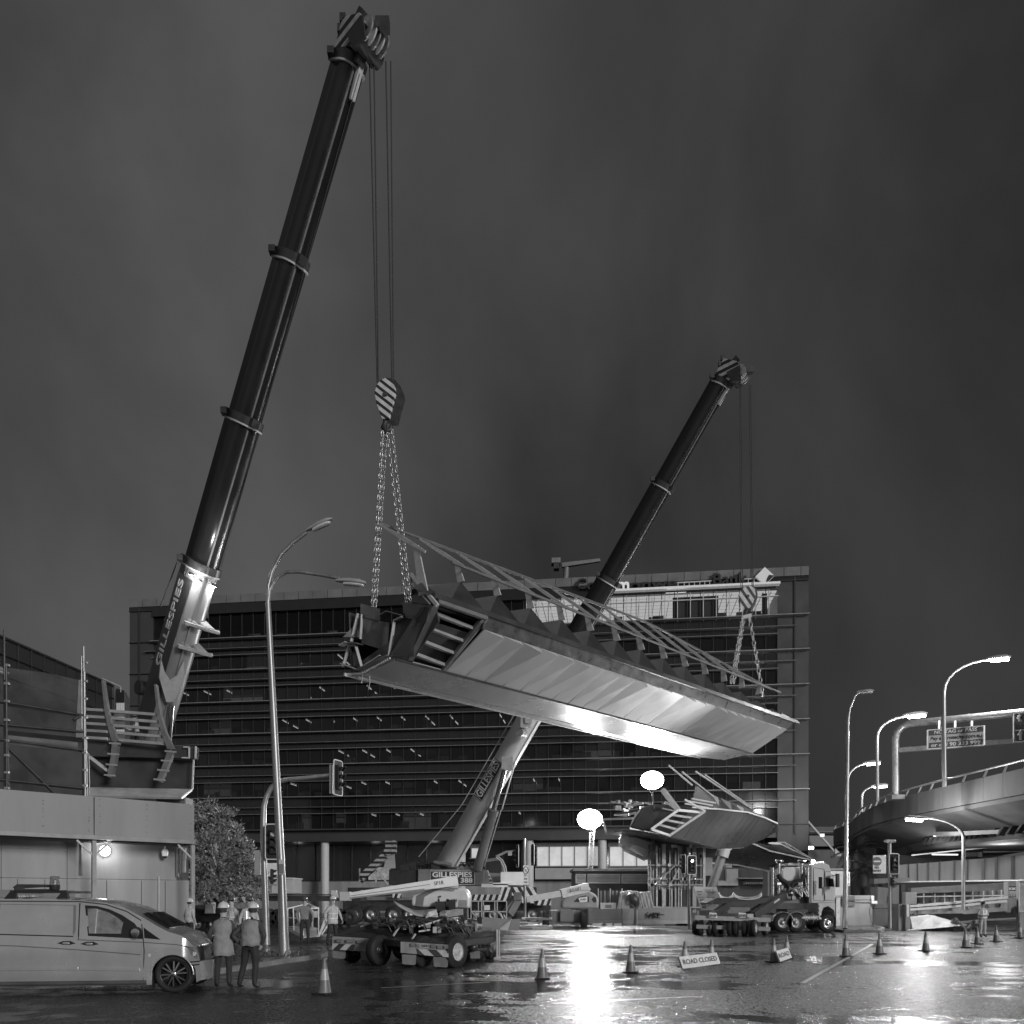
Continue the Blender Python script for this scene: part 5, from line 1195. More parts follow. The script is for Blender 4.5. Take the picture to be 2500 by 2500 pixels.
# signal on the right with camera and NO ENTRY
Y4 = GY(2272)
t4 = thing('traffic_light', 'traffic light with a camera on top and a no entry plate near the right ramp', 'traffic light', (PX(2173, Y4), Y4, .13))
mb = MB(); mb.tube([(PX(2173, Y4), Y4, .13), W(2171, 2056, Y4)], .1, 12); put('mast', mb, m_pole, t4)
tl_head(t4, W(2183, 2109, Y4-.3), (.04, -1, 0), .88, lit=10); tl_head(t4, W(2178, 2152, Y4-.1), (1, -.4, 0), .6, board=False)
mb = MB(); mb.box(PX(2125, Y4), PX(2157, Y4), Y4-.35, Y4-.31, PZ(2133, Y4), PZ(2089, Y4)); s_ = put('no_entry_sign', mb, m_white, t4, bevel=.02)
q = W(2141, 2103, Y4-.37); mb = MB(); mb.disc(q, (0, 1, 0), .27, .02, 28); d_ = put('sign_disc', mb, M('sign_disc_grey', .1, .5, var=0), s_); mb = MB(); mb.box(q.x-.2, q.x+.2, q.y-.03, q.y-.012, q.z-.045, q.z+.045); put('sign_bar', mb, m_white, s_)
text('lettering', 'NO', m_letb, s_, (q.x, Y4-.36, PZ(2119, Y4)), (1, 0, 0), (0, -1, 0), .2, width=.26, bold=.02); text('lettering', 'ENTRY', m_letb, s_, (q.x, Y4-.36, PZ(2127, Y4)), (1, 0, 0), (0, -1, 0), .2, width=.5, bold=.02)
mb = MB(); mb.beam(W(2157, 2100, Y4-.3), W(2170, 2100, Y4), .04, .04); put('sign_arm', mb, m_galv, t4)
mb = MB(); mb.cbox(W(2171, 2053, Y4), .5, .3, .14); mb.disc(W(2180, 2054, Y4-.1), (1, 0, 0), .08, .3, 10); mb.disc(W(2166, 2055, Y4-.1), (0, 1, 0), .08, .2, 10); put('camera', mb, m_light, t4)

# ================================================================ FLYOVER on the right
fo = thing('flyover', 'curving concrete flyover with stained parapet panels sweeping in from the right', 'flyover', (28, 60, 0))
def fz(y, Y): return PZ(y, Y)
fp = [(2620, 1848), (2500, 1875), (2400, 1898), (2300, 1921), (2240, 1936), (2180, 1952), (2135, 1968), (2105, 1984), (2084, 1999), (2077, 2009)]
path = [W(px, py, 14000/(HY-py)) for px, py in fp]
path += [path[-1]+V((1.5, 8, 0)), path[-1]+V((6, 18, 0))]
# inside offset (to the right/back of path)
def offs(i, d):
    a = path[max(i-1, 0)]; b = path[min(i+1, len(path)-1)]; t_ = (b-a); t_.z = 0; t_.normalize(); n_ = V((t_.y, -t_.x, 0))   # right-hand side of travel
    if n_.x < 0 and i > 6: n_ = n_
    return n_*d
nP = len(path)
sgn = 1 if offs(3, 1).y > 0 else -1
def OP(i, d, z): p = path[i]+offs(i, d*sgn); return V((p.x, p.y, z))
for i in range(nP-1):
    for k in range(2):
        def LI(d, z, f): return OP(i, d, z).lerp(OP(i+1, d, z), f)
        f0, f1 = k/2, (k+1)/2-.006
        mb = MB(); mb.loft([[LI(0, 7.6, f), LI(0, 9.0, f), LI(.3, 9.0, f), LI(.25, 7.6, f)] for f in (f0, f1)], sm=False); put('parapet_panel', mb, M('stained_concrete', .09, .8, var=.45, scale=.5, bump=.2, streak=True), fo)
for i in range(nP-1):
    mb = MB(); mb.loft([[OP(j, .02, 7.55), OP(j, .02, 7.3), OP(j, 3.2, 6.2), OP(j, 3.2, 7.55)] for j in (i, i+1)], sm=False); put('soffit_wing', mb, M('flyover_concrete', .07, .85, var=.4, scale=.5, streak=True), fo)
mb = MB(); mb.loft([[OP(j, 3.25, 7.5), OP(j, 3.25, 6.1), OP(j, 3.6, 5.6), OP(j, 12, 5.6), OP(j, 12, 7.5)] for j in range(nP)], sm=False); put('box_girder', mb, M('girder_concrete', .07, .85, var=.4, scale=.5), fo)
mb = MB(); mb.loft([[OP(j, .35, 7.7), OP(j, 12, 7.7), OP(j, 12, 7.95), OP(j, .35, 7.95)] for j in range(nP)], sm=False); put('deck', mb, M('flyover_concrete', .07, .85, var=.4, scale=.5, streak=True), fo)
mb = MB()
for j in range(nP-1): mb.tube([OP(j, .1, 9.45), OP(j+1, .1, 9.45)], .06, 6)
put('rail', mb, m_galv, fo)
for j in range(nP-1):
    for f in (0, .5):
        p = OP(j, .12, 9).lerp(OP(j+1, .12, 9), f); mb = MB(); mb.slab([p+V((-.1, 0, 0)), p+V((.02, 0, 0)), p+V((.2, 0, .45)), p+V((.1, 0, .45))], (0, .1, 0)); put('rail_post', mb, m_mid, fo)
# slats below the wing; dark colour stands for corrugated shadow on the girder
for k in range(26):
    f = k/25; j = f*5.2; i = int(j); p = OP(i, 3.0, 6.3).lerp(OP(i+1, 3.0, 6.3), j-i)
    mb = MB(); mb.slab([p+V((-.35, 0, 0)), p+V((.25, 0, 0)), p+V((.5, 1.0, -.45)), p+V((-.1, 1.0, -.45))], (0, .25, 0)); put('rib', mb, M('rib_shadow', .035, .9, var=.4), fo)
mb = MB(); mb.box(PX(2098, 76), PX(2128, 76), 75, 78, 0, 6.5); put('column', mb, M('flyover_concrete', .07, .85, var=.4, scale=.5, streak=True), fo)
# under-flyover walls and portal
uw = thing('portal_wall', 'panelled concrete retaining wall under the flyover with a pale lit band above', 'retaining wall', (30, 62, 0))
Yw = 60
def wall_piece(p0, p1, ya, yb, Y0_, Y1_, mat, name='wall_panel', th=.3, par=uw):
    a = V((PX(p0, Y0_), Y0_, 0)); b = V((PX(p1, Y1_), Y1_, 0))
    mb = MB(); mb.slab([V((a.x, a.y, PZ(yb[0], Y0_))), V((b.x, b.y, PZ(yb[1], Y1_))), V((b.x, b.y, PZ(ya[1], Y1_))), V((a.x, a.y, PZ(ya[0], Y0_)))], (0, th, 0)); return put(name, mb, mat, par)
m_wallp = M('wall_panel_concrete', .2, .75, var=.35, scale=.35, streak=True)
edges = [2192, 2220, 2242, 2268, 2296, 2332, 2364, 2406, 2438, 2478, 2530]
for a, b in zip(edges, edges[1:]):
    ya = lambda x: 2112-(x-2192)*.078
    wall_piece(a+.8, b-.8, (ya(a), ya(b)), (2153-(a-2192)*.006, 2153-(b-2192)*.006), 62, 62, m_wallp)
    wall_piece(b-.9, b+.9, (ya(b)-1, ya(b)-1), (2153, 2153), 61.8, 61.8, m_concd, 'joint', .15)
wall_piece(2190, 2540, (2088, 2060), (2112, 2086), 70, 70, M('dim_wall', .1, .8, var=.4, scale=.4), 'upper_wall')  # dim tone put into the wall colour
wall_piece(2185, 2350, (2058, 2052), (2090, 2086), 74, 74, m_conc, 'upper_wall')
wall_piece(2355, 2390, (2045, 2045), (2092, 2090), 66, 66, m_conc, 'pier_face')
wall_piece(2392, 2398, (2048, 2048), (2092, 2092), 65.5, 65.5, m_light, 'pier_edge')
wall_piece(2405, 2560, (2052, 2046), (2082, 2078), 64, 64, M('lit_soffit_wall', .3, .7, var=.3, scale=.3), 'upper_wall')  # lit tone put into the wall colour
mb = MB(); mb.slab([W(2280, 2040, 56), W(2330, 2040, 52), W(2560, 2030, 50), W(2560, 2040, 66), W(2330, 2048, 66)], (0, 0, .25)); put('lower_soffit', mb, m_conc, uw)
line3('handrail', [[(2190, 2153, 60.5), (2500, 2149, 60.5)], [(2225, 2088, 61), (2540, 2056, 60)]], .09, m_galv, uw)
for (p0, p1, y_, Y_) in ((2276, 2338, 2086, 60), (2280, 2335, 2041, 58), (2305, 2322, 2054, 62), (2420, 2460, 2066, 60), (2224, 2236, 2053, 64)):
    mb = MB(); a_ = W(p0, y_, Y_); b_ = W(p1, y_+.5, Y_); mb.beam(a_, b_, .12, .08); o = put('fluorescent_lamp', mb, emis('fluorescent_lamp_face', 2.2)); tag(o, {2276: 'long tube lamp low on the wall behind the right street lamp pole', 2280: 'long tube lamp directly under the flyover edge', 2305: 'short tube lamp in the dark gap left of the right lamp pole', 2420: 'broken line of tube light in the portal at the right', 2224: 'tiny tube lamp in the dark above the camera pole'}[p0], 'tube lamp')
lamp(uw, W(2450, 2075, 56), 500, 1); lamp(uw, W(2280, 2100, 58), 260, 1)
# ramp walls, guard rail, cladding
rw = thing('ramp_wall', 'low ramp wall with dark panels and a heavy top beam under the flyover', 'ramp wall', (28, 56, 0))
wall_piece(2225, 2462, (2168, 2155), (2182, 2172), 57, 55, m_mid, 'top_beam', .5, rw)
ed = [2240, 2256, 2283, 2307, 2331, 2352, 2376, 2402, 2424, 2446, 2462]
for a, b in zip(ed, ed[1:]):
    ya = lambda x: 2183-(x-2225)*.045
    wall_piece(a+.5, b-.5, (ya(a), ya(b)), (2206-(a-2225)*.02, 2206-(b-2225)*.02), 57, 57, m_dark2, 'panel', .2, rw)
    wall_piece(b-.8, b+.8, (ya(b), ya(b)), (2205, 2203), 56.7, 56.7, m_light, 'stud', .1, rw)
line3('rail', [[(2238, 2189, 56.5), (2460, 2186, 56.5)]], .07, m_light, rw)
wall_piece(2143, 2172, (2165, 2168), (2215, 2216), 58, 57, m_conc, 'end_wall', 1.2, rw)
wall_piece(2178, 2195, (2172, 2160), (2206, 2206), 56, 56, m_concd, 'slanted_wall', .4, rw)
wall_piece(2200, 2210, (2158, 2158), (2206, 2206), 56, 56, m_dark, 'dark_recess_panel', .4, rw)  # solid slab; the shade of a recess is put into its dark colour
wall_piece(2211, 2238, (2178, 2178), (2207, 2207), 55.5, 55.5, m_conc, 'end_wall', .6, rw)
wall_piece(2134, 2222, (2145, 2143), (2158, 2152), 59, 59, m_concd, 'ledge', .8, rw)
wall_piece(2462, 2486, (2153, 2152), (2225, 2228), 52, 52, m_conc, 'end_wall', .5, rw)
wall_piece(2462, 2482, (2194, 2192), (2228, 2228), 51.2, 50.2, m_concd, 'end_wall', .3, rw)
# posters
o = thing('poster', 'black and white poster with four large white letters on the wall end at the right', 'poster', W(2473, 2190, 51.7)); mb = MB(); mb.box(PX(2462.5, 51.8), PX(2485, 51.8), 51.75, 51.8, PZ(2190, 51.8), PZ(2163, 51.8)); pp = put('sheet', mb, m_dark, o)
text('lettering', 'KIKI', m_letw, pp, W(2473.5, 2170, 51.72), (1, 0, 0), (0, -1, 0), .2, width=.5, bold=.03)
mb = MB()
for y_ in (2176, 2179, 2182): mb.box(PX(2464, 51.7), PX(2483, 51.7), 51.7, 51.74, PZ(y_+1.6, 51.7), PZ(y_, 51.7))
for k in range(5): mb.disc(W(2465.5+k*4, 2187, 51.7), (0, 1, 0), .03, .02, 8)
put('small_print', mb, m_light, pp)
o = thing('poster', 'tall pale poster of small print cut off by the right edge of the view', 'poster', W(2495, 2225, 50)); mb = MB(); mb.box(PX(2488, 50), PX(2520, 50), 49.95, 50, PZ(2226, 50), PZ(2157, 50)); pp = put('sheet', mb, m_light, o)
mb = MB(); 
for k in range(22): mb.box(PX(2490, 49.9), PX(2490+random.uniform(9, 26), 49.9), 49.9, 49.94, PZ(2160+k*2.9+1.3, 49.9), PZ(2160+k*2.9, 49.9))
put('small_print', mb, m_mid, pp); mb = MB(); mb.box(PX(2486, 50.2), PX(2530, 50.2), 50.05, 50.4, 0, PZ(2150, 50.2)); put('backing_wall', mb, m_conc, o)
# guard rail and planted verge
gr = thing('guard_rail', 'metal guard rail running above the planted verge on the right', 'guard rail', (24, 50, 0))
line3('rail', [[(2216, 2213, 50), (2330, 2204, 50), (2400, 2196, 50), (2460, 2191, 50)], [(2216, 2221, 50), (2330, 2213, 50), (2400, 2205, 50), (2458, 2200, 50)]], .09, m_light, gr, .14)
for px, py in ((2244, 2212), (2283, 2209), (2318, 2206), (2370, 2202), (2420, 2197), (2446, 2195)):
    mb = MB(); mb.cbox(W(px, py+6, 50.2), .22, .2, .6); put('post', mb, m_mid, gr)
wall_piece(2216, 2352, (2222, 2216), (2232, 2230), 50.4, 50.4, m_conc, 'kerb_wall', .3, gr)
wall_piece(2352, 2460, (2213, 2202), (2232, 2224), 50.4, 50.4, m_conc, 'kerb_wall', .3, gr)
cw = thing('concrete_wedge', 'pale stained concrete wedge sloping to the road at the end of the verge', 'barrier end', W(2230, 2270, 47)*V((1, 1, 0)))
mb = MB(); tp = [W(2223, 2240, 48.8), W(2275, 2234, 48.6), W(2318, 2246, 48.3), W(2340, 2256, 48)]; bt = [W(2229, 2270, 48.4), W(2275, 2267, 48), W(2318, 2263, 47.8), W(2346, 2260, 47.6)]
mb.loft([[bt[i], tp[i], tp[i]+V((0, .6, 0)), bt[i]+V((0, 1, 0))] for i in range(4)], sm=False); put('face', mb, M('pale_concrete', .5, .7, var=.3, scale=1.5), cw)
mb = MB(); mb.slab([G(2212, 2276), G(2360, 2260), G(2345, 2256), G(2228, 2268)], (0, 0, .1)); put('foot', mb, m_conc, cw)
mb = MB(); mb.box(PX(2211, 48.6), PX(2222, 48.6), 48.6, 49.2, 0, PZ(2207, 48.6)); mb.box(PX(2190, 49), PX(2210, 49), 48.8, 49.5, 0, PZ(2208, 49)); put('end_post', mb, m_conc, cw)
mb = MB(); mb.box(PX(2213, 48.5), PX(2218, 48.5), 48.45, 48.55, PZ(2238, 48.5), PZ(2208, 48.5)); put('marker', mb, m_white, cw)
rn = random.Random(17)
def leafmass(name, n, fn, size, mat, rnd_):
    mb = MB()
    for k in range(n):
        p = fn(); a_ = V((rnd_.gauss(0, 1), rnd_.gauss(0, 1), rnd_.gauss(0, 1))).normalized(); b_ = a_.cross(V((rnd_.random(), rnd_.random(), rnd_.random()))).normalized(); s = size*rnd_.uniform(.6, 1.4)
        mb.add([p-a_*s, p+b_*s*.5, p+a_*s, p-b_*s*.5], [(0, 1, 2, 3)], sm=False)
    return mb
m_leaf = M('leaf', .2, .45, var=.5, scale=1.5)
def fn():
    f = rn.random(); px = 2220+f*175; zt = 1.05*(1-f*.45); Y = 49.2+rn.random()*1.5-f*2
    return V((PX(px, Y), Y, rn.random()*zt*(.6+.4*math.sin(px*.13))))
o = put('verge_plants', leafmass('v', 5200, fn, .09, m_leaf, rn), m_leaf); tag(o, 'dense low leafy plants covering the verge below the guard rail', 'ground cover', kind='stuff')
# long wall left of it with parapet step
lw = thing('concrete_wall', 'long stained concrete wall behind the traffic pole, between truck and verge', 'wall', (20, 53, 0))
wall_piece(1985, 2130, (2186, 2186), (2262, 2262), 54.2, 54.2, m_conc, 'wall', .5, lw); wall_piece(2130, 2170, (2206, 2206), (2262, 2262), 54.4, 53, m_conc, 'wall', .5, lw); wall_piece(2172, 2196, (2206, 2206), (2266, 2266), 52.9, 52, M('striped_wall', .16, .7, var=.5, scale=3), 'wall', .5, lw)
wall_piece(2056, 2087, (2187, 2187), (2212, 2212), 54.1, 54.1, m_concd, 'patch', .05, lw)
wall_piece(2127, 2134, (2187, 2187), (2198, 2198), 54.1, 54.1, m_white, 'notice', .05, lw); wall_piece(2128, 2142, (2198, 2200), (2206, 2206), 54, 54, m_white, 'notice', .05, lw)
line3('pipe', [[(2130, 2205, 53.9), (2130, 2218, 53.9), (2212, 2218, 51.5)], [(1985, 2197, 54), (2128, 2197, 54)]], .04, m_dark, lw)
# planter cabin left (between truck and pole)
o = thing('site_hut', 'pale flat roofed site hut behind the truck cab', 'hut', W(2030, 2260, 60)*V((1, 1, 0))); mb = MB(); mb.box(PX(2020, 58), PX(2058, 58), 57.5, 60, 0, PZ(2125, 58)); put('body', mb, m_light, o); mb = MB(); mb.box(PX(2017, 58), PX(2060, 58), 57.3, 60.2, PZ(2125, 58)+.003, PZ(2121, 58)); put('roof', mb, m_mid, o)
# dark palms / trees near
def palm(label, px, pb, pt, Y, r):
    t = thing('palm_tree', label, 'palm tree', V((PX(px, Y), Y, 0)), group='dark palms beyond the wall')
    top = W(px, pt, Y); mb = MB(); mb.tube([V((PX(px, Y), Y, 0)), top], [.35, .25], 8); put('trunk', mb, M('palm_bark', .06, .8, var=.4), t)
    rr = random.Random(px); mb = MB()
    for k in range(34):
        a_ = rr.random()*6.28; el = rr.uniform(-.7, 1.2); d = V((math.cos(a_)*math.cos(el), math.sin(a_)*math.cos(el), math.sin(el))); Lf = r*rr.uniform(.8, 1.15); prev = top
        for s in range(1, 9):
            q = top+d*Lf*s/8-V((0, 0, Lf*.45*(s/8)**2)); 
            sd = d.cross(V((0, 0, 1))).normalized()
            for g in (-1, 1):
                for e in (.0, .5):
                    p = prev.lerp(q, e); tipq = p+sd*g*.45*(1-s/12)+d*.25-V((0, 0, .25)); mb.add([p, p+d*.07, tipq], [(0, 1, 2)], sm=False)
            prev = q
    put('crown', mb, M('palm_leaf', .035, .6, var=.4), t)
palm('dark palm with drooping fronds behind the pole with the small arrow plate', 2090, 2240, 2075, 66, 2.2)
palm('dark lower palm standing left of the no entry plate', 2112, 2240, 2120, 62, 1.9)
# distant elevated road between block and flyover
o = thing('distant_viaduct', 'far elevated road with a lit sign, seen between the office block and the flyover', 'viaduct', V((PX(2030, 130), 130, 0)))
Yv = 130
mb = MB(); mb.box(PX(1976, Yv), PX(2140, Yv), Yv, Yv+8, PZ(2066, Yv), PZ(2040, Yv)); mb.box(PX(1976, Yv), PX(2140, Yv), Yv-.3, Yv, PZ(2032, Yv), PZ(2030, Yv)); put('deck', mb, m_mid, o)
mb = MB(); mb.box(PX(1976, Yv), PX(2140, Yv), Yv+.5, Yv+7, PZ(2120, Yv), PZ(2075, Yv)); mb.box(PX(1976, Yv), PX(2140, Yv), Yv+.4, Yv+7.5, PZ(2036, Yv), PZ(2018, Yv)); put('lower_deck', mb, m_concd, o)
mb = MB(); mb.beam(W(1968, 2000, 128), W(2040, 2082, 128), .25, .25); put('brace', mb, m_light, o)
mb = MB(); mb.slab([W(2038, 2090, 120), W(2042, 2034, 120), W(2048, 2032, 120), W(2054, 2090, 120)], (0, .3, 0)); put('pylon', mb, m_light, o)
mb = MB(); mb.box(PX(2002, 127), PX(2010, 127), 126.5, 127, PZ(2043, 127), PZ(2036, 127)); put('lit_sign', mb, emis('far_sign_glow', 1.2), o)
for k in range(3): mb = MB(); mb.cbox(V((PX(2010+k*33, Yv+3), Yv+3, PZ(2090, Yv+3)/2)), 2, 2, PZ(2090, Yv+3)); put('pier', mb, m_concd, o)
for i, (px, py, Y) in enumerate(((1976, 2070, 110), (1983, 2070, 110), (2083, 2174, 90), (2092, 2174, 90), (2097, 2174, 90))):
    mb = MB(); mb.lathe(W(px, py, Y), (0, 1, 0), [(0, .001), (.02, .25), (.2, .2), (.3, .02)], 10); o = put('vehicle_headlight', mb, emis('far_headlight', 4)); tag(o, 'small bright vehicle headlight glinting in the distance near the palms' if i > 1 else 'small bright vehicle headlight on the distant viaduct', 'headlight', 'far headlights by the palms' if i > 1 else 'far headlights on the viaduct')

# lit street lamps on and around the flyover
gl = None
def arc(pb_, pt_, head, Y, k=7):
    """pole from base pixel to pt, then a quarter arc towards the head"""
    x0, y0 = pt_; x1, y1 = head; P = [(pb_[0], pb_[1], Y), (x0, y0, Y)]
    for i in range(1, k+1):
        a_ = math.pi/2*i/k; P.append((x0+(x1-x0)*(1-math.cos(a_)), y0+(y1-y0)*math.sin(a_), Y))
    return P
street_lamp('lit street lamp on the flyover, highest and nearest of them, at the right', arc((2306, 1921), (2303, 1690), (2428, 1610), 51.5), .14, .07, (2435, 1607, 51.5), (1, 0, .1), 2700, hs=1.7)
street_lamp('lit street lamp on the flyover left of the sign gantry, reaching over its post', arc((2142, 1957), (2141, 1800), (2225, 1748), 60), .13, .07, (2232, 1745, 60), (1, 0, .1), 2000, hs=1.9)
street_lamp('lit street lamp partly behind the tall unlit pole, third down the flyover', arc((2068, 1990), (2070, 1905), (2120, 1864), 78), .13, .07, (2127, 1862, 78), (1, 0, .1), 900, hs=1.9)
street_lamp('lowest and farthest lit street lamp on the flyover, lit head on a short pole', arc((2104, 1982), (2104, 1945), (2138, 1920), 84), .13, .07, (2146, 1918, 84), (1, 0, .1), 500, hs=1.9)
street_lamp('lit street lamp with its arm curving left beneath the flyover', arc((2352, 2222), (2352, 2045), (2248, 1996), 49.5), .11, .06, (2238, 1998, 49.5), (-1, 0, .05), 2300, hs=1.5)
# sign gantry
sgt = thing('sign_gantry', 'overhead sign gantry of curved pipe standing on the flyover', 'sign gantry', W(2185, 1950, 57))
def gantY(px): return 57-(px-2185)*.02
mb = MB(); mb.tube([W(x, y, gantY(x)) for x, y in ((2186, 1950), (2186, 1840), (2186, 1805), (2191, 1788), (2203, 1774), (2220, 1767), (2245, 1764), (2350, 1754), (2480, 1741), (2560, 1733))], .24, 14); put('frame', mb, m_galv, sgt)
mb = MB(); mb.beam(W(2188, 1832, 57), W(2560, 1803, 50), .3, .3); put('lower_beam', mb, m_galv, sgt)
mb = MB(); mb.cbox(W(2186, 1947, 57), .9, .9, .3); put('base', mb, m_mid, sgt)
def rs(px, py, off=.6): 
    return W(px, py, gantY(px)-off)
mb = MB()
for px in (2292, 2331, 2372): mb.beam(rs(px, 1760, .3), rs(px, 1785, .3), .12, .12)
put('hangers', mb, m_galv, sgt)
Q = [rs(2264, 1783), rs(2402, 1772), rs(2402, 1819), rs(2264, 1829)]
mb = MB(); mb.slab(Q, (0, .1, 0)); p_ = put('sign_panel', mb, M('sign_dark', .09, .5, var=0), sgt)
ed = (Q[1]-Q[0]).normalized(); nn = V((0, -1, 0)); up_ = V((0, 0, 1))
mb = MB()
for a_, b_ in zip(Q, Q[1:]+Q[:1]): mb.beam(a_+nn*.03, b_+nn*.03, .09, .06)
put('sign_border', mb, m_white, p_)
q0, q1_, q2, q3 = [q+nn*.02 for q in (Q[0].lerp(Q[3], .3), Q[1].lerp(Q[2], .3), Q[1].lerp(Q[2], .68), Q[0].lerp(Q[3], .68))]
mb = MB(); mb.slab([q0, q1_, q2, q3], nn*.02); put('sign_band', mb, M('sign_band', .45, .5, var=0), p_)
cq = lambda f: (Q[0].lerp(Q[3], f)+Q[1].lerp(Q[2], f))/2
wd_ = (Q[1]-Q[0]).length
text('lettering', 'NO TAG or PASS', m_letw, p_, cq(.155)+nn*.05, ed, nn, .32, width=wd_*.76, bold=.025)
text('lettering', 'Pay at crosscity.com.au', m_letb, p_, cq(.49)+nn*.07, ed, nn, .34, width=wd_*.9, bold=.015)
text('lettering', 'or call 90 333 999', m_letw, p_, cq(.835)+nn*.05, ed, nn, .34, width=wd_*.87, bold=.02)
Q = [rs(2475, 1742), rs(2570, 1734), rs(2570, 1805), rs(2475, 1812)]
mb = MB(); mb.slab(Q, (0, .1, 0)); p_ = put('sign_panel', mb, M('sign_dark', .09, .5, var=0), sgt)
mb = MB()
for a_, b_ in zip(Q, Q[1:]+Q[:1]): mb.beam(a_+nn*.03, b_+nn*.03, .09, .06)
mb.beam(Q[0].lerp(Q[3], .6)+nn*.03, Q[1].lerp(Q[2], .6)+nn*.03, .07, .05)
put('sign_border', mb, m_white, p_)
q = rs(2492, 1753, .65); mb = MB(); mb.slab([q+V((math.cos(k*math.pi/3)*.26, 0, math.sin(k*math.pi/3)*.24)) for k in range(6)], (0, -.03, 0)); sh = put('route_shield', mb, m_light, p_)
text('lettering', '4', m_letb, sh, q+V((0, -.04, 0)), (1, 0, 0), nn, .28, bold=.02)
q = rs(2492, 1797, .65); mb = MB(); mb.beam(q+V((0, 0, -.25)), q+V((0, 0, .12)), .03, .16, up=(1, 0, 0)); mb.slab([q+V((-.25, 0, .05)), q+V((.25, 0, .05)), q+V((0, 0, .4))], (0, -.03, 0)); put('arrow', mb, m_letw, p_)

# ================================================================ CONES AND ROAD SIGNS
def make_cone(label):
    t = thing('traffic_cone', label, 'traffic cone', (0, 0, 0), group='traffic cones across the wet road')
    mb = MB(); mb.slab([(-.19, -.19, 0), (.19, -.19, 0), (.19, .19, 0), (-.19, .19, 0)], (0, 0, .035)); put('base', mb, m_black, t, True, bevel=.01)
    mb = MB(); mb.lathe((0, 0, .036), (0, 0, 1), [(0, .145), (.03, .135), (.26, .1)], 20); mb.lathe((0, 0, 0), (0, 0, 1), [(.52, .062), (.70, .032), (.74, .028), (.745, .02), (.74, .002)], 20); put('body', mb, M('cone_plastic', .17, .4, var=.2, scale=6), t, True)
    mb = MB(); mb.lathe((0, 0, 0), (0, 0, 1), [(.296, .1), (.52, .063)], 20); put('reflective_band', mb, M('reflective_band', .4, .3, var=.1, scale=8), t, True); return t
cones = [(792, 2430, 'nearest traffic cone, alone on the dark road right of the two helmeted men'), (1324, 2393, 'traffic cone on the left edge of the bright reflection'), (1540, 2377, 'traffic cone on the right edge of the bright reflection'),
 (1672, 2364, 'traffic cone under the left end of the long lettered board'), (1737, 2357, 'traffic cone holding the right end of the long lettered board'), (1889, 2352, 'traffic cone at the left end of the short folded board'), (1921, 2342, 'traffic cone behind the short folded board'),
 (2065, 2338, 'traffic cone below the tall unlit pole'), (2147, 2332, 'traffic cone below the no entry plate'), (2260, 2325, 'traffic cone in front of the concrete wedge'), (2357, 2316, 'traffic cone just left of the faint worker'), (2386, 2308, 'traffic cone close in front of the faint worker'), (2432, 2302, 'traffic cone just right of the faint worker'), (2490, 2293, 'rightmost traffic cone at the edge of the picture')]
proto = None
for i, (px, py, lb) in enumerate(cones):
    if proto is None: proto = make_cone(lb); c_ = proto
    else: c_ = dup(proto, (0, 0, 0), label=lb)
    c_.location = G(px, py-3); c_.rotation_euler = (0, 0, random.uniform(-.5, .5))
def rsign(label, a, b, z0, z1, words, wfrac=.86, grp=None):
    a = V(a); b = V(b); t = thing('road_sign', label, 'road sign', (a+b)/2, group=grp)
    d = (b-a).normalized(); nn = V((d.y, -d.x, 0)); lean = V((0, 0, 0))-nn*.12
    P = [a+V((0, 0, z0)), b+V((0, 0, z0)), b+V((0, 0, z1))+lean, a+V((0, 0, z1))+lean]
    mb = MB(); mb.slab(P, -nn*.02); s = put('board', mb, M('sign_face', .8, .45, var=.15, scale=3), t)
    u3 = (P[3]-P[0]).normalized(); fn_ = d.cross(u3)
    if fn_.y > 0: fn_ = -fn_
    text('lettering', words, m_letb, s, (P[0]+P[1]+P[2]+P[3])/4+fn_*.006, d, fn_, (z1-z0)*.62, width=(b-a).length*wfrac, bold=.012, ext=.003)
    mb = MB(); mb.beam(P[1]+fn_*.01, P[2]+fn_*.01, .03, .02); mb.beam(P[0]+fn_*.01, P[3]+fn_*.01, .03, .02); put('edge_strip', mb, m_dark, t)
    return t
rsign('long low board lettered in capitals resting across two cones', G(1665, 2369), G(1760, 2356), .04, .36, 'ROAD CLOSED')
rsign('short folded board leaning between a pair of cones, letters partly turned away', G(1903, 2352), G(1934, 2341), .04, .36, 'ROAD', .8)
# ================================================================ LEFT: hoarding gantry
hd_ = V((5.1, 5.0, 0)).normalized(); hn = V((hd_.y, -hd_.x, 0))       # along the hoarding, and out towards the camera
HA = V((-18.62, 29.8, 0))
def H(t, o, z): return HA+hd_*t+hn*o+V((0, 0, z))
TE = 7.16
m_hoard = M('hoarding_paint', .26, .55, var=.14, scale=.9, streak=True)
hg = thing('hoarding_gantry', 'grey overhead hoarding on steel posts with a painted back wall and round bulkhead light', 'hoarding', H(TE, 0, 0))
for t0, t1 in ((-9, -4.62), (-4.58, 3.17), (3.21, TE)):
    mb = MB(); mb.slab([H(t0, 0, 4.42), H(t1, 0, 4.42), H(t1, 0, 5.93), H(t0, 0, 5.93)], -hn*.05); put('fascia_panel', mb, m_hoard, hg)
mb = MB(); mb.beam(H(-9, .03, 4.33), H(TE+.02, .03, 4.33), .14, .16); put('edge_beam', mb, m_grey, hg)
mb = MB(); mb.slab([H(-9, -.07, 4.40), H(TE, -.07, 4.40), H(TE, -1.75, 4.40), H(-9, -1.75, 4.40)], (0, 0, .1)); put('roof_deck', mb, M('roof_deck_ply', .2, .7, var=.2), hg)
for o_ in (-.35, -.75, -1.15): mb = MB(); mb.beam(H(-9, o_, 4.28), H(TE-.1, o_, 4.28), .08, .18); put('joist', mb, m_mid, hg)
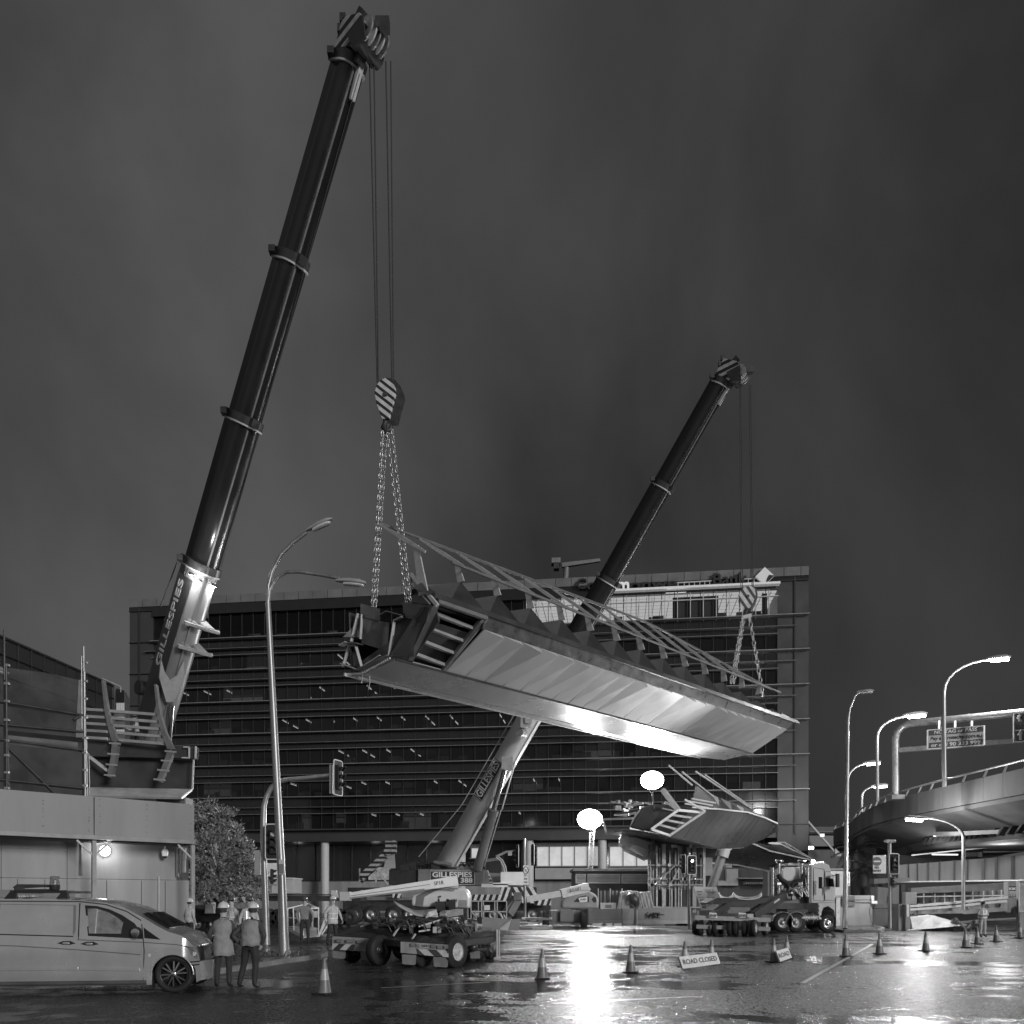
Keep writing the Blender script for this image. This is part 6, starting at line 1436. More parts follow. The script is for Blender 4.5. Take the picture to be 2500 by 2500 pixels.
for t_ in (-.72, 3.19, TE-.06):
    mb = MB(); p = H(t_, -.02, 0); mb.cbox(p+V((0, 0, 2.1)), .15, .15, 4.2, rz=math.atan2(hd_.y, hd_.x)); put('post', mb, M('post_paint', .32, .5, var=.15, scale=3), hg)
    for s in (-1, 1):
        if t_ > 6 and s > 0: continue
        mb = MB(); mb.beam(p+V((0, 0, 3.6)), p+hd_*s*.62+V((0, 0, 4.2)), .06, .07); put('knee_brace', mb, m_light, hg)
    mb = MB(); mb.beam(p-hn*.1+V((0, 0, 4.25)), p-hn*1.7+V((0, 0, 4.25)), .1, .12); mb.beam(p-hn*1.55+V((0, 0, 2.9)), p-hn*1.55+V((0, 0, 4.2)), .1, .12); put('cross_beam', mb, m_mid, hg)
for i, (t0, t1) in enumerate(((-9, -4), (-3.98, .4), (.42, 2.7), (2.72, 7.1))):
    mb = MB(); mb.slab([H(t0, -1.7, 2.75), H(t1, -1.7, 2.75), H(t1, -1.7, 4.38), H(t0, -1.7, 4.38)], -hn*.04); mb.slab([H(t0, -1.7, 0.1), H(t1+(.55 if i == 3 else 0), -1.7, 0.1), H(t1+(.55 if i == 3 else 0), -1.7, 2.735), H(t0, -1.7, 2.735)], -hn*.04); put('back_panel', mb, M('back_wall_paint', .3, .6, var=.2, scale=.8, streak=True), hg)
for t_ in (-3, -1.1, .95, 1.9, 4.2, 5.6, 6.6):
    mb = MB(); mb.beam(H(t_, -1.655, .1), H(t_, -1.655, 2.7), .012, .012); put('panel_joint', mb, m_dark2, hg)
mb = MB(); rq = random.Random(6)
for k in range(46):
    p = H(rq.choice((-4.4, -2.5, -.5, 1.4, 3.0, 3.4, 5.2, 7.0))+.0, .012, 4.5+rq.random()*1.35); mb.disc(p, hn, .016, .012, 6)
put('screws', mb, m_dark2, hg)
mb = MB(); mb.tube([H(-9, -1.66, 3.95), H(2.7, -1.66, 3.9)], .012, 5); mb.tube([H(6.3, -1.6, 0), H(6.3, -1.6, 2.9)], .03, 6); put('cable', mb, m_light, hg)
# bulkhead lamp
blp = ray_plane(257, 2077, H(4, -1.55, 3), hn)
bl = thing('bulkhead_light', 'round glowing bulkhead light on the hoarding back wall', 'wall lamp', blp)
mb = MB(); mb.lathe(blp-hn*.1, hn, [(0, .24), (.06, .25), (.07, .22)], 22); put('housing', mb, m_mid, bl)
mb = MB(); mb.lathe(blp-hn*.03, hn, [(0, .22), (.06, .2), (.11, .12), (.13, .001)], 22); put('diffuser', mb, emis('bulkhead_diffuser', 7), bl)
lamp(bl, blp+hn*.3, 42, .15)
cmp_ = ray_plane(403, 2083, H(5, -1.2, 3), hn)
cmr = thing('dome_camera', 'white dome security camera under the hoarding roof near the right post', 'security camera', cmp_)
mb = MB(); mb.lathe(cmp_, (0, 0, 1), [(-.13, .12), (.08, .14), (.14, .1), (.2, .03), (.35, .03)], 14); put('housing', mb, m_white, cmr); mb = MB(); mb.lathe(cmp_-V((0, 0, .13)), (0, 0, -1), [(0, .1), (.06, .07), (.09, .001)], 12); put('dome', mb, m_black, cmr)
mb = MB(); q = ray_plane(447, 2115, H(6.6, -1.5, 3), hn); mb.cbox(q, .05, .5, .55, rz=.78); mb.cbox(q+V((.03, 0, .55)), .04, .45, .5, rz=.78); o = put('switch_box', mb, m_white); tag(o, 'pale electrical switch boxes high beside the right hoarding post', 'switch box')
q0 = ray_plane(45, 2192, H(0, -1.6, 2), hn)
mb = MB(); mb.slab([H(-1.6, -1.64, 1.6), H(3.0, -1.64, 1.6), H(3.0, -1.64, 2.28), H(-1.6, -1.64, 2.28)], -hn*.02); o = put('banner', mb, m_mid); tag(o, 'dark banner on the hoarding wall mostly hidden behind the van roof', 'banner')
text('lettering', 'SYDNEY', m_letw, o, ray_plane(66, 2194, H(0, -1.6, 2), hn), hd_, hn, .3, width=.75)

# bridge abutment piece above the hoarding
ab = thing('abutment_deck', 'dark curved bridge end with rails standing above the hoarding roof', 'bridge deck', W(330, 1945, 40))
sheet('side_plate', [(215, 1850, 37), (472, 1860, 37.5), (470, 1925, 37.5), (215, 1922, 37)], m_web, ab, .2)
sheet('top_beam', [(212, 1808, 36.6), (480, 1823, 37), (478, 1852, 37), (212, 1846, 36.6)], m_fasc, ab, .4)
sheet('bottom_flange', [(213, 1922, 36.5), (469, 1926, 37), (443, 1946, 36), (213, 1942, 36)], M('pale_flange', .55, .4, metal=.4, var=.2), ab, .1)  # bottom flange paler than the side plate
mb = MB(); mb.slab([W(215, 1848, 37.3), W(470, 1856, 37.8), W(470, 1840, 42), W(215, 1834, 42)], (0, 0, -.1)); put('deck', mb, m_web, ab)
line3('edge_trim', [[(473, 1855, 36.9), (470, 1926, 36.9), (443, 1946, 36)], [(478, 1822, 36.8), (477, 1852, 36.8)], [(448, 1824, 36.8), (462, 1824, 36.8), (462, 1850, 36.8), (444, 1850, 36.8)]], .06, m_light, ab)
for k in range(5):
    y0 = 1732+k*17.2; y1 = 1745+k*18
    mb = MB(); mb.beam(W(212, y0, 36.3), W(262, y0+3, 36.3), .13, .12); mb.beam(W(268, y0+4, 36.3), W(385+k*6, y1, 36.3), .13, .12); put('rail', mb, M('rail_paint', .3, .4, var=.2), ab)
for i, pts in enumerate((((253, 1662), (262, 1735), (272, 1775), (284, 1812), (280, 1850), (270, 1898)), ((381, 1672), (390, 1745), (402, 1790), (420, 1832), (408, 1865), (390, 1908)))):
    mb = MB(); P = [W(x, y, 36.2) for x, y in pts]; wds = [.08, .14, .2, .26, .24, .2]
    for j in range(5): mb.beam(P[j], P[j+1], wds[j], .25, up=(0, 1, 0), w1=wds[j+1]) if False else mb.beam(P[j], P[j+1], .25, wds[j], up=(1, 0, .2), h1=wds[j+1])
    put('post', mb, M('post_dark_paint', .15, .5, var=.2), ab)
    mb = MB()
    for k in range(4): 
        p = P[3].lerp(P[5], .05+.3*k); mb.beam(p-V((.25, .1, -.02)), p+V((.25, -.1, -.02)), .06, .07)
    put('bolt_plates', mb, m_grey, ab)
mb = MB(); mb.beam(W(220, 1848, 36.4), W(264, 1882, 36.4), .15, .12); put('stay', mb, m_light, ab)
mb = MB(); mb.box(PX(384, 37), PX(451, 37), 36.9, 38, PZ(1990, 37), PZ(1946, 37)); mb.beam(W(383, 1946, 36.8), W(383, 1990, 36.8), .04, .04); mb.beam(W(452, 1942, 36.8), W(452, 1990, 36.8), .05, .05); put('bearing', mb, m_mid, ab)
mb = MB(); mb.box(PX(240, 39), PX(430, 39), 38.5, 40.5, 0, PZ(1950, 39)); put('pier', mb, m_concd, ab)
# scaffold with netting
sf = thing('scaffold', 'tube scaffold with see through netting above the left hoarding', 'scaffold', W(205, 1950, 34))
SA = lambda px, py: ray_plane(px, py, H(0, -.8, 6), hn)
for (x, ya, yb, r_) in ((10, 1538, 1660, .035), (15, 1620, 1930, .04), (204, 1578, 1680, .04), (206, 1640, 1948, .05), (199, 1602, 1780, .03), (211, 1800, 1945, .03), (217, 1840, 1945, .02), (20, 1820, 1930, .03)):
    mb = MB(); mb.tube([SA(x, ya), SA(x+ (2 if yb > 1900 else 1), yb)], r_, 8); put('standard', mb, m_pole if x > 100 else m_dark2, sf)
for (x0, y0, x1, y1) in ((0, 1712, 210, 1747), (0, 1768, 205, 1787), (0, 1805, 205, 1832), (0, 1903, 212, 1925), (20, 1825, 135, 1938), (180, 1757, 202, 1745)):
    mb = MB(); mb.tube([SA(x0, y0), SA(x1, y1)], .045, 8); put('ledger', mb, m_dark2, sf)
mb = MB()
for y_ in (1618, 1663, 1706, 1752, 1802, 1838, 1880, 1918):
    mb.cbox(SA(208, y_), .16, .12, .08); mb.cbox(SA(17, y_+6), .16, .12, .08)
put('couplers', mb, m_galv, sf)
def netmat():
    m = bpy.data.materials.new('debris_net'); m.use_nodes = True; t = m.node_tree; t.nodes.clear()
    o = t.nodes.new('ShaderNodeOutputMaterial'); d = t.nodes.new('ShaderNodeBsdfDiffuse'); d.inputs[0].default_value = (.12, .12, .12, 1); tr = t.nodes.new('ShaderNodeBsdfTransparent'); mx = t.nodes.new('ShaderNodeMixShader')
    tc_ = t.nodes.new('ShaderNodeTexCoord'); n = t.nodes.new('ShaderNodeTexNoise'); n.inputs['Scale'].default_value = .8; n.inputs['Detail'].default_value = 5; mr = t.nodes.new('ShaderNodeMapRange'); mr.inputs[1].default_value = .35; mr.inputs[2].default_value = .65; mr.inputs[3].default_value = .12; mr.inputs[4].default_value = .5
    t.links.new(tc_.outputs['Object'], n.inputs['Vector']); t.links.new(n.outputs[0], mr.inputs[0]); t.links.new(mr.outputs[0], mx.inputs[0]); t.links.new(tr.outputs[0], mx.inputs[1]); t.links.new(d.outputs[0], mx.inputs[2]); t.links.new(mx.outputs[0], o.inputs[0]); return m
mn = netmat()
for (pts) in (((15, 1628), (120, 1642), (200, 1660), (203, 1742), (15, 1712)), ((15, 1722), (203, 1750), (203, 1800), (15, 1782)), ((15, 1792), (203, 1812), (203, 1948), (15, 1930)), ((-120, 1610), (10, 1626), (10, 1928), (-120, 1918))):
    mb = MB(); mb.slab([SA(*p)-hn*.1 for p in pts], -hn*.012); put('netting', mb, mn, sf)
mb = MB(); mb.slab([SA(20, 1790)-hn*.5, SA(200, 1808)-hn*.5, SA(200, 1832)-hn*.5, SA(20, 1812)-hn*.5], -hn*.1); put('toe_board', mb, m_mid, sf)
mb = MB(); mb.slab([SA(193, 1660)-hn*.05, SA(204, 1655), SA(204, 1800), SA(186, 1800)-hn*.05], -hn*.03); put('netting_edge', mb, M('net_fold', .18, .8, var=.4), sf)
# lamp head seen between the tubes
o = thing('street_lamp', 'single lamp head poking in from the left edge above the scaffold netting', 'street lamp', SA(-40, 1900)-hn*2); 
mb = MB(); mb.tube([SA(-160, 1900)-hn*2, SA(-150, 1640)-hn*2, SA(-80, 1595)-hn*2, SA(0, 1594)-hn*2], .06, 8); put('pole', mb, m_pole, o)
street_head(o, SA(18, 1603)-hn*2, hd_*.9+V((0, 0, -.3)), 0, 1.1)
# dark building behind
db = thing('dark_building', 'long dark building with a sloping roofline behind the scaffold', 'building', V((PX(100, 62), 62, 0)))
A0 = W(-160, 1478, 44); A1 = W(275, 1670, 68); A2 = W(305, 1686, 70)
mb = MB(); zt = A0.z
mb.slab([V((A0.x, A0.y, 0)), V((A1.x, A1.y, 0)), V((A1.x, A1.y, A1.z)), V((A0.x, A0.y, A0.z))], V((-8, 6, 0))); put('wall', mb, M('dark_wall', .035, .6, var=.2, scale=.3), db)
mb = MB(); a = V((A0.x, A0.y, 0)); b = V((A1.x, A1.y, 0)); nd = (b-a).normalized(); no = V((nd.y, -nd.x, 0))
for k in range(15):
    p = a.lerp(b, k/14)+no*.1; zz = A0.z+(A1.z-A0.z)*k/14; mb.beam(p+V((0, 0, zz-2.6)), p+V((0, 0, zz-.1)), .06, .06)
for dz in (0.15, 1.2, 2.5): mb.beam(a+no*.1+V((0, 0, A0.z-dz)), b+no*.1+V((0, 0, A1.z-dz)), .08, .06)
put('cladding_joints', mb, m_dark2, db)
mb = MB(); mb.slab([W(275, 1672, 68), W(305, 1686, 68), W(305, 1830, 68), W(275, 1830, 68)], (-1, 3, 0)); eb_ = put('end_wall', mb, M('end_wall_grey', .16, .6, var=.15), db)
mb = MB()
for k in range(4): x = 284+k*5; mb.slab([W(x, 1680+k*1.5, 67.7), W(x+3.2, 1681+k*1.5, 67.7), W(x+3.2, 1715, 67.7), W(x, 1714, 67.7)], (0, .1, 0))
put('louvre', mb, m_black, eb_)
mb = MB()
for r0 in ((1716, 1737), (1750, 1757), (1770, 1776), (1781, 1790)):
    for k in range(4): x = 284+k*5; mb.slab([W(x, r0[0], 67.7), W(x+3.2, r0[0], 67.7), W(x+3.2, r0[1], 67.7), W(x, r0[1], 67.7)], (0, .1, 0))
put('lit_slats', mb, M('glowing_slats', .55, .5, emit=.1, var=0), eb_)  # slats glow by themselves to look lit
line3('roof_rail', [[(250, 1656, 66), (295, 1676, 66), (295, 1690, 66)]], .05, m_light, db)

# ================================================================ TREE behind the gantry
tr = thing('tree', 'bushy leafy tree lit from the right, between hoarding and lamp post', 'tree', V((PX(545, 42), 42, 0)))
rt = random.Random(9); trunk = [V((PX(548, 42), 42, 0)), V((PX(545, 42), 42.1, 1.3)), V((PX(542, 42), 42, 2.6))]
mb = MB(); mb.tube(trunk, [.22, .18, .14], 9)
blobs = []
for (px, py, r) in ((500, 1985, .75), (535, 2005, .85), (480, 2050, 1.0), (560, 2048, .9), (520, 2075, 1.2), (592, 2100, .75), (585, 2120, 1.15), (500, 2135, 1.2), (625, 2135, .7), (555, 2160, 1.0), (605, 2165, .8), (480, 2170, .9), (545, 1992, .4), (575, 2030, .35), (604, 2070, .35), (622, 2105, .3), (465, 1975, .5), (640, 2160, .45)):
    c = W(px, py, 42+rt.uniform(-1, 1)); blobs.append((c, r)); mb.tube([trunk[2], (trunk[2]+c)/2+V((0, 0, .2)), c], [.09, .05, .02], 6)
put('trunk', mb, M('bark', .1, .8, var=.3), tr)
mb = MB()
for c, r in blobs:
    tw = [(c+V((rt.gauss(0, 1), rt.gauss(0, 1), rt.gauss(0, 1))).normalized()*r*rt.uniform(.35, 1.1)) for _ in range(int(48*r*r)+16)]
    for t_ in tw:
        out_ = (t_-c).normalized()
        for k in range(12):
            p = t_+V((rt.gauss(0, .08), rt.gauss(0, .08), rt.gauss(0, .1)))
            a_ = (out_+V((rt.gauss(0, .5), rt.gauss(0, .5), rt.gauss(.2, .5)))).normalized(); b_ = a_.cross(V((rt.random()-.5, rt.random()-.5, rt.random()-.5))).normalized(); s = rt.uniform(.06, .12)
            mb.add([p, p+a_*s+b_*s*.35, p+a_*s*2, p+a_*s-b_*s*.35], [(0, 1, 2, 3)], sm=False)
put('crown', mb, M('tree_leaf', .24, .35, var=.8, scale=2.2), tr)

# ================================================================ VAN
vn = thing('van', 'silver panel van seen from its right side at the left edge, beacon on its roof', 'van', V((-8.4, 17.9, 0)))
YV = 17.0
def vx(px): return PX(px, YV)
def vz(py): return PZ(py, YV)
m_van = M('van_paint', .5, .24, metal=.5, var=.1, scale=1.6, coat=.6)
m_vglass = glass('van_glass', .35, .02, .04)
# silhouette (px, py) of the side, with how far the side plane leans in by height
top = [(-330, 2196), (0, 2195), (100, 2194), (200, 2198), (260, 2204), (300, 2214), (345, 2238), (385, 2262), (410, 2275), (440, 2284), (470, 2300), (489, 2318), (497, 2335), (500, 2352), (500, 2378), (496, 2390), (476, 2396)]
def side_y(z):      # tumblehome
    z = max(0, min(2, z)); return YV+(.0 if z < .95 else .16*((z-.95)/1.0)**1.3)+(.05*(1-z/.35) if z < .35 else 0)
levels = 14
cols = []
xs = [-330, -200, -80, 0, 17, 60, 120, 190, 203, 230, 260, 300, 330, 352, 380, 410, 440, 456, 463, 468.5, 473, 475.8]
def topy(px):
    for (a, b) in zip(top, top[1:]):
        if a[0] <= px <= b[0]: return a[1]+(b[1]-a[1])*(px-a[0])/(b[0]-a[0]+1e-6)
    return top[0][1]
def boty(px): return 2404 if px < 470 else 2404-(px-466)*.6 if px > 466 else 2404
top = [(x if x <= 440 else 440+(x-440)*.6, y) for x, y in top]
wc = (421, 2380); wr = 49
def side_mesh(y_of, nj=12):
    mb = MB(); grid = []
    for px in xs:
        t0 = topy(px); b0 = boty(px); colp = []
        dxw = abs(px-wc[0])
        if dxw < wr: b0 = min(b0, wc[1]-math.sqrt(wr*wr-dxw*dxw)+0)
        for j in range(nj+1):
            y = b0+(t0-b0)*j/nj; z = vz(y); front = max(0, (px-440)/36.5); yy = y_of(z)+(.34 if y_of is side_y else -.34)*front**2
            colp.append(V((vx(px), yy, z)))
        grid.append(colp)
    vs = [v for c in grid for v in c]; n = nj+1
    fs = [(i*n+j, (i+1)*n+j, (i+1)*n+j+1, i*n+j+1) for i in range(len(xs)-1) for j in range(nj)]
    mb.add(vs, fs, sm=True); return mb, grid
wxs = [wc[0]+wr*math.cos(math.pi*k/12) for k in range(13)]
xs = sorted(set(xs+[round(x, 1) for x in wxs if x < 475]))
mbA, gA = side_mesh(side_y); mbB, gB = side_mesh(lambda z: 2*(YV+.94)-side_y(z))
body = MB(); body.add(mbA.v, mbA.f, sm=True); body.add(mbB.v, [f[::-1] for f in mbB.f], sm=True)
# roof / bonnet / nose strip between the two side tops, crowned
nA = len(gA); rings = []
for i in range(nA):
    a = gA[i][-1]; b = gB[i][-1]; px = xs[i]
    rings.append([a.lerp(b, k/8)+V(((.12 if px > 480 else 0)*math.sin(math.pi*k/8), 0, .05*math.sin(math.pi*k/8)*(1 if px < 470 else .3))) for k in range(9)])
vs = [v for r_ in rings for v in r_]; fs = [(i*9+k, i*9+k+1, (i+1)*9+k+1, (i+1)*9+k) for i in range(nA-1) for k in range(8)]
body.add(vs, fs, sm=True)
# nose front and floor
fa = gA[-1]; fb = gB[-1]; vs = []
for a, b in zip(fa, fb): vs += [a.lerp(b, k/8)+V((.12*math.sin(math.pi*k/8), 0, 0)) for k in range(9)]
body.add(vs, [(i*9+k, i*9+k+1, (i+1)*9+k+1, (i+1)*9+k) for i in range(len(fa)-1) for k in range(8)], sm=True)
bo_ = put('body', body, m_van, vn)
mb = MB(); mb.box(vx(-330), vx(372), YV+.1, YV+1.8, .18, .3); mb.box(vx(372), vx(476), YV+.35, YV+1.5, .25, .95); put('underbody', mb, m_black, vn)
def on_side(px, py, d=.006): z = vz(py); return V((vx(px), side_y(z)-d, z))
def side_line(name, pts, r, mat, par=None):
    mb = MB(); mb.tube([on_side(x, y, .002) for x, y in pts], r, 6); return put(name, mb, mat, par or vn)
m_gap = M('panel_gap', .01, .8, var=0)
side_line('door_gap', [(17, 2206), (17, 2300), (19, 2370), (22, 2403)], .012, m_gap); side_line('door_gap', [(200, 2205), (202, 2280), (204, 2401)], .012, m_gap)
side_line('door_gap', [(347, 2256), (352, 2292), (355, 2320), (352, 2400)], .01, m_gap); side_line('belt_groove', [(-100, 2279), (17, 2279), (190, 2285)], .012, m_gap)
side_line('roof_gutter', [(-100, 2199), (200, 2201), (260, 2208), (310, 2225), (345, 2247)], .013, M('gutter_dark', .06, .5, var=0))
side_line('waist_crease', [(-50, 2303), (60, 2307), (200, 2317), (346, 2330)], .009, M('crease_dark', .12, .4, var=0)); side_line('crease', [(200, 2293), (350, 2300), (430, 2306), (480, 2316)], .009, M('crease_dark', .12, .4, var=0))
mb = MB()
for (a, b) in (((-50, 2357), (20, 2357)), ((22, 2357), (203, 2358)), ((206, 2358), (345, 2362))):
    P = [on_side(a[0], a[1], .02), on_side(b[0], b[1], .02), on_side(b[0], b[1]+8, .02), on_side(a[0], a[1]+9, .02)]; mb.slab(P, (0, .03, 0))
put('rub_strip', mb, m_van, vn, bevel=.006)
# recessed panel, window, quarter glass
mb = MB(); P = [on_side(x, y, .004) for x, y in ((212, 2210), (240, 2212), (270, 2220), (300, 2234), (330, 2254), (352, 2284), (351, 2292), (224, 2284))]; mb.slab(P, (0, .02, 0)); wf = put('window_surround', mb, M('window_rubber', .015, .4, var=0), vn)
mb = MB(); P = [on_side(x, y, .012) for x, y in ((219, 2218), (240, 2218), (268, 2227), (290, 2240), (304, 2252), (302, 2262), (300, 2279), (226, 2278))]; mb.slab(P, (0, .006, 0)); put('pane', mb, M('van_pane', .2, .15, var=.5, scale=4, coat=.5), wf)  # opaque pane; the bright view through it is put into the colour
mb = MB(); P = [on_side(x, y, .012) for x, y in ((242, 2220), (241, 2278))]; mb.beam(P[0], P[1], .02, .01); put('pane_divider', mb, m_light, wf)
mb = MB(); P = [on_side(x, y, .008) for x, y in ((352, 2264), (362, 2272), (393, 2294), (355, 2290))]; mb.slab(P, (0, .02, 0)); put('quarter_window', mb, M('black_glass', .01, .06, var=0), vn)
mb = MB(); P = [on_side(x, y, .007) for x, y in ((180, 2210), (191, 2210), (194, 2272), (190, 2281))]; 
for a_, b_ in zip(P[1:], P[2:]): mb.beam(a_, b_, .02, .008)
mb.beam(on_side(188, 2210, .005), on_side(191, 2278, .005), .03, .008); mb.beam(on_side(20, 2207, .005), on_side(190, 2210, .005), .01, .006); put('blank_panel_edge', mb, M('crease_dark', .12, .4, var=0), vn)
for (px, py) in ((176, 2301), (229, 2303)):
    mb = MB(); P = [on_side(px-22, py, .006), on_side(px-8, py-5, .006), on_side(px+8, py-5, .006), on_side(px+21, py+1, .006), on_side(px+8, py+4, .006), on_side(px-8, py+4, .006)]; mb.slab(P, (0, .012, 0)); h_ = put('door_handle', mb, m_black, vn)
    mb = MB(); c_ = on_side(px, py, .035); mb.lathe(c_-V((.07, 0, 0)), (1, 0, 0), [(0, .012), (.03, .026), (.11, .026), (.14, .012)], 10); put('grip', mb, m_van, h_)
# mirrors
mb = MB(); c_ = on_side(338, 2276, .14); mb.loft([[c_+V((x*.09*s, y*s*.08, z*.13*s)) for x, y, z in [(math.cos(k*math.pi/5), .0, math.sin(k*math.pi/5)) for k in range(10)]] + [] for s in (1,)]+[[c_+V((.03+x*.075, .10, z*.11)) for x, z in [(math.cos(k*math.pi/5), math.sin(k*math.pi/5)) for k in range(10)]]]); mb.beam(c_+V((0, .1, -.1)), on_side(340, 2288, -.02), .06, .04); mr_ = put('wing_mirror', mb, m_black, vn)
mb = MB(); mb.lathe(c_+V((-.0, -.012, 0)), (0, -1, 0), [(0, .085), (.005, .07), (.006, .001)], 14); put('mirror_cap', mb, m_chrome, mr_)
mb = MB(); c_ = on_side(293, 2265, -.5); mb.lathe(c_, (.9, -.5, 0), [(-.03, .1), (0, .12), (.03, .1), (.04, .001)], 12); put('far_mirror', mb, m_dark, vn)
mb = MB(); mb.tube([on_side(286, 2283, -.3), on_side(302, 2258, -.35), on_side(309, 2255, -.5)], .02, 8); put('steering_wheel', mb, m_black, vn)
# headlight, bumper, wheel arch lip, wheel
mb = MB(); 
def nose(px, py, d=.01):
    z = vz(py); px = 440+(px-440)*.6; f = max(0, (px-440)/36.5); return V((vx(px), side_y(z)+.34*f**2-d, z))
P = [nose(467, 2316), nose(480, 2319), nose(491, 2332), nose(496, 2345), nose(486, 2340), nose(474, 2330)]; mb.slab(P, (0, .03, 0)); hl = put('headlight', mb, M('headlight_glass', .4, .08, metal=.6, var=.3, scale=15), vn)
mb = MB(); mb.disc(nose(484, 2330, .015), (.3, -1, 0), .045, .02, 14); put('lamp_ring', mb, m_chrome, hl)
mb = MB(); P = [nose(x, 2350, .006) for x in (460, 475, 487, 496, 499)]; mb.tube(P, .014, 6); mb.tube([nose(x, 2358, .008) for x in (478, 487, 498)], .014, 6); put('bumper_groove', mb, m_gap, vn)
mb = MB(); mb.disc(on_side(367, 2332, .004), (0, 1, 0), .035, .01, 14); put('indicator', mb, m_lens, vn)
mb = MB(); mb.tube([on_side(wc[0]+(wr+1)*math.cos(math.pi*k/16), wc[1]-(wr+1)*math.sin(math.pi*k/16), .004) for k in range(17)], .016, 8); put('arch_lip', mb, m_van, vn)
mb = MB(); mb.slab([on_side(363, 2400, -.02), on_side(373, 2372, -.02), on_side(372, 2414, -.02), on_side(367, 2412, -.02)], (0, .2, 0)); put('mud_flap', mb, m_black, vn)
mb = MB(); mb.tube([(vx(-330), YV+.02, .235), (vx(360), YV+.02, .235)], .05, 8); put('sill', mb, M('sill_dark', .08, .5, var=.2), vn)
wv = MB(); cw_ = V((vx(421), YV+.19, .395))
mb = MB(); r_ = .395; mb.lathe(cw_, (0, -1, 0), [(-.11, .22), (-.11, .37), (-.07, r_), (.07, r_), (.105, .375), (.115, .33), (.1, .285), (.08, .28)], 40); tyv = put('wheel', mb, m_black, vn)
mb = MB(); mb.lathe(cw_, (0, -1, 0), [(.098, .285), (.105, .27), (.06, .255), (-.02, .25), (-.03, .001)], 40); rimv = put('rim', mb, M('rim_dark', .03, .3, metal=.5, var=0), tyv)
mb = MB()
for k in range(6):
    for da in (-.11, .11):
        a_ = 2*math.pi*k/6+da+.3; a2_ = 2*math.pi*k/6+da*1.9+.3; mb.beam(cw_+V((math.cos(a_)*.05, -.105, math.sin(a_)*.05)), cw_+V((math.cos(a2_)*.262, -.095, math.sin(a2_)*.262)), .03, .022, up=(0, 1, 0))
mb.lathe(cw_-V((0, .1, 0)), (0, -1, 0), [(0, .07), (.02, .06), (.03, .03), (.032, .001)], 18); put('spokes', mb, m_chrome, rimv)
mb = MB(); mb.lathe(V((vx(421), YV+1.7, .395)), (0, 1, 0), [(-.11, .22), (-.11, .37), (0, r_), (.11, .37), (.11, .001)], 24); put('wheel', mb, m_black, vn)
mb = MB(); mb.slab([V((vx(343), YV+.28, vz(2232))), V((vx(405), YV+.22, vz(2268))), V((vx(405), YV+1.68, vz(2268))), V((vx(343), YV+1.6, vz(2232)))], (.01, 0, .03)); put('windscreen', mb, m_vglass, vn)
mb = MB(); mb.tube([(vx(388), YV+.4, vz(2263)), (vx(404), YV+.6, vz(2271)), (vx(412), YV+.8, vz(2272))], .012, 6); put('wiper', mb, m_black, vn)
# roof rack with beacon
rk = 'roof_rack'; mb = MB()
for x in (37, 156):
    mb.slab([V((vx(x-14), YV+.2, vz(2194))), V((vx(x+14), YV+.2, vz(2194))), V((vx(x+5), YV+.3, vz(2176))), V((vx(x-5), YV+.3, vz(2176)))], (0, .1, 0))
    mb.beam((vx(x), YV+.3, vz(2178)), (vx(x), YV+1.6, vz(2178)), .08, .05)
mb.beam((vx(30), YV+.35, vz(2177)), (vx(160), YV+.35, vz(2177)), .05, .06); put('roof_bars', mb, m_black, vn)
mb = MB(); mb.tube([(vx(38), YV+.35, vz(2168)), (vx(45), YV+.35, vz(2162)), (vx(120), YV+.35, vz(2163))], .03, 8); mb.beam((vx(52), YV+.33, vz(2168)), (vx(112), YV+.33, vz(2164)), .03, .03); mb.cbox((vx(52), YV+.35, vz(2168)), .16, .08, .07); mb.beam((vx(40), YV+.33, vz(2172)), (vx(145), YV+.33, vz(2172)), .05, .03); mb.cbox((vx(108), YV+.35, vz(2163)), .08, .05, .04); put('ladder_arm', mb, m_dark2, vn)
bc = V((vx(132), YV+.35, vz(2172))); mb = MB(); mb.lathe(bc, (0, 0, 1), [(0, .1), (.1, .1)], 16); bk = put('beacon_base', mb, m_black, vn)
mb = MB(); mb.lathe(bc, (0, 0, 1), [(.1, .095), (.26, .09), (.28, .08), (.285, .001)], 18); put('beacon_dome', mb, glass('beacon_glass', .6, .25, .1), bk)
mb = MB(); mb.cbox(bc+V((0, 0, .17)), .07, .03, .1); put('reflector', mb, m_chrome, bk)

piv = V((vx(421), YV, 0)); rv = R(6.5); vn.location = piv+Matrix.Rotation(rv, 3, 'Z') @ (V(vn.location)-piv); vn.rotation_euler = (0, 0, rv)

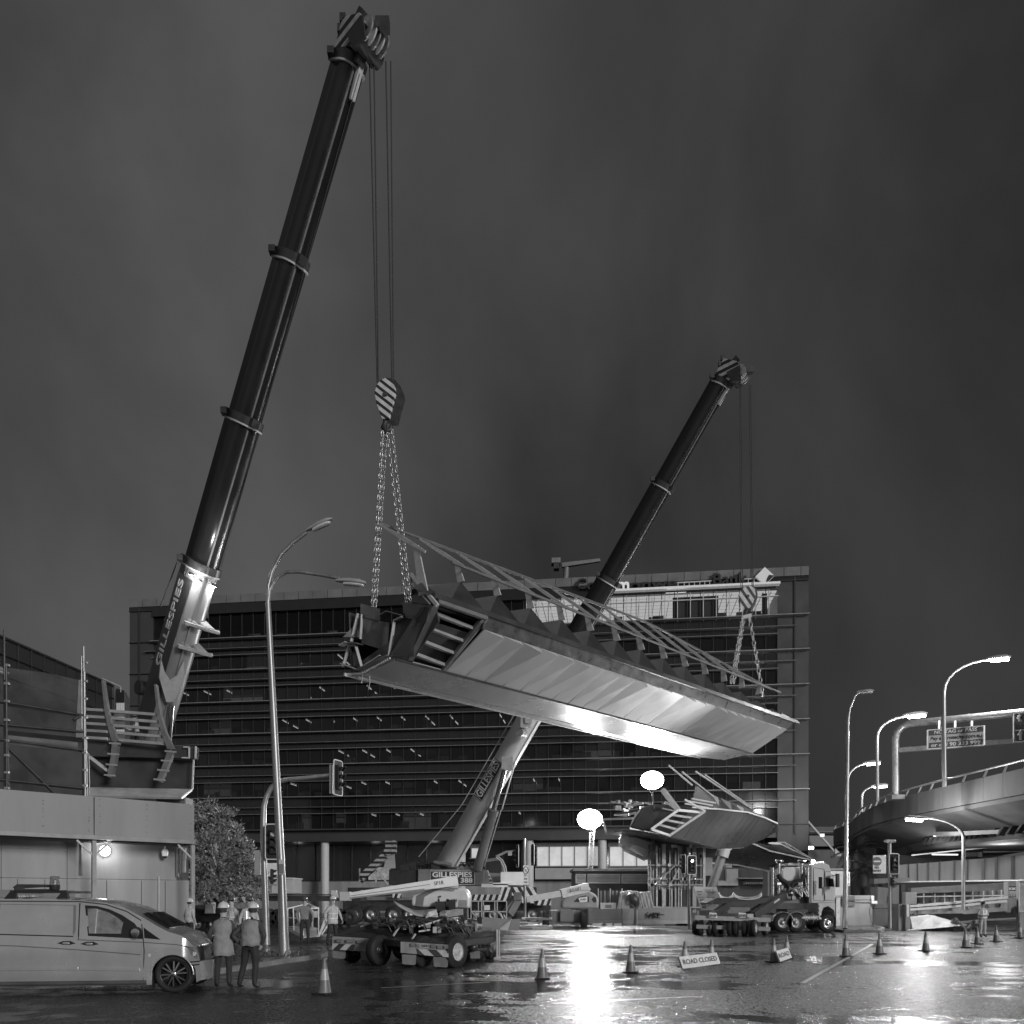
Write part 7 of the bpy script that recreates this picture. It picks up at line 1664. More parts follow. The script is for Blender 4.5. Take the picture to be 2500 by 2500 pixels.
# ================================================================ PEOPLE
m_skin = M('skin', .42, .5, var=.1, scale=10); m_hair = M('hair', .04, .7, var=.2)
def cloth(nm, v): return M(nm, v, .85, var=.22, scale=5, bump=.6, bscale=9)
m_trous = cloth('dark_trousers', .03); m_shirt = cloth('work_shirt', .22); m_jack = cloth('dark_jacket', .06); m_pale = cloth('pale_overall', .45)
m_boot = M('boot_leather', .03, .5, var=.2); m_vest = cloth('safety_vest', .27); m_vestl = cloth('bright_vest', .5); m_refl = M('reflective_tape', .75, .35, var=0, metal=.2)
m_helm = M('helmet_plastic', .62, .3, var=.1, scale=6, coat=.3); m_helmd = M('dark_helmet_plastic', .07, .3, var=.1)
def person(label, pos, heading, H_=1.78, top=m_shirt, legs=m_trous, helmet=m_helm, vest=None, vlong=0.0, pose=None, tape=False, group=None, lod=False, bulk=1.0, look=0.0):
    """heading: direction faced, 0 = towards the camera (-Y). One skinned body; clothing and helmet as children"""
    k = H_/1.78; p = dict(hipR=(-.1, 0, .92), hipL=(.1, 0, .92), kneeR=(-.12, -.02, .5), kneeL=(.12, -.02, .5), ankR=(-.13, .03, .08), ankL=(.13, .03, .08),
        elR=(-.27, .03, 1.16), elL=(.27, .03, 1.16), wrR=(-.27, -.06, .92), wrL=(.27, -.06, .92), lean=0.0)
    if pose: p.update(pose)
    ln = p['lean']
    J = {}; names = []; par = {}; rad = {}
    def j(n, co, pr, r): J[n] = V(co)*k; names.append(n); par[n] = pr; rad[n] = r*k
    up_off = lambda z: V((0, -ln*(z-.95), 0))
    j('pelvis', (0, 0, .95), None, .145*bulk); j('waist', V((0, 0, 1.1))+up_off(1.1), 'pelvis', .135*bulk); j('chest', V((0, .01, 1.3))+up_off(1.3), 'waist', .155*bulk); j('neck0', V((0, .0, 1.46))+up_off(1.46), 'chest', .085); j('neck', V((0, -.01, 1.54))+up_off(1.54), 'neck0', .058)
    j('head0', V((0, -.02, 1.62))+up_off(1.62), 'neck', .082); j('head', V((0, -.02, 1.71))+up_off(1.71), 'head0', .088)
    for s, sx_ in (('R', -1), ('L', 1)):
        j('sh'+s, V((sx_*.17, 0, 1.41))+up_off(1.41), 'chest', .075*bulk); j('el'+s, V(p['el'+s])+up_off(1.2), 'sh'+s, .052); j('wr'+s, V(p['wr'+s])+up_off(1.0), 'el'+s, .034)
        j('hip'+s, p['hip'+s], 'pelvis', .1*bulk); j('knee'+s, p['knee'+s], 'hip'+s, .072); j('shin'+s, V(p['knee'+s]).lerp(V(p['ank'+s]), .5), 'knee'+s, .066); j('ank'+s, p['ank'+s], 'shin'+s, .05); j('toe'+s, V(p['ank'+s])+V((sx_*.03, -.17, -.035)), 'ank'+s, .042)
    me = bpy.data.meshes.new('person'); idx = {n: i for i, n in enumerate(names)}
    me.from_pydata([tuple(J[n]) for n in names], [(idx[n], idx[par[n]]) for n in names if par[n]], [])
    t = bpy.data.objects.new('t', me); col.objects.link(t)
    t.modifiers.new('k', 'SKIN'); 
    if not me.skin_vertices: pass
    sv = me.skin_vertices[0].data if me.skin_vertices else None
    if sv is None: raise RuntimeError('no skin layer')
    for n in names: sv[idx[n]].radius = (rad[n], rad[n]*(.78 if n in ('pelvis', 'waist', 'chest') else 1)); 
    sv[0].use_root = True
    sb = t.modifiers.new('s', 'SUBSURF'); sb.levels = 1 if lod else 2; sb.render_levels = sb.levels
    bpy.context.view_layer.update(); dg = bpy.context.evaluated_depsgraph_get()
    em = bpy.data.meshes.new_from_object(t.evaluated_get(dg)); bpy.data.objects.remove(t)
    mb = MB(); mb.v = [tuple(v.co) for v in em.vertices]
    bones = [(n, par[n]) for n in names if par[n]]
    def mat_of(c):
        best = None
        for n, q in bones:
            a, b = J[q], J[n]; d = b-a; tt = max(0, min(1, (c-a).dot(d)/max(d.dot(d), 1e-6))); ds = (c-(a+d*tt)).length-rad[n]*.5
            if best is None or ds < best[0]: best = (ds, n)
        n = best[1]
        if n.startswith('head') or n == 'neck': return 0
        if n.startswith('toe') or (n.startswith('ank') and c.z < .16*k): return 3
        if n[:3] in ('hip', 'kne', 'shi', 'ank') or (c.z < 1.0*k and n in ('waist',)): return 2
        return 1
    for f in em.polygons:
        c = f.center.copy(); mb.f.append(tuple(f.vertices)); mb.mi.append(mat_of(c)); mb.sm.append(True)
    hd = J['head']
    # hands: palm and five fingers curling
    mb.cur = 0
    for s, sx_ in (('R', -1), ('L', 1)):
        w_ = J['wr'+s]; d = (w_-J['el'+s]).normalized(); sd = d.cross(V((0, 1, 0)));
        if sd.length < .2: sd = V((1, 0, 0))
        sd = V((0, 1, 0)).lerp(sd, .15).normalized(); pn = d.cross(sd).normalized()
        if pn.x*sx_ > 0: pn = -pn
        mb.smooth = True
        pal = [[w_+d*f_*k+sd*a_*x*k+pn*b_*y*k for x, y in ((1, .6), (.6, 1), (-.6, 1), (-1, .6), (-1, -.6), (-.6, -1), (.6, -1), (1, -.6))] for f_, a_, b_ in ((-.02, .026, .022), (.02, .036, .018), (.085, .042, .016), (.1, .036, .012))]
        mb.loft(pal)
        for i, (o_, l_) in enumerate(((-.03, .065), (-.01, .075), (.011, .07), (.03, .055))):
            b0 = w_+(d*.085+sd*o_)*k; mb.tube([b0, b0+(d*l_*.45+pn*.012)*k, b0+(d*l_*.8+pn*.035)*k, b0+(d*l_*.85+pn*.055)*k], [.011*k, .0105*k, .009*k, .006*k], 6)
        b0 = w_+(d*.03-sd*.035)*k; mb.tube([b0, b0+(d*.03-sd*.025+pn*.01)*k, b0+(d*.06-sd*.03+pn*.03)*k], [.014*k, .012*k, .008*k], 6)
    # face: nose, ears, brow
    fo_ = V((0, -1, 0)); fr = Matrix.Rotation(look, 4, 'Z') @ Matrix.Rotation(p.get('nod', 0), 4, 'X')
    def HF(x, y, z): return hd+(fr @ V((x, y, z)))*k
    mb.tube([HF(0, -.085, .01), HF(0, -.118, -.02), HF(0, -.095, -.033)], [.008*k, .015*k, .01*k], 6); mb.tube([HF(-.028, -.083, -.062), HF(0, -.092, -.062), HF(.028, -.083, -.062)], .009*k, 6)
    for sx_ in (-1, 1): mb.lathe(HF(sx_*.088, 0, -.012), (sx_, 0, 0), [(-.01, .03*k), (.012, .028*k), (.016, .012*k)], 8)
    mb.tube([HF(0, -.05, -.085), HF(0, -.085, -.095)], [.04*k, .02*k], 8)
    root = put('person', mb, [m_skin, top, legs, m_boot], None, local=True)
    root.location = pos; root.rotation_euler = (0, 0, heading); tag(root, label, 'person', group)
    me2 = MB()
    for sx_ in (-1, 1): me2.lathe(HF(sx_*.033, -.083, .008), (0, -1, 0), [(0, .012*k), (.006, .009*k), (.008, .001)], 8)
    put('eyes', me2, m_hair, root, True)
    mh = MB()
    rg_ = [[hd+(fr @ V((math.cos(a_)*rx, math.sin(a_)*ry+.012, z)))*k for a_ in [2*math.pi*i/14 for i in range(14)]] for z, rx, ry in ((-.07, .07, .085), (-.02, .092, .1), (.04, .095, .108), (.08, .08, .09))]
    fs = []
    for i in range(3):
        for q in range(14):
            if 8 <= q <= 12: continue
            fs.append((i*14+q, i*14+(q+1) % 14, (i+1)*14+(q+1) % 14, (i+1)*14+q))
    mh.add([v for r_ in rg_ for v in r_], fs, sm=True); put('hair', mh, m_hair, root, True)
    if helmet:
        m_ = MB(); n_ = 20
        rings = []
        for (z, rx, ry) in ((.03, .135, .16), (.036, .118, .138), (.06, .115, .135), (.1, .107, .125), (.135, .088, .102), (.16, .055, .065), (.17, .008, .01)):
            rings.append([hd+(fr @ V((math.cos(2*math.pi*i/n_)*rx, math.sin(2*math.pi*i/n_)*ry-(.03 if (z < .035 and math.sin(2*math.pi*i/n_) < 0) else 0), z)))*k for i in range(n_)])
        m_.loft(rings); m_.tube([HF(0, y_, z_) for y_, z_ in ((-.12, .1), (-.06, .155), (0, .172), (.06, .155), (.12, .1))], .014*k, 6); put('helmet', m_, helmet, root, True)
    if vest:
        m_ = MB(); n_ = 24; rings = []
        zb = .93-vlong
        for (z, rx, ry) in ((zb, .205+vlong*.15, .165+vlong*.12), (zb+.1, .2+vlong*.1, .16), (1.1, .195, .155), (1.25, .205, .165), (1.36, .21, .155), (1.43, .195, .12), (1.475, .13, .09), (1.5, .08, .075)):
            c_ = (V((0, .01, z))+up_off(z))*k
            rings.append([c_+V((math.cos(2*math.pi*i/n_)*rx*bulk*(1+.025*math.sin(i*2.1+z*9)), math.sin(2*math.pi*i/n_)*ry*bulk*(1+.03*math.sin(i*1.7+z*7)), .012*math.sin(i*1.3)))*k if False else c_+V((math.cos(2*math.pi*i/n_)*rx*bulk*(1+.03*math.sin(i*2.1+z*9)), math.sin(2*math.pi*i/n_)*ry*bulk*(1+.035*math.sin(i*1.7+z*7)), .012*math.sin(i*1.3))) for i in range(n_)])
        m_.loft(rings, caps=False); vo = put('vest', m_, vest, root, True); sd_ = vo.modifiers.new('s', 'SOLIDIFY'); sd_.thickness = .012; sd_.offset = -1
        if tape:
            m2 = MB()
            for z in (1.02, 1.2):
                f = .205 if z < 1.1 else .207; c_ = (V((0, .01, z))+up_off(z))*k
                r1_ = [c_+V((math.cos(2*math.pi*i/24)*f*bulk*1.04, math.sin(2*math.pi*i/24)*.168*bulk*1.04, -.022*k)) for i in range(24)]; r2_ = [v+V((0, 0, .045*k)) for v in r1_]; m2.loft([r1_, r2_], caps=False)
            for sx_ in (-.1, .1): m2.beam((V((sx_, -.165, 1.04))+up_off(1.04))*k, (V((sx_, -.15, 1.4))+up_off(1.4))*k, .045, .01); m2.beam((V((sx_, .185, 1.04))+up_off(1.04))*k, (V((sx_, .16, 1.4))+up_off(1.4))*k, .045, .01)
            put('reflective_tape', m2, m_refl, vo, True)
    return root
def gp(px, py, z=0.0): return G(px, py, z)
def at(px, Y, z=0.0): return V((PX(px, Y), Y, z))
back = math.pi
person('person in a pale helmet and long grey vest, left of the near pair', gp(545, 2412), back+.12, 1.80, top=m_jack, vest=m_vest, vlong=.22, helmet=m_helm, bulk=1.02,
       pose=dict(elR=(-.28, .04, 1.15), wrR=(-.22, -.12, .98), elL=(.29, .02, 1.16), wrL=(.24, -.14, 1.0)), look=-.2)
person('person in a pale helmet and short vest, right of the near pair', gp(612, 2414), back-.25, 1.80, top=m_jack, vest=m_vest, vlong=.0, helmet=m_helm, bulk=1.12,
       pose=dict(elR=(-.36, .06, 1.15), wrR=(-.24, -.02, .93), elL=(.38, .12, 1.15), wrL=(.26, -.02, .95), kneeL=(.2, -.05, .5), ankL=(.27, .02, .08), kneeR=(-.12, .0, .5), ankR=(-.12, .05, .08), lean=.1), look=.5)
person('person in a pale jacket and helmet standing in the shade of the right hoarding post', at(463, 33.5, 0), 2.6, 1.85, top=m_pale, vest=m_vestl)
person('person in a taped pale jacket behind the left one of the near pair', at(566, 27, .1), -.6, 1.84, top=m_pale, vest=m_vestl, tape=True, helmet=m_helmd, look=.6)
person('person in a pale work jacket looking up, behind the right one of the near pair', at(608, 26.5, .1), .5, 1.84, top=m_pale, vest=m_vestl, tape=True, helmet=m_helmd, look=.5)
person('person in overalls and dark helmet facing the camera beside the white access platform', at(744, 34, 0), .1, 1.93, top=m_shirt, helmet=m_helmd, pose=dict(elR=(-.32, .0, 1.17), wrR=(-.24, -.12, 1.0), elL=(.31, .02, 1.15), wrL=(.3, -.04, .9)))
person('person in a taped bright jacket and dark trousers looking at the low trailer', at(812, 34, 0), .8, 1.95, top=m_pale, vest=m_vestl, vlong=.12, tape=True, bulk=1.12, pose=dict(elR=(-.33, .02, 1.18), wrR=(-.36, -.06, .95), elL=(.34, .02, 1.18), wrL=(.4, -.02, .96), ankR=(-.22, .05, .08), ankL=(.2, -.03, .08), kneeR=(-.16, -.0, .5)))
person('person in pale overalls standing in the road behind the right hand cones', gp(2399, 2288), .2, 1.72, top=m_pale, legs=m_pale, vest=m_vestl, tape=True, helmet=m_helmd, bulk=1.1, pose=dict(elR=(-.3, -.03, 1.17), wrR=(-.12, -.2, 1.12), elL=(.3, -.03, 1.17), wrL=(.1, -.21, 1.12)))
person('person in a white helmet whose head and shoulders show over the van bonnet', at(272, 24, .13), back+1.2, 1.72, top=m_pale, vest=m_vestl, look=.3)
person('person in a light shirt and dark helmet leaning on the rails above the hoarding', W(335, 1842, 38.2), -.9, 1.78, top=m_pale, helmet=m_helmd, pose=dict(elR=(-.28, -.2, 1.15), wrR=(-.2, -.42, 1.2), elL=(.28, -.15, 1.2), wrL=(.24, -.4, 1.2), lean=.12), look=.8)

# ================================================================ ACCESS PLATFORM by the men
ap = thing('access_platform', 'white tubular access platform basket between two standing workers', 'platform basket', at(750, 30, 0))
line3('rails', [[(702, 2218, 36.0), (752, 2206, 37.5), (778, 2218, 36.5), (728, 2218, 35.5)], [(702, 2240, 36.0), (728, 2242, 35.5)], [(702, 2262, 36.0), (740, 2264, 35.5)], [(760, 2214, 36.5), (778, 2216, 36.5), (778, 2285, 36.1), (798, 2232, 37.0)], [(716, 2216, 35.8), (718, 2280, 35.5)], [(737, 2214, 35.5), (741, 2288, 35.1)], [(779, 2286, 36.1), (800, 2240, 37.0)], [(762, 2214, 36.5), (764, 2270, 36.5)], [(785, 2282, 36.1), (806, 2250, 36.8)], [(730, 2222, 35.5), (735, 2270, 35.5)], [(702, 2218, 36.0), (703, 2276, 36.0)]], .045, m_white, ap)
mb = MB(); mb.slab([W(703, 2272, 35.7), W(741, 2292, 34.7), W(741, 2284, 34.7), W(703, 2264, 35.7)], (0, .06, 0)); mb.slab([W(741, 2290, 34.8), W(780, 2287, 35.9), W(770, 2270, 37.5), W(706, 2268, 36.1)], (0, 0, .05)); mb.slab([W(758, 2262, 36.3), W(776, 2266, 36.3), W(776, 2272, 36.3), W(758, 2270, 36.3)], (0, .1, 0)); put('base_tray', mb, m_light, ap)
mb = MB(); mb.slab([W(764, 2224, 36.4), W(776, 2224, 36.4), W(776, 2240, 36.4), W(764, 2240, 36.4)], (0, .03, 0)); put('panel', mb, m_light, ap)

# chevron truck behind the group
ct_ = thing('utility_truck', 'work truck with a wide chevron board across its back, behind the group of men', 'truck', at(545, 46, 0))
mb = MB(); mb.box(PX(470, 46), PX(612, 46), 45.9, 46.1, PZ(2203, 46), PZ(2173, 46)); put('chevron_board', mb, stripes('chevron_board', (1, 0, .85), .36, .05, .7, chev=-1.1), ct_)
mb = MB(); mb.box(PX(474, 46.5), PX(552, 46.5), 46.3, 50, PZ(2190, 46.5), PZ(2150, 46.5)); put('body', mb, m_light, ct_, bevel=.15)
mb = MB(); mb.slab([W(500, 2230, 45.6), W(522, 2230, 45.6), W(520, 2208, 45.6), W(502, 2208, 45.6)], (0, .3, 0)); put('tail_box', mb, m_white, ct_)
mb = MB(); mb.box(PX(475, 46.3), PX(612, 46.3), 46.2, 50, .6, 1.3); mb.beam(W(532, 2232, 46), W(532, 2150, 46), .18, .15); mb.beam(W(482, 2190, 46), W(482, 2152, 46), .12, .12); mb.beam(W(548, 2175, 46), W(612, 2175, 46), .1, .1); put('chassis', mb, m_dark, ct_)
for px in (485, 525, 595): wheel(ct_, (PX(px, 46.6), 46.6, .48), (0, -1, 0), .48, .3)
# flat trailer behind lamp posts
ft = thing('flat_trailer', 'dark flat trailer with chunky tyres behind the lamp post and signal mast', 'trailer', at(700, 56, 0))
mb = MB(); mb.box(PX(625, 56), PX(880, 56), 56, 58.5, PZ(2200, 56), PZ(2187, 56)); mb.box(PX(625, 56), PX(880, 56), 55.9, 56, PZ(2186, 56), PZ(2183, 56)); put('bed', mb, m_dark2, ft)
for px in (640, 655, 678, 690, 705, 830, 850): wheel(ft, (PX(px, 56), 56.2, .6), (0, -1, 0), .6, .4, m_dark2)
mb = MB(); mb.box(PX(666, 55), PX(718, 55), 54.8, 57, PZ(2180, 55), PZ(2146, 55)); o = put('skip_bin', mb, m_light); tag(o, 'pale open skip bin standing on the dark trailer behind the lamp post', 'skip'); o2 = MB(); o2.box(PX(664, 55), PX(720, 55), 54.7, 57.1, PZ(2146, 55)+.004, PZ(2143, 55)); put('rim', o2, m_white, o)
text('lettering', '7', m_letb, o, W(697, 2165, 54.78), (1, 0, 0), (0, -1, 0), .4)
mb = MB(); mb.box(PX(652, 50), PX(682, 50), 49.5, 50, PZ(2140, 50), PZ(2108, 50)); o = put('site_board', mb, m_white); tag(o, 'white box shaped board half hidden behind the signal mast and lamp post', 'board'); 
mb = MB(); mb.beam(W(655, 2140, 49.8), W(655, 2230, 50), .06, .06); mb.beam(W(680, 2140, 49.8), W(680, 2230, 50), .06, .06); put('legs', mb, m_dark, o)
mb = MB(); mb.box(PX(470, 40), PX(540, 40), 40, 40.1, 0, 0) if False else None

# ================================================================ LOW DOLLY (platform jeep dolly, near centre)
dy = thing('dolly_trailer', 'low dark heavy haulage dolly with striped rear panels standing on the wet road', 'dolly trailer', gp(1000, 2355))
def DP(px, py, Y): return W(px, py, Y)
YL, YR = 24.6, 22.9
mb = MB(); mb.slab([DP(812, 2286, YL), DP(915, 2292, YL-.3), DP(915, 2318+8, YL-.3), DP(810, 2316, YL)], (0, .06, 0)); pa = put('rear_panel', mb, M('dolly_panel', .27, .5, var=.3, scale=3), dy)
mb = MB(); mb.slab([DP(812, 2303, YL-.03), DP(868, 2306, YL-.2), DP(862, 2321, YL-.2), DP(810, 2318, YL-.03)], (0, -.02, 0)); put('stripe_panel', mb, stripes('dolly_stripes_left', (1, 0, -1), .3, .05, .5), pa)
mb = MB(); mb.slab([DP(978, 2299, YR), DP(1096, 2307, YR), DP(1096, 2336, YR), DP(978, 2326, YR)], (0, .06, 0)); pa2 = put('rear_panel', mb, M('dolly_panel', .27, .5, var=.3, scale=3), dy)
mb = MB(); mb.slab([DP(1018, 2316, YR-.02), DP(1095, 2321, YR-.02), DP(1095, 2337, YR-.02), DP(1022, 2331, YR-.02)], (0, -.02, 0)); put('stripe_panel', mb, stripes('dolly_stripes_right', (1, 0, 1), .34, .05, .5), pa2)
mb = MB(); mb.slab([DP(1017, 2303, YR-.03), DP(1048, 2305, YR-.03), DP(1048, 2315, YR-.03), DP(1017, 2313, YR-.03)], (0, -.015, 0)); npl = put('number_plate', mb, M('plate_grey', .35, .4, var=0), pa2)
text('lettering', 'Q 16834', m_letb, npl, DP(1032.5, 2309, YR-.05), (1, 0, -.05), (0, -1, 0), .09, width=.33)
for (x0, x1, y, Y, pr_) in ((822, 836, 2296, YL-.1, pa), (846, 866, 2297, YL-.15, pa), (872, 884, 2299, YL-.2, pa), (1003, 1014, 2307, YR, pa2), (1052, 1064, 2310, YR, pa2), (1068, 1080, 2312, YR, pa2), (1084, 1094, 2312, YR, pa2)):
    mb = MB(); mb.slab([DP(x0, y-4, Y-.03), DP(x1, y-4, Y-.03), DP(x1, y+4, Y-.03), DP(x0, y+4, Y-.03)], (0, -.03, 0)); put('tail_light', mb, m_mid, pr_)
for (x0, x1, ya, yb, Y) in ((811, 844, 2319, 2341, YL), (880, 913, 2324, 2346, YL-.3), (981, 1016, 2330, 2356, YR), (1058, 1094, 2336, 2362, YR)):
    mb = MB(); mb.slab([DP(x0, ya, Y+.02), DP(x1, ya+1.5, Y+.02), DP(x1-1, yb-2, Y+.02), DP(x1-5, yb, Y+.02), DP(x0+5, yb-2, Y+.02), DP(x0+1, yb-4, Y+.02)], (0, .03, 0)); put('mud_flap', mb, M('mud_flap_rubber', .17, .6, var=.3, scale=3), dy)
mb = MB(); rn = random.Random(31)
mb.slab([DP(815, 2284, YL+.1), DP(915, 2290, YL-.2), DP(980, 2297, YR+.2), DP(1100, 2300, YR+.1), DP(1215, 2285, YR+3.5), DP(1130, 2262, 27), DP(880, 2256, 27.5)], (0, 0, -.18)); put('deck', mb, m_dark, dy)
mb = MB(); mb.slab([DP(915, 2250, 25.6), DP(1150, 2262, 24.8), DP(1145, 2300, 24.4), DP(1000, 2302, 24), DP(925, 2300, 25)], (0, 1.4, 0)); mb.slab([DP(890, 2262, 26), DP(930, 2245, 26), DP(940, 2290, 25.5), DP(895, 2290, 25.5)], (0, .6, 0)); put('frame', mb, m_dark, dy)
mb = MB(); mb.slab([DP(1105, 2280, 23.6), DP(1212, 2272, 26.5), DP(1214, 2292, 26.5), DP(1190, 2306, 25.8), DP(1110, 2306, 23.8)], (0, .1, .02)); put('side_skirt', mb, m_dark, dy)
mb = MB(); mb.beam(DP(1214, 2270, 26.3), DP(1214, 2342, 26), .05, .06); mb.beam(DP(1219, 2272, 26.5), DP(1219, 2340, 26.3), .04, .04); mb.beam(DP(1206, 2340, 26), DP(1222, 2340, 26), .1, .06); put('ladder_post', mb, m_light, dy)
mb = MB(); mb.slab([DP(1196, 2304, 26), DP(1214, 2296, 26.2), DP(1214, 2306, 26.2), DP(1194, 2307, 26)], (0, .02, 0)); mb.slab([DP(1147, 2322, 25), DP(1172, 2322, 25), DP(1172, 2340, 25), DP(1149, 2340, 25)], (0, .04, 0)); put('mud_flap', mb, M('mud_flap_rubber', .17, .6, var=.3, scale=3), dy)
wheel(dy, V((PX(1108, 22.95), 23.3, .45)), (.83, -.55, 0), .47, .26, m_light, dish=.1)
for (px, Y) in ((925, 24.0), (1030, 23.4), (860, 25.2), (1145, 25.6), (1195, 26.6), (985, 26.2), (1080, 26), (1170, 26.3), (900, 26.5)):
    wheel(dy, V((PX(px, Y), Y, .45)), (.83, -.55, 0), .45, .26, m_mid if px not in (925,) else m_dark2, dish=.1)
for (a, b, r_) in (((965, 2322, 24.2), (1035, 2345, 23.6), .09), ((1135, 2320, 25), (1185, 2318, 26), .08), ((870, 2322, 25.2), (925, 2330, 24.4), .08)): mb = MB(); mb.tube([DP(*a), DP(*b)], r_, 8); put('axle', mb, m_dark2, dy)
mb = MB(); mb.lathe(DP(1155, 2312, 24.9), (0, -1, 0), [(-.1, .1), (0, .15), (.1, .11), (.12, .01)], 12); put('hub', mb, m_dark2, dy)
# saddle cradle, ribs, hydraulics on top
mb = MB(); vs = []; nn_ = 12
for i in range(nn_+1):
    f = i/nn_; px = 962+f*104; 
    y0 = 2196+26*min(1, f*2.2)**.8-(3 if f > .8 else 0)*f; y1 = 2199+f*14+24*min(1, f*2)**.7
    vs += [W(px, y0+(2 if f < .1 else 0), 26.4+f*.2), W(px+4, y1+3, 25.2+f*.1)]
mb.add(vs, [(2*i, 2*i+1, 2*i+3, 2*i+2) for i in range(nn_)], sm=True); o_ = put('saddle', mb, M('saddle_plate', .5, .4, metal=.3, var=.15), dy); md = o_.modifiers.new('s', 'SOLIDIFY'); md.thickness = .05
mb = MB(); mb.slab([W(1038, 2242, 25.1), W(1046, 2226, 25.1), W(1066, 2222, 25.2), W(1064, 2232, 25.2), W(1050, 2238, 25.1)], (0, .08, 0)); put('saddle_lip', mb, m_light, dy)
mb = MB(); mb.slab([W(905, 2246, 25.6), W(1000, 2236, 25.4), W(1110, 2242, 25), W(1115, 2250, 25), W(1010, 2262, 24.8), W(910, 2262, 25.4)], (0, .9, 0)); put('turntable_beam', mb, m_dark, dy)
for (a, b) in (((1022, 2262, 24.4), (1075, 2246, 24.6)), ((1075, 2246, 24.6), (1118, 2240, 25)), ((1022, 2274, 24.3), (1050, 2270, 24.4)), ((905, 2236, 25.6), (925, 2262, 25.4)), ((1110, 2245, 24.8), (1120, 2256, 24.6)), ((960, 2285, 24.4), (975, 2262, 24.6)), ((1004, 2296, 23.9), (1014, 2280, 24)), ((1066, 2250, 24.5), (1082, 2264, 24.4)), ((880, 2262, 26), (912, 2252, 26)), ((1128, 2262, 25), (1200, 2266, 26.4)), ((1128, 2272, 25), (1212, 2272, 26.4))):
    mb = MB(); mb.beam(W(*a), W(*b), .045, .045); put('brace', mb, m_light if rn.random() < .6 else m_mid, dy)
mb = MB(); mb.cbox(W(1063, 2270, 24.3), .14, .1, .18); put('valve_box', mb, m_light, dy); mb = MB(); mb.cbox(W(1072, 2270, 24.3), .12, .1, .18); put('valve_box', mb, m_grey, dy)
for k in range(34):
    px = rn.uniform(895, 1205); f = (px-895)/310; mb2 = None
mb = MB()
for k in range(60):
    px = rn.uniform(900, 1150); Y = rn.uniform(24.3, 26); p = V((PX(px, Y), Y, rn.uniform(1.0, 1.38))); mb.cbox(p, rn.uniform(.05, .3), .15, rn.uniform(.04, .15), rz=rn.random()*3)
for k in range(22):
    px = rn.uniform(900, 1120); Y = rn.uniform(24.2, 24.8); p = V((PX(px, Y), Y, rn.uniform(.95, 1.25))); mb.tube([p, p+V((.15, 0, .12)), p+V((.4, 0, .05)), p+V((.5, .05, -.15))], .018, 6)
put('hydraulic_gear', mb, M('oily_steel', .09, .35, metal=.5, var=.5, scale=8), dy)
mb = MB(); mb.tube([W(1130, 2261, 25), W(1155, 2262, 25.4)], .06, 8); mb.tube([W(1156, 2262, 25.3), W(1172, 2262, 25.6)], .1, 8); mb.cbox(W(1163, 2262, 25.3), .06, .2, .3); mb.cbox(W(1121, 2270, 24.9), .14, .15, .3); mb.beam(W(1108, 2282, 24.6), W(1128, 2290, 24.4), .08, .08); put('steering_ram', mb, m_galv, dy)
mb = MB(); mb.slab([W(1217, 2268, 27), W(1248, 2246, 29), W(1240, 2272, 28)], (0, .04, 0)); mb.beam(W(1217, 2268, 27), W(1248, 2244, 29), .05, .05); put('drawbar', mb, m_grey, dy)

# ================================================================ BOOM LIFT near (SP18 / 44H)
lf = thing('boom_lift', 'pale boom lift with a rounded engine cover and boom angled down to the left', 'boom lift', at(1070, 44, 0))
m_lift = M('lift_paint', .62, .35, var=.1, scale=1.5, coat=.3)
YF = 44
mb = MB(); P = [(1004, 2190), (1010, 2184), (1030, 2176), (1060, 2168), (1120, 2167), (1136, 2168), (1144, 2176), (1148, 2192), (1147, 2218), (1112, 2217), (1080, 2214), (1030, 2215), (1005, 2212)]
mb.slab([W(x, y, YF) for x, y in P], (0, 1.7, 0)); bd = put('engine_cover', mb, m_lift, lf, bevel=.12)
mb = MB(); mb.slab([W(x, y, YF-.03) for x, y in ((1014, 2212), (1016, 2188), (1034, 2178), (1056, 2170), (1084, 2169), (1060, 2176), (1036, 2190), (1032, 2214))], (0, .04, 0)); put('dark_band', mb, m_mid, bd)
mb = MB(); mb.box(PX(1119, YF), PX(1140, YF), YF-.02, YF+.0, PZ(2215, YF), PZ(2197, YF)); mb.box(PX(1126, YF), PX(1128, YF), YF-.04, YF-.02, PZ(2208, YF), PZ(2201, YF)); mb.box(PX(1136, YF), PX(1138, YF), YF-.04, YF-.02, PZ(2212, YF), PZ(2203, YF)); put('hatch', mb, m_grey, bd)
text('lettering', '44H', m_letb, bd, W(1108, 2199, YF-.03), (1, 0, 0), (0, -1, 0), .26, width=.33)
mb = MB(); mb.disc(W(1093, 2198, YF-.02), (0, 1, 0), .08, .04, 12); mb.slab([W(1067, 2190, YF-.02), W(1075, 2186, YF-.02), W(1078, 2190, YF-.02), W(1070, 2192, YF-.02)], (0, .03, 0)); mb.slab([W(1068, 2196, YF-.02), W(1072, 2192, YF-.02), W(1075, 2205, YF-.02), W(1072, 2212, YF-.02)], (0, .03, 0)); put('vents', mb, m_dark, bd)
b0 = W(1116, 2150, YF-.4); b1 = W(846, 2188, YF-2.2); mb = MB(); mb.beam(b0, b1, .35, .52, h1=.32); bm_ = put('boom', mb, m_lift, lf)
dr = (b0-b1).normalized()
text('lettering', 'SP18', m_letb, bm_, b0.lerp(b1, .17)+V((0, -.2, 0)), dr, (0, -1, 0), .28, width=.5)
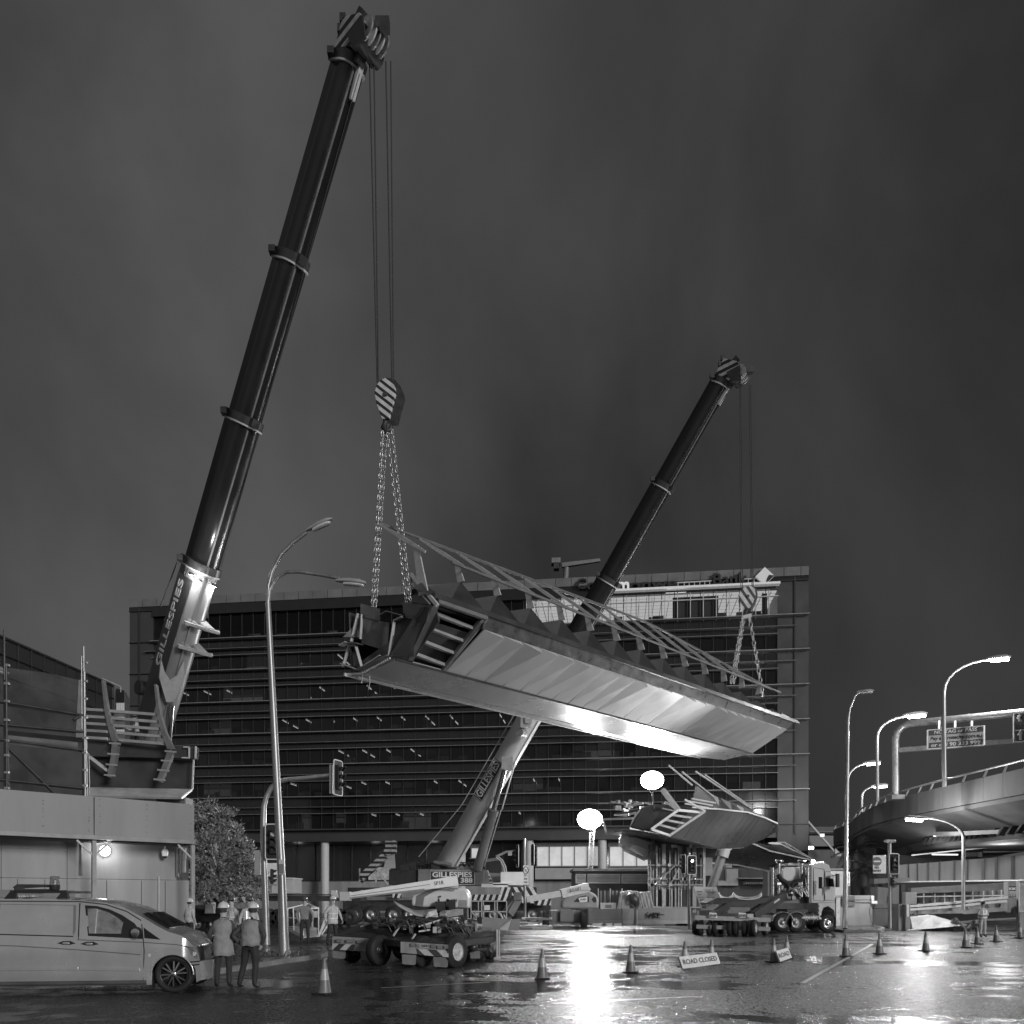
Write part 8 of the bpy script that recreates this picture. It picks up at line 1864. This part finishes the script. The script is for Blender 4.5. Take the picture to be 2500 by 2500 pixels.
mb = MB(); mb.beam(b0.lerp(b1, .3)-V((0, .2, .22)), b1-V((0, .2, .12)), .06, .08); mb.beam(b0.lerp(b1, .25)-V((0, .22, .0)), b1-V((0, .22, .02)), .03, .03); put('boom_rail', mb, m_mid, bm_)
mb = MB(); mb.cbox(b1+V((-.05, 0, 0)), .5, .5, .45); mb.beam(b1, W(818, 2185, YF-2.2), .25, .22); mb.tube([W(1076, 2160, YF-.5), W(1118, 2166, YF-.3)], .14, 10); mb.cbox(W(816, 2180, YF-2.2), .25, .3, .25); mb.beam(W(816, 2184, YF-2.3), W(845, 2198, YF-2.3), .12, .12); put('knuckle', mb, m_light, lf)
mb = MB(); mb.box(PX(1010, 44), PX(1140, 44), YF+.1, YF+1.7, .55, PZ(2213, 44)); mb.cbox(W(1076, 2212, YF-.2), .5, .5, .5); mb.cbox(W(1104, 2208, YF-.2), .35, .4, .5); put('turret', mb, m_dark, lf)
mb = MB(); mb.beam(W(1085, 2232, 40), W(1124, 2226, 42), .32, .3); mb.disc(W(1082, 2234, 39.8), (1, 0, .1), .18, .3, 12); put('outrigger_beam', mb, m_galv, lf)
for px in (1132, 1000, 1060): wheel(lf, (PX(px, 42.5), 42.5+(.3 if px != 1132 else 0), .5), (.5, -.87, 0), .5, .4, m_grey)
# ================================================================ low lift seen from behind (JLG LIFT, AAK)
l2 = thing('boom_lift', 'low grey boom lift seen from behind between two knobbly tyres', 'boom lift', at(1400, 56, 0))
Yj = 55.
mb = MB(); P = [(1371, 2218), (1372, 2200), (1378, 2188), (1390, 2180), (1410, 2176), (1440, 2176), (1456, 2184), (1463, 2198), (1462, 2219), (1420, 2219)]
mb.slab([W(x, y, Yj) for x, y in P], (0, 1.8, 0)); bd = put('engine_cover', mb, M('lift_grey', .28, .4, var=.15, scale=1.5), l2, bevel=.15)
mb = MB(); mb.slab([W(x, y, Yj-.02) for x, y in ((1400, 2202), (1412, 2190), (1430, 2186), (1438, 2190), (1438, 2203))], (0, .03, 0)); put('vent', mb, m_dark, bd); mb = MB(); mb.slab([W(x, y, Yj-.06) for x, y in ((1412, 2192), (1434, 2189), (1434, 2202), (1416, 2203))], (0, .03, 0)); o_ = put('sticker', mb, m_white, bd)
text('lettering', 'AAK', m_letb, o_, W(1424, 2196, Yj-.07), (1, 0, .1), (0, -1, 0), .2, width=.42)
mb = MB(); mb.slab([W(x, y, Yj-.02) for x, y in ((1444, 2196), (1450, 2188), (1456, 2192), (1456, 2202), (1450, 2204))], (0, .03, 0)); put('vent', mb, m_dark, bd)
b0 = W(1436, 2166, Yj+.3); b1 = W(1285, 2196, Yj-.3); mb = MB(); mb.beam(b0, W(1370, 2182, Yj), .5, .6); mb.beam(W(1372, 2181, Yj), b1, .3, .4); bm_ = put('boom', mb, m_light, l2)
text('lettering', 'JLG LIFT', m_letb, bm_, W(1405, 2172, Yj-.3), (b0-b1).normalized(), (0, -1, 0), .3, width=.85)
mb = MB(); mb.slab([W(1392, 2176, Yj-.2), W(1436, 2162, Yj-.1), W(1443, 2172, Yj-.1)], (0, .5, 0)); put('boom_end', mb, m_light, l2)
mb = MB(); mb.box(PX(1345, Yj), PX(1420, Yj), Yj+.2, Yj+1.9, .3, 1.1); mb.box(PX(1368, Yj), PX(1400, Yj), Yj-.1, Yj+.2, .35, 1.05); put('chassis', mb, m_mid, l2)
for px in (1333, 1426):
    t_ = wheel(l2, (PX(px, 54.6), 54.8, .52), (1, 0, 0), .52, .42, m_mid)
    mb = MB()
    for k in range(22):
        a_ = 2*math.pi*k/22; c_ = V((PX(px, 54.6), 54.8, .52))+V((0, math.sin(a_), math.cos(a_)))*.52
        mb.beam(c_-V((.2, 0, 0)), c_+V((.0, math.cos(a_)*.06, -math.sin(a_)*.06)), .06, .06); mb.beam(c_+V((.2, 0, 0)), c_+V((.0, math.cos(a_)*.06, -math.sin(a_)*.06)), .06, .06)
    put('tread', mb, m_black, t_)
# basket and folded arm of the near centre lift
bk_ = thing('lift_basket', 'tubular work basket on a folded striped arm left of the centre island signal', 'work basket', at(1190, 40, 0))
ys = 41
line3('rails', [[(1150, 2200, ys), (1237, 2200, ys), (1237, 2247, ys), (1150, 2245, ys), (1150, 2200, ys)], [(1150, 2225, ys), (1237, 2226, ys)], [(1176, 2198, ys), (1176, 2246, ys)], [(1208, 2198, ys), (1208, 2246, ys)], [(1180, 2198, ys), (1180, 2246, ys)], [(1214, 2198, ys), (1214, 2246, ys)], [(1168, 2202, ys+1), (1168, 2240, ys+1)], [(1150, 2225, ys), (1168, 2246, ys-.3)]], .045, m_light, bk_)
mb = MB(); mb.box(PX(1152, ys), PX(1235, ys), ys-.1, ys+.9, .35, .75); put('floor_tray', mb, m_mid, bk_)
mb = MB(); mb.box(PX(1182, ys), PX(1196, ys), ys-.1, ys, PZ(2222, ys), PZ(2210, ys)); put('control_box', mb, m_white, bk_)
mb = MB(); mb.beam(W(1239, 2232, ys+.4), W(1262, 2192, ys+.8), .5, .4); mb.beam(W(1236, 2222, ys+.4), W(1268, 2182, ys+.8), .2, .2); mb.cbox(W(1264, 2188, ys+.6), .4, .4, .4); put('arm', mb, m_mid, bk_); mb = MB(); mb.tube([W(1216, 2228, ys-.1), W(1222, 2232, ys-.2), W(1228, 2245, ys-.2)], .05, 6); put('hose', mb, m_light, bk_)
mb = MB(); mb.beam(W(1170, 2252, 37), W(1262, 2258, 38), .5, .5); put('beam', mb, m_mid, bk_)
# stacked timber and plates behind island
rn = random.Random(77)
for i in range(9):
    px = rn.uniform(1250, 1325); Y = rn.uniform(53, 57); zz = .02+.16*(i % 4)
    mb = MB(); mb.cbox((PX(px, Y), Y, zz+.07), rn.uniform(1.2, 2.2), .3, .13, rz=rn.uniform(-.05, .05)); o = put('timber_mat', mb, m_light if rn.random() < .7 else m_mid); tag(o, 'pale timber mat in the loose stack on the road behind the centre island', 'timber mat', 'timber mats stacked behind the centre island')

# ================================================================ TRUCK AND TRAILER on the right
tk = thing('truck', 'pale high cab prime mover with upright exhausts parked facing right', 'truck', at(1960, 47, 0))
YT = 46.5
m_cab = M('cab_paint', .55, .3, var=.08, scale=1, coat=.5)
def TX(p): return PX(p, YT)
def TZ(p): return PZ(p, YT)
mb = MB(); P = [(1980, 2205), (1980, 2112), (1990, 2106), (2015, 2107), (2025, 2112), (2030, 2130), (2038, 2140), (2040, 2158), (2040, 2205)]
mb.slab([(TX(x), YT, TZ(y)) for x, y in P], (0, 2.4, 0)); cabn = put('cab', mb, m_cab, tk, bevel=.06)
mb = MB(); mb.slab([(TX(x), YT-.02, TZ(y)) for x, y in ((2016, 2142), (2034, 2146), (2037, 2165), (2018, 2164))], (0, .03, 0)); put('side_window', mb, M('black_glass', .01, .06, var=0), cabn)
mb = MB(); mb.slab([(TX(x), YT-.02, TZ(y)) for x, y in ((1999, 2141), (2007, 2141), (2007, 2169), (1999, 2169))], (0, .03, 0)); put('sleeper_window', mb, M('black_glass', .01, .06, var=0), cabn)
mb = MB(); 
for pts in (((2014, 2128), (2014, 2198), (2038, 2198)), ((2014, 2128), (2028, 2128)), ((1986, 2120), (1986, 2198), (2012, 2200), (2012, 2122), (1986, 2118))):
    P = [V((TX(x), YT-.01, TZ(y))) for x, y in pts]
    for a_, b_ in zip(P, P[1:]): mb.beam(a_, b_, .02, .02)
put('door_gap', mb, m_dark, cabn)
mb = MB(); mb.tube([(TX(1990), YT-.1, TZ(2185)), (TX(1990), YT-.1, TZ(2150))], .04, 8); mb.tube([(TX(2012), YT-.1, TZ(2185)), (TX(2012), YT-.1, TZ(2165))], .03, 8); put('grab_rail', mb, m_chrome, cabn)
mb = MB(); mb.cbox((TX(2036), YT-.5, TZ(2150)), .12, .3, .75); mb.beam((TX(2030), YT-.1, TZ(2138)), (TX(2036), YT-.5, TZ(2138)), .04, .04); put('mirror', mb, m_dark, tk)
mb = MB(); mb.box(TX(2040)+.01, TX(2050), YT-.05, YT+2.45, .35, TZ(2192)); mb.tube([(TX(2050), YT, 1.9), (TX(2052), YT+1.2, 1.95), (TX(2050), YT+2.4, 1.9)], .06, 8); put('bull_bar', mb, m_galv, tk)
mb = MB(); mb.slab([(TX(x), YT, TZ(y)) for x, y in ((1998, 2205), (2040, 2205), (2040, 2240), (2036, 2222), (2022, 2212), (2010, 2216), (2004, 2232), (2000, 2246), (1998, 2246))], (0, 2.4, 0)); put('wheel_arch', mb, m_cab, tk)
mb = MB()
for k in range(4): mb.box(TX(1998.5), TX(2004), YT-.1, YT-.01, TZ(2244-k*10), TZ(2240-k*10))
put('step', mb, m_galv, tk)
mb = MB(); mb.tube([(TX(1958), YT+.35, .8), (TX(1997), YT+.35, .8)], .36, 20); fu = put('fuel_tank', mb, m_chrome, tk); mb = MB()
for x in (1966, 1986): mb.tube([(TX(x), YT+.35, .8), (TX(x+1.5), YT+.35, .8)], .37, 20)
put('tank_strap', mb, m_galv, fu)
mb = MB(); mb.box(TX(1905), TX(1998), YT+.8, YT+1.1, .7, 1.0); mb.box(TX(1905), TX(1998), YT+1.5, YT+1.8, .7, 1.0); mb.box(TX(1925), TX(1975), YT+.2, YT+2.2, 1.03, 1.3); put('chassis', mb, m_dark, tk)
# engine clutter behind cab, white tank, exhausts
mb = MB(); P = [(1914, 2144), (1913, 2125), (1918, 2117), (1928, 2116), (1962, 2116), (1962, 2142), (1954, 2150), (1938, 2152), (1924, 2152)]
mb.slab([(TX(x), YT+.3, TZ(y)) for x, y in P], (0, 1.4, 0)); put('roof_fairing', mb, m_cab, tk, bevel=.08); mb = MB(); mb.slab([(TX(x), YT+.3, TZ(y)) for x, y in ((1927, 2112), (1932, 2106), (1956, 2106), (1962, 2112))], (0, 1.4, 0)); put('air_deflector', mb, m_cab, tk)
for x in (1903, 1958, 1887, 1973):
    hi = x in (1903, 1958)
    mb = MB(); mb.tube([(TX(x), YT+.1, TZ(2190)), (TX(x), YT+.1, TZ(2102 if hi else 2118))], .1 if hi else .13, 12); 
    if hi: mb.lathe((TX(x), YT+.1, TZ(2108)), (0, 0, 1), [(0, .12), (.08, .22), (.2, .25), (.22, .1)], 12)
    put('exhaust_stack', mb, m_chrome, tk)
for (a_, b_, c_) in (((1899, 2135), (1906, 2148), (1922, 2156)), ((1962, 2135), (1956, 2148), (1936, 2156))):
    mb = MB(); mb.tube([V((TX(a_[0]), YT-.05, TZ(a_[1]))), V((TX(b_[0]), YT-.08, TZ(b_[1]))), V((TX(c_[0]), YT, TZ(c_[1]))), V((TX(c_[0])+(.1 if c_[0] < 1930 else -.1), YT, TZ(c_[1]+10)))], .13, 12); put('intake_pipe', mb, m_black, tk)
mb = MB(); mb.box(TX(1975), TX(1979.5), YT+.0, YT+2.4, TZ(2205), TZ(2112)); mb.box(TX(1876), TX(1886), YT+.1, YT+1, TZ(2190), TZ(2128)); mb.box(TX(1905), TX(1972), YT+.5, YT+2, TZ(2205), TZ(2160)); put('headboard', mb, m_mid, tk)
mb = MB(); rn = random.Random(12)
for k in range(46):
    px = rn.uniform(1900, 1972); mb.cbox((TX(px), YT+rn.uniform(-.05, .5), TZ(rn.uniform(2150, 2195))), rn.uniform(.05, .3), .2, rn.uniform(.05, .25), rz=rn.random())
for k in range(12):
    p = V((TX(rn.uniform(1905, 1955)), YT, TZ(rn.uniform(2160, 2190)))); mb.tube([p, p+V((.1, -.05, .15)), p+V((.35, 0, .1)), p+V((.5, 0, -.15))], .025, 6)
put('engine_gear', mb, m_galv, tk)
mb = MB(); mb.tube([(TX(1992), YT+.5, TZ(2104)), (TX(2018), YT+.5, TZ(2103)), (TX(2020), YT+.5, TZ(2112))], .05, 8); put('roof_bar', mb, m_chrome, tk)
mb = MB(); mb.lathe((TX(1990), YT+.3, TZ(2104)), (0, 0, 1), [(-.05, .08), (.05, .1), (.12, .07), (.13, .001)], 12); put('roof_beacon', mb, emis('beacon_glow', 30), tk); lamp(tk, (TX(1990), YT+.2, TZ(2100)), 80, .1)
lamp(tk, (TX(1990), YT, TZ(2099)), 13000, .8, typ='SPOT', d=V((.0, 34, 12.0))-V((TX(1990), YT, TZ(2099))), spot=52, blend=1.0)  # added spot without a fitting, aimed to brighten the hanging bridge
for px in (2023,): wheel(tk, (TX(px), YT+.2, .5), (0, -1, 0), .52, .32, m_chrome)
for px in (1912, 1945): 
    t_ = wheel(tk, (TX(px), YT+.25, .54), (0, -1, 0), .54, .5, m_galv, dish=.16)
    mb = MB(); q = V((TX(px), YT-.02, .54)); 
    mb.loft([[q+V((math.cos(a_)*r_, y_, math.sin(a_)*r_)) for r_, y_ in ((.6, 0), (.63, 0), (.63, .55), (.6, .55))] for a_ in [R(8+164*i/12) for i in range(13)]]); put('mudguard', mb, m_galv, tk)
for px in (1912, 1945, 2023): wheel(tk, (TX(px), YT+2.2, .53), (0, 1, 0), .53, .4, m_dark2)
# gooseneck trailer with eight wheels across the back
tl = thing('low_loader', 'dark extendable jinker trailer with rows of twin tyres and pale bolster sheets', 'trailer', at(1780, 43, 0))
YU = 42.5
def UX(p, Y=YU): return PX(p, Y)
mb = MB(); mb.beam(W(1738, 2236, 42.5), W(1775, 2212, 43), .3, .35); mb.beam(W(1838, 2238, 42.6), W(1915, 2186, 45.5), .3, .45); mb.beam(W(1760, 2246, 42.7), W(1880, 2240, 43.2), .25, .3); mb.beam(W(1815, 2240, 43), W(1860, 2212, 44), .2, .3); put('gooseneck', mb, m_dark, tl)
mb = MB(); mb.slab([W(1726, 2204, 43), W(1750, 2192, 43), W(1875, 2192, 44), W(1905, 2186, 45), W(1870, 2206, 44), W(1740, 2208, 43)], (0, 2.0, 0)); put('bed', mb, m_dark, tl)
mb = MB(); mb.slab([W(1778, 2215, 43.3), W(1830, 2215, 43.3), W(1834, 2230, 43.3), W(1776, 2230, 43.3)], (0, .2, 0)); put('cross_member', mb, m_mid, tl)
mb = MB(); mb.slab([W(1889, 2202, 44.2), W(1902, 2193, 44.4), W(1904, 2196, 44.4), W(1890, 2206, 44.2)], (0, -.04, 0)); put('marker_plate', mb, m_light, tl)
def hammock(x0, x1, name):
    mb = MB(); vs = []; n_ = 10
    for i in range(n_+1):
        f = i/n_; s = math.sin(math.pi*f); px = x0+(x1-x0)*f
        vs += [W(px, 2178+12*s**.5, 44.6), W(px, 2186+9*s**.5, 43.4)]
    mb.add(vs, [(2*i, 2*i+1, 2*i+3, 2*i+2) for i in range(n_)], sm=True); o_ = put(name, mb, m_light, tl); m_ = o_.modifiers.new('s', 'SOLIDIFY'); m_.thickness = .06
hammock(1756, 1790, 'bolster_sheet'); hammock(1791, 1858, 'bolster_sheet')
mb = MB(); mb.beam(W(1697, 2240, 42.3), W(1880, 2246, 42.3), .25, .22); mb.beam(W(1700, 2262, 42.8), W(1880, 2268, 42.3), .2, .2); put('axle_beam', mb, m_grey, tl)
for px in (1738, 1810):
    mb = MB(); mb.slab([W(px-6, 2240, 42), W(px+14, 2241, 42), W(px+11, 2229, 42), W(px-6, 2228, 42)], (0, .08, 0)); lpn = put('lamp_panel', mb, m_white, tl)
    for d_ in (0, 9): mb = MB(); mb.disc(W(px-1+d_-0, 2235, 41.96), (0, 1, 0), .075, .04, 14); put('tail_light', mb, m_mid, lpn)
mb = MB(); mb.box(UX(1823, 42), UX(1838, 42), 41.9, 42, PZ(2240, 42), PZ(2231, 42)); put('number_plate', mb, m_light, tl)
i = 0
for px, Y in ((1698, 43.3), (1710, 43.1), (1732, 43.0), (1746, 42.9), (1782, 42.6), (1796, 42.5), (1818, 42.3), (1834, 42.1)):
    wheel(tl, (UX(px, Y), Y, .40), (.92, -.38, 0), .42, .24, m_grey, dish=.06); i += 1
wheel(tl, (UX(1868, 43), 43, .44), (.85, -.5, 0), .44, .24, m_light, dish=.09); wheel(tl, (UX(1842, 42), 42.0, .42), (.85, -.5, 0), .43, .2, m_light, dish=.09)
wheel(tl, (UX(1760, 44), 44, .42), (.92, -.38, 0), .42, .24, m_grey)
# a few small worker-scale details: hose on the paving and cable
mb = MB(); mb.tube([gp(482, 2295, .16), gp(500, 2290, .16), gp(522, 2283, .16)], .03, 6); tag(put('hose', mb, m_light), 'pale hose lying on the wet paving right of the hoarding post', 'hose')
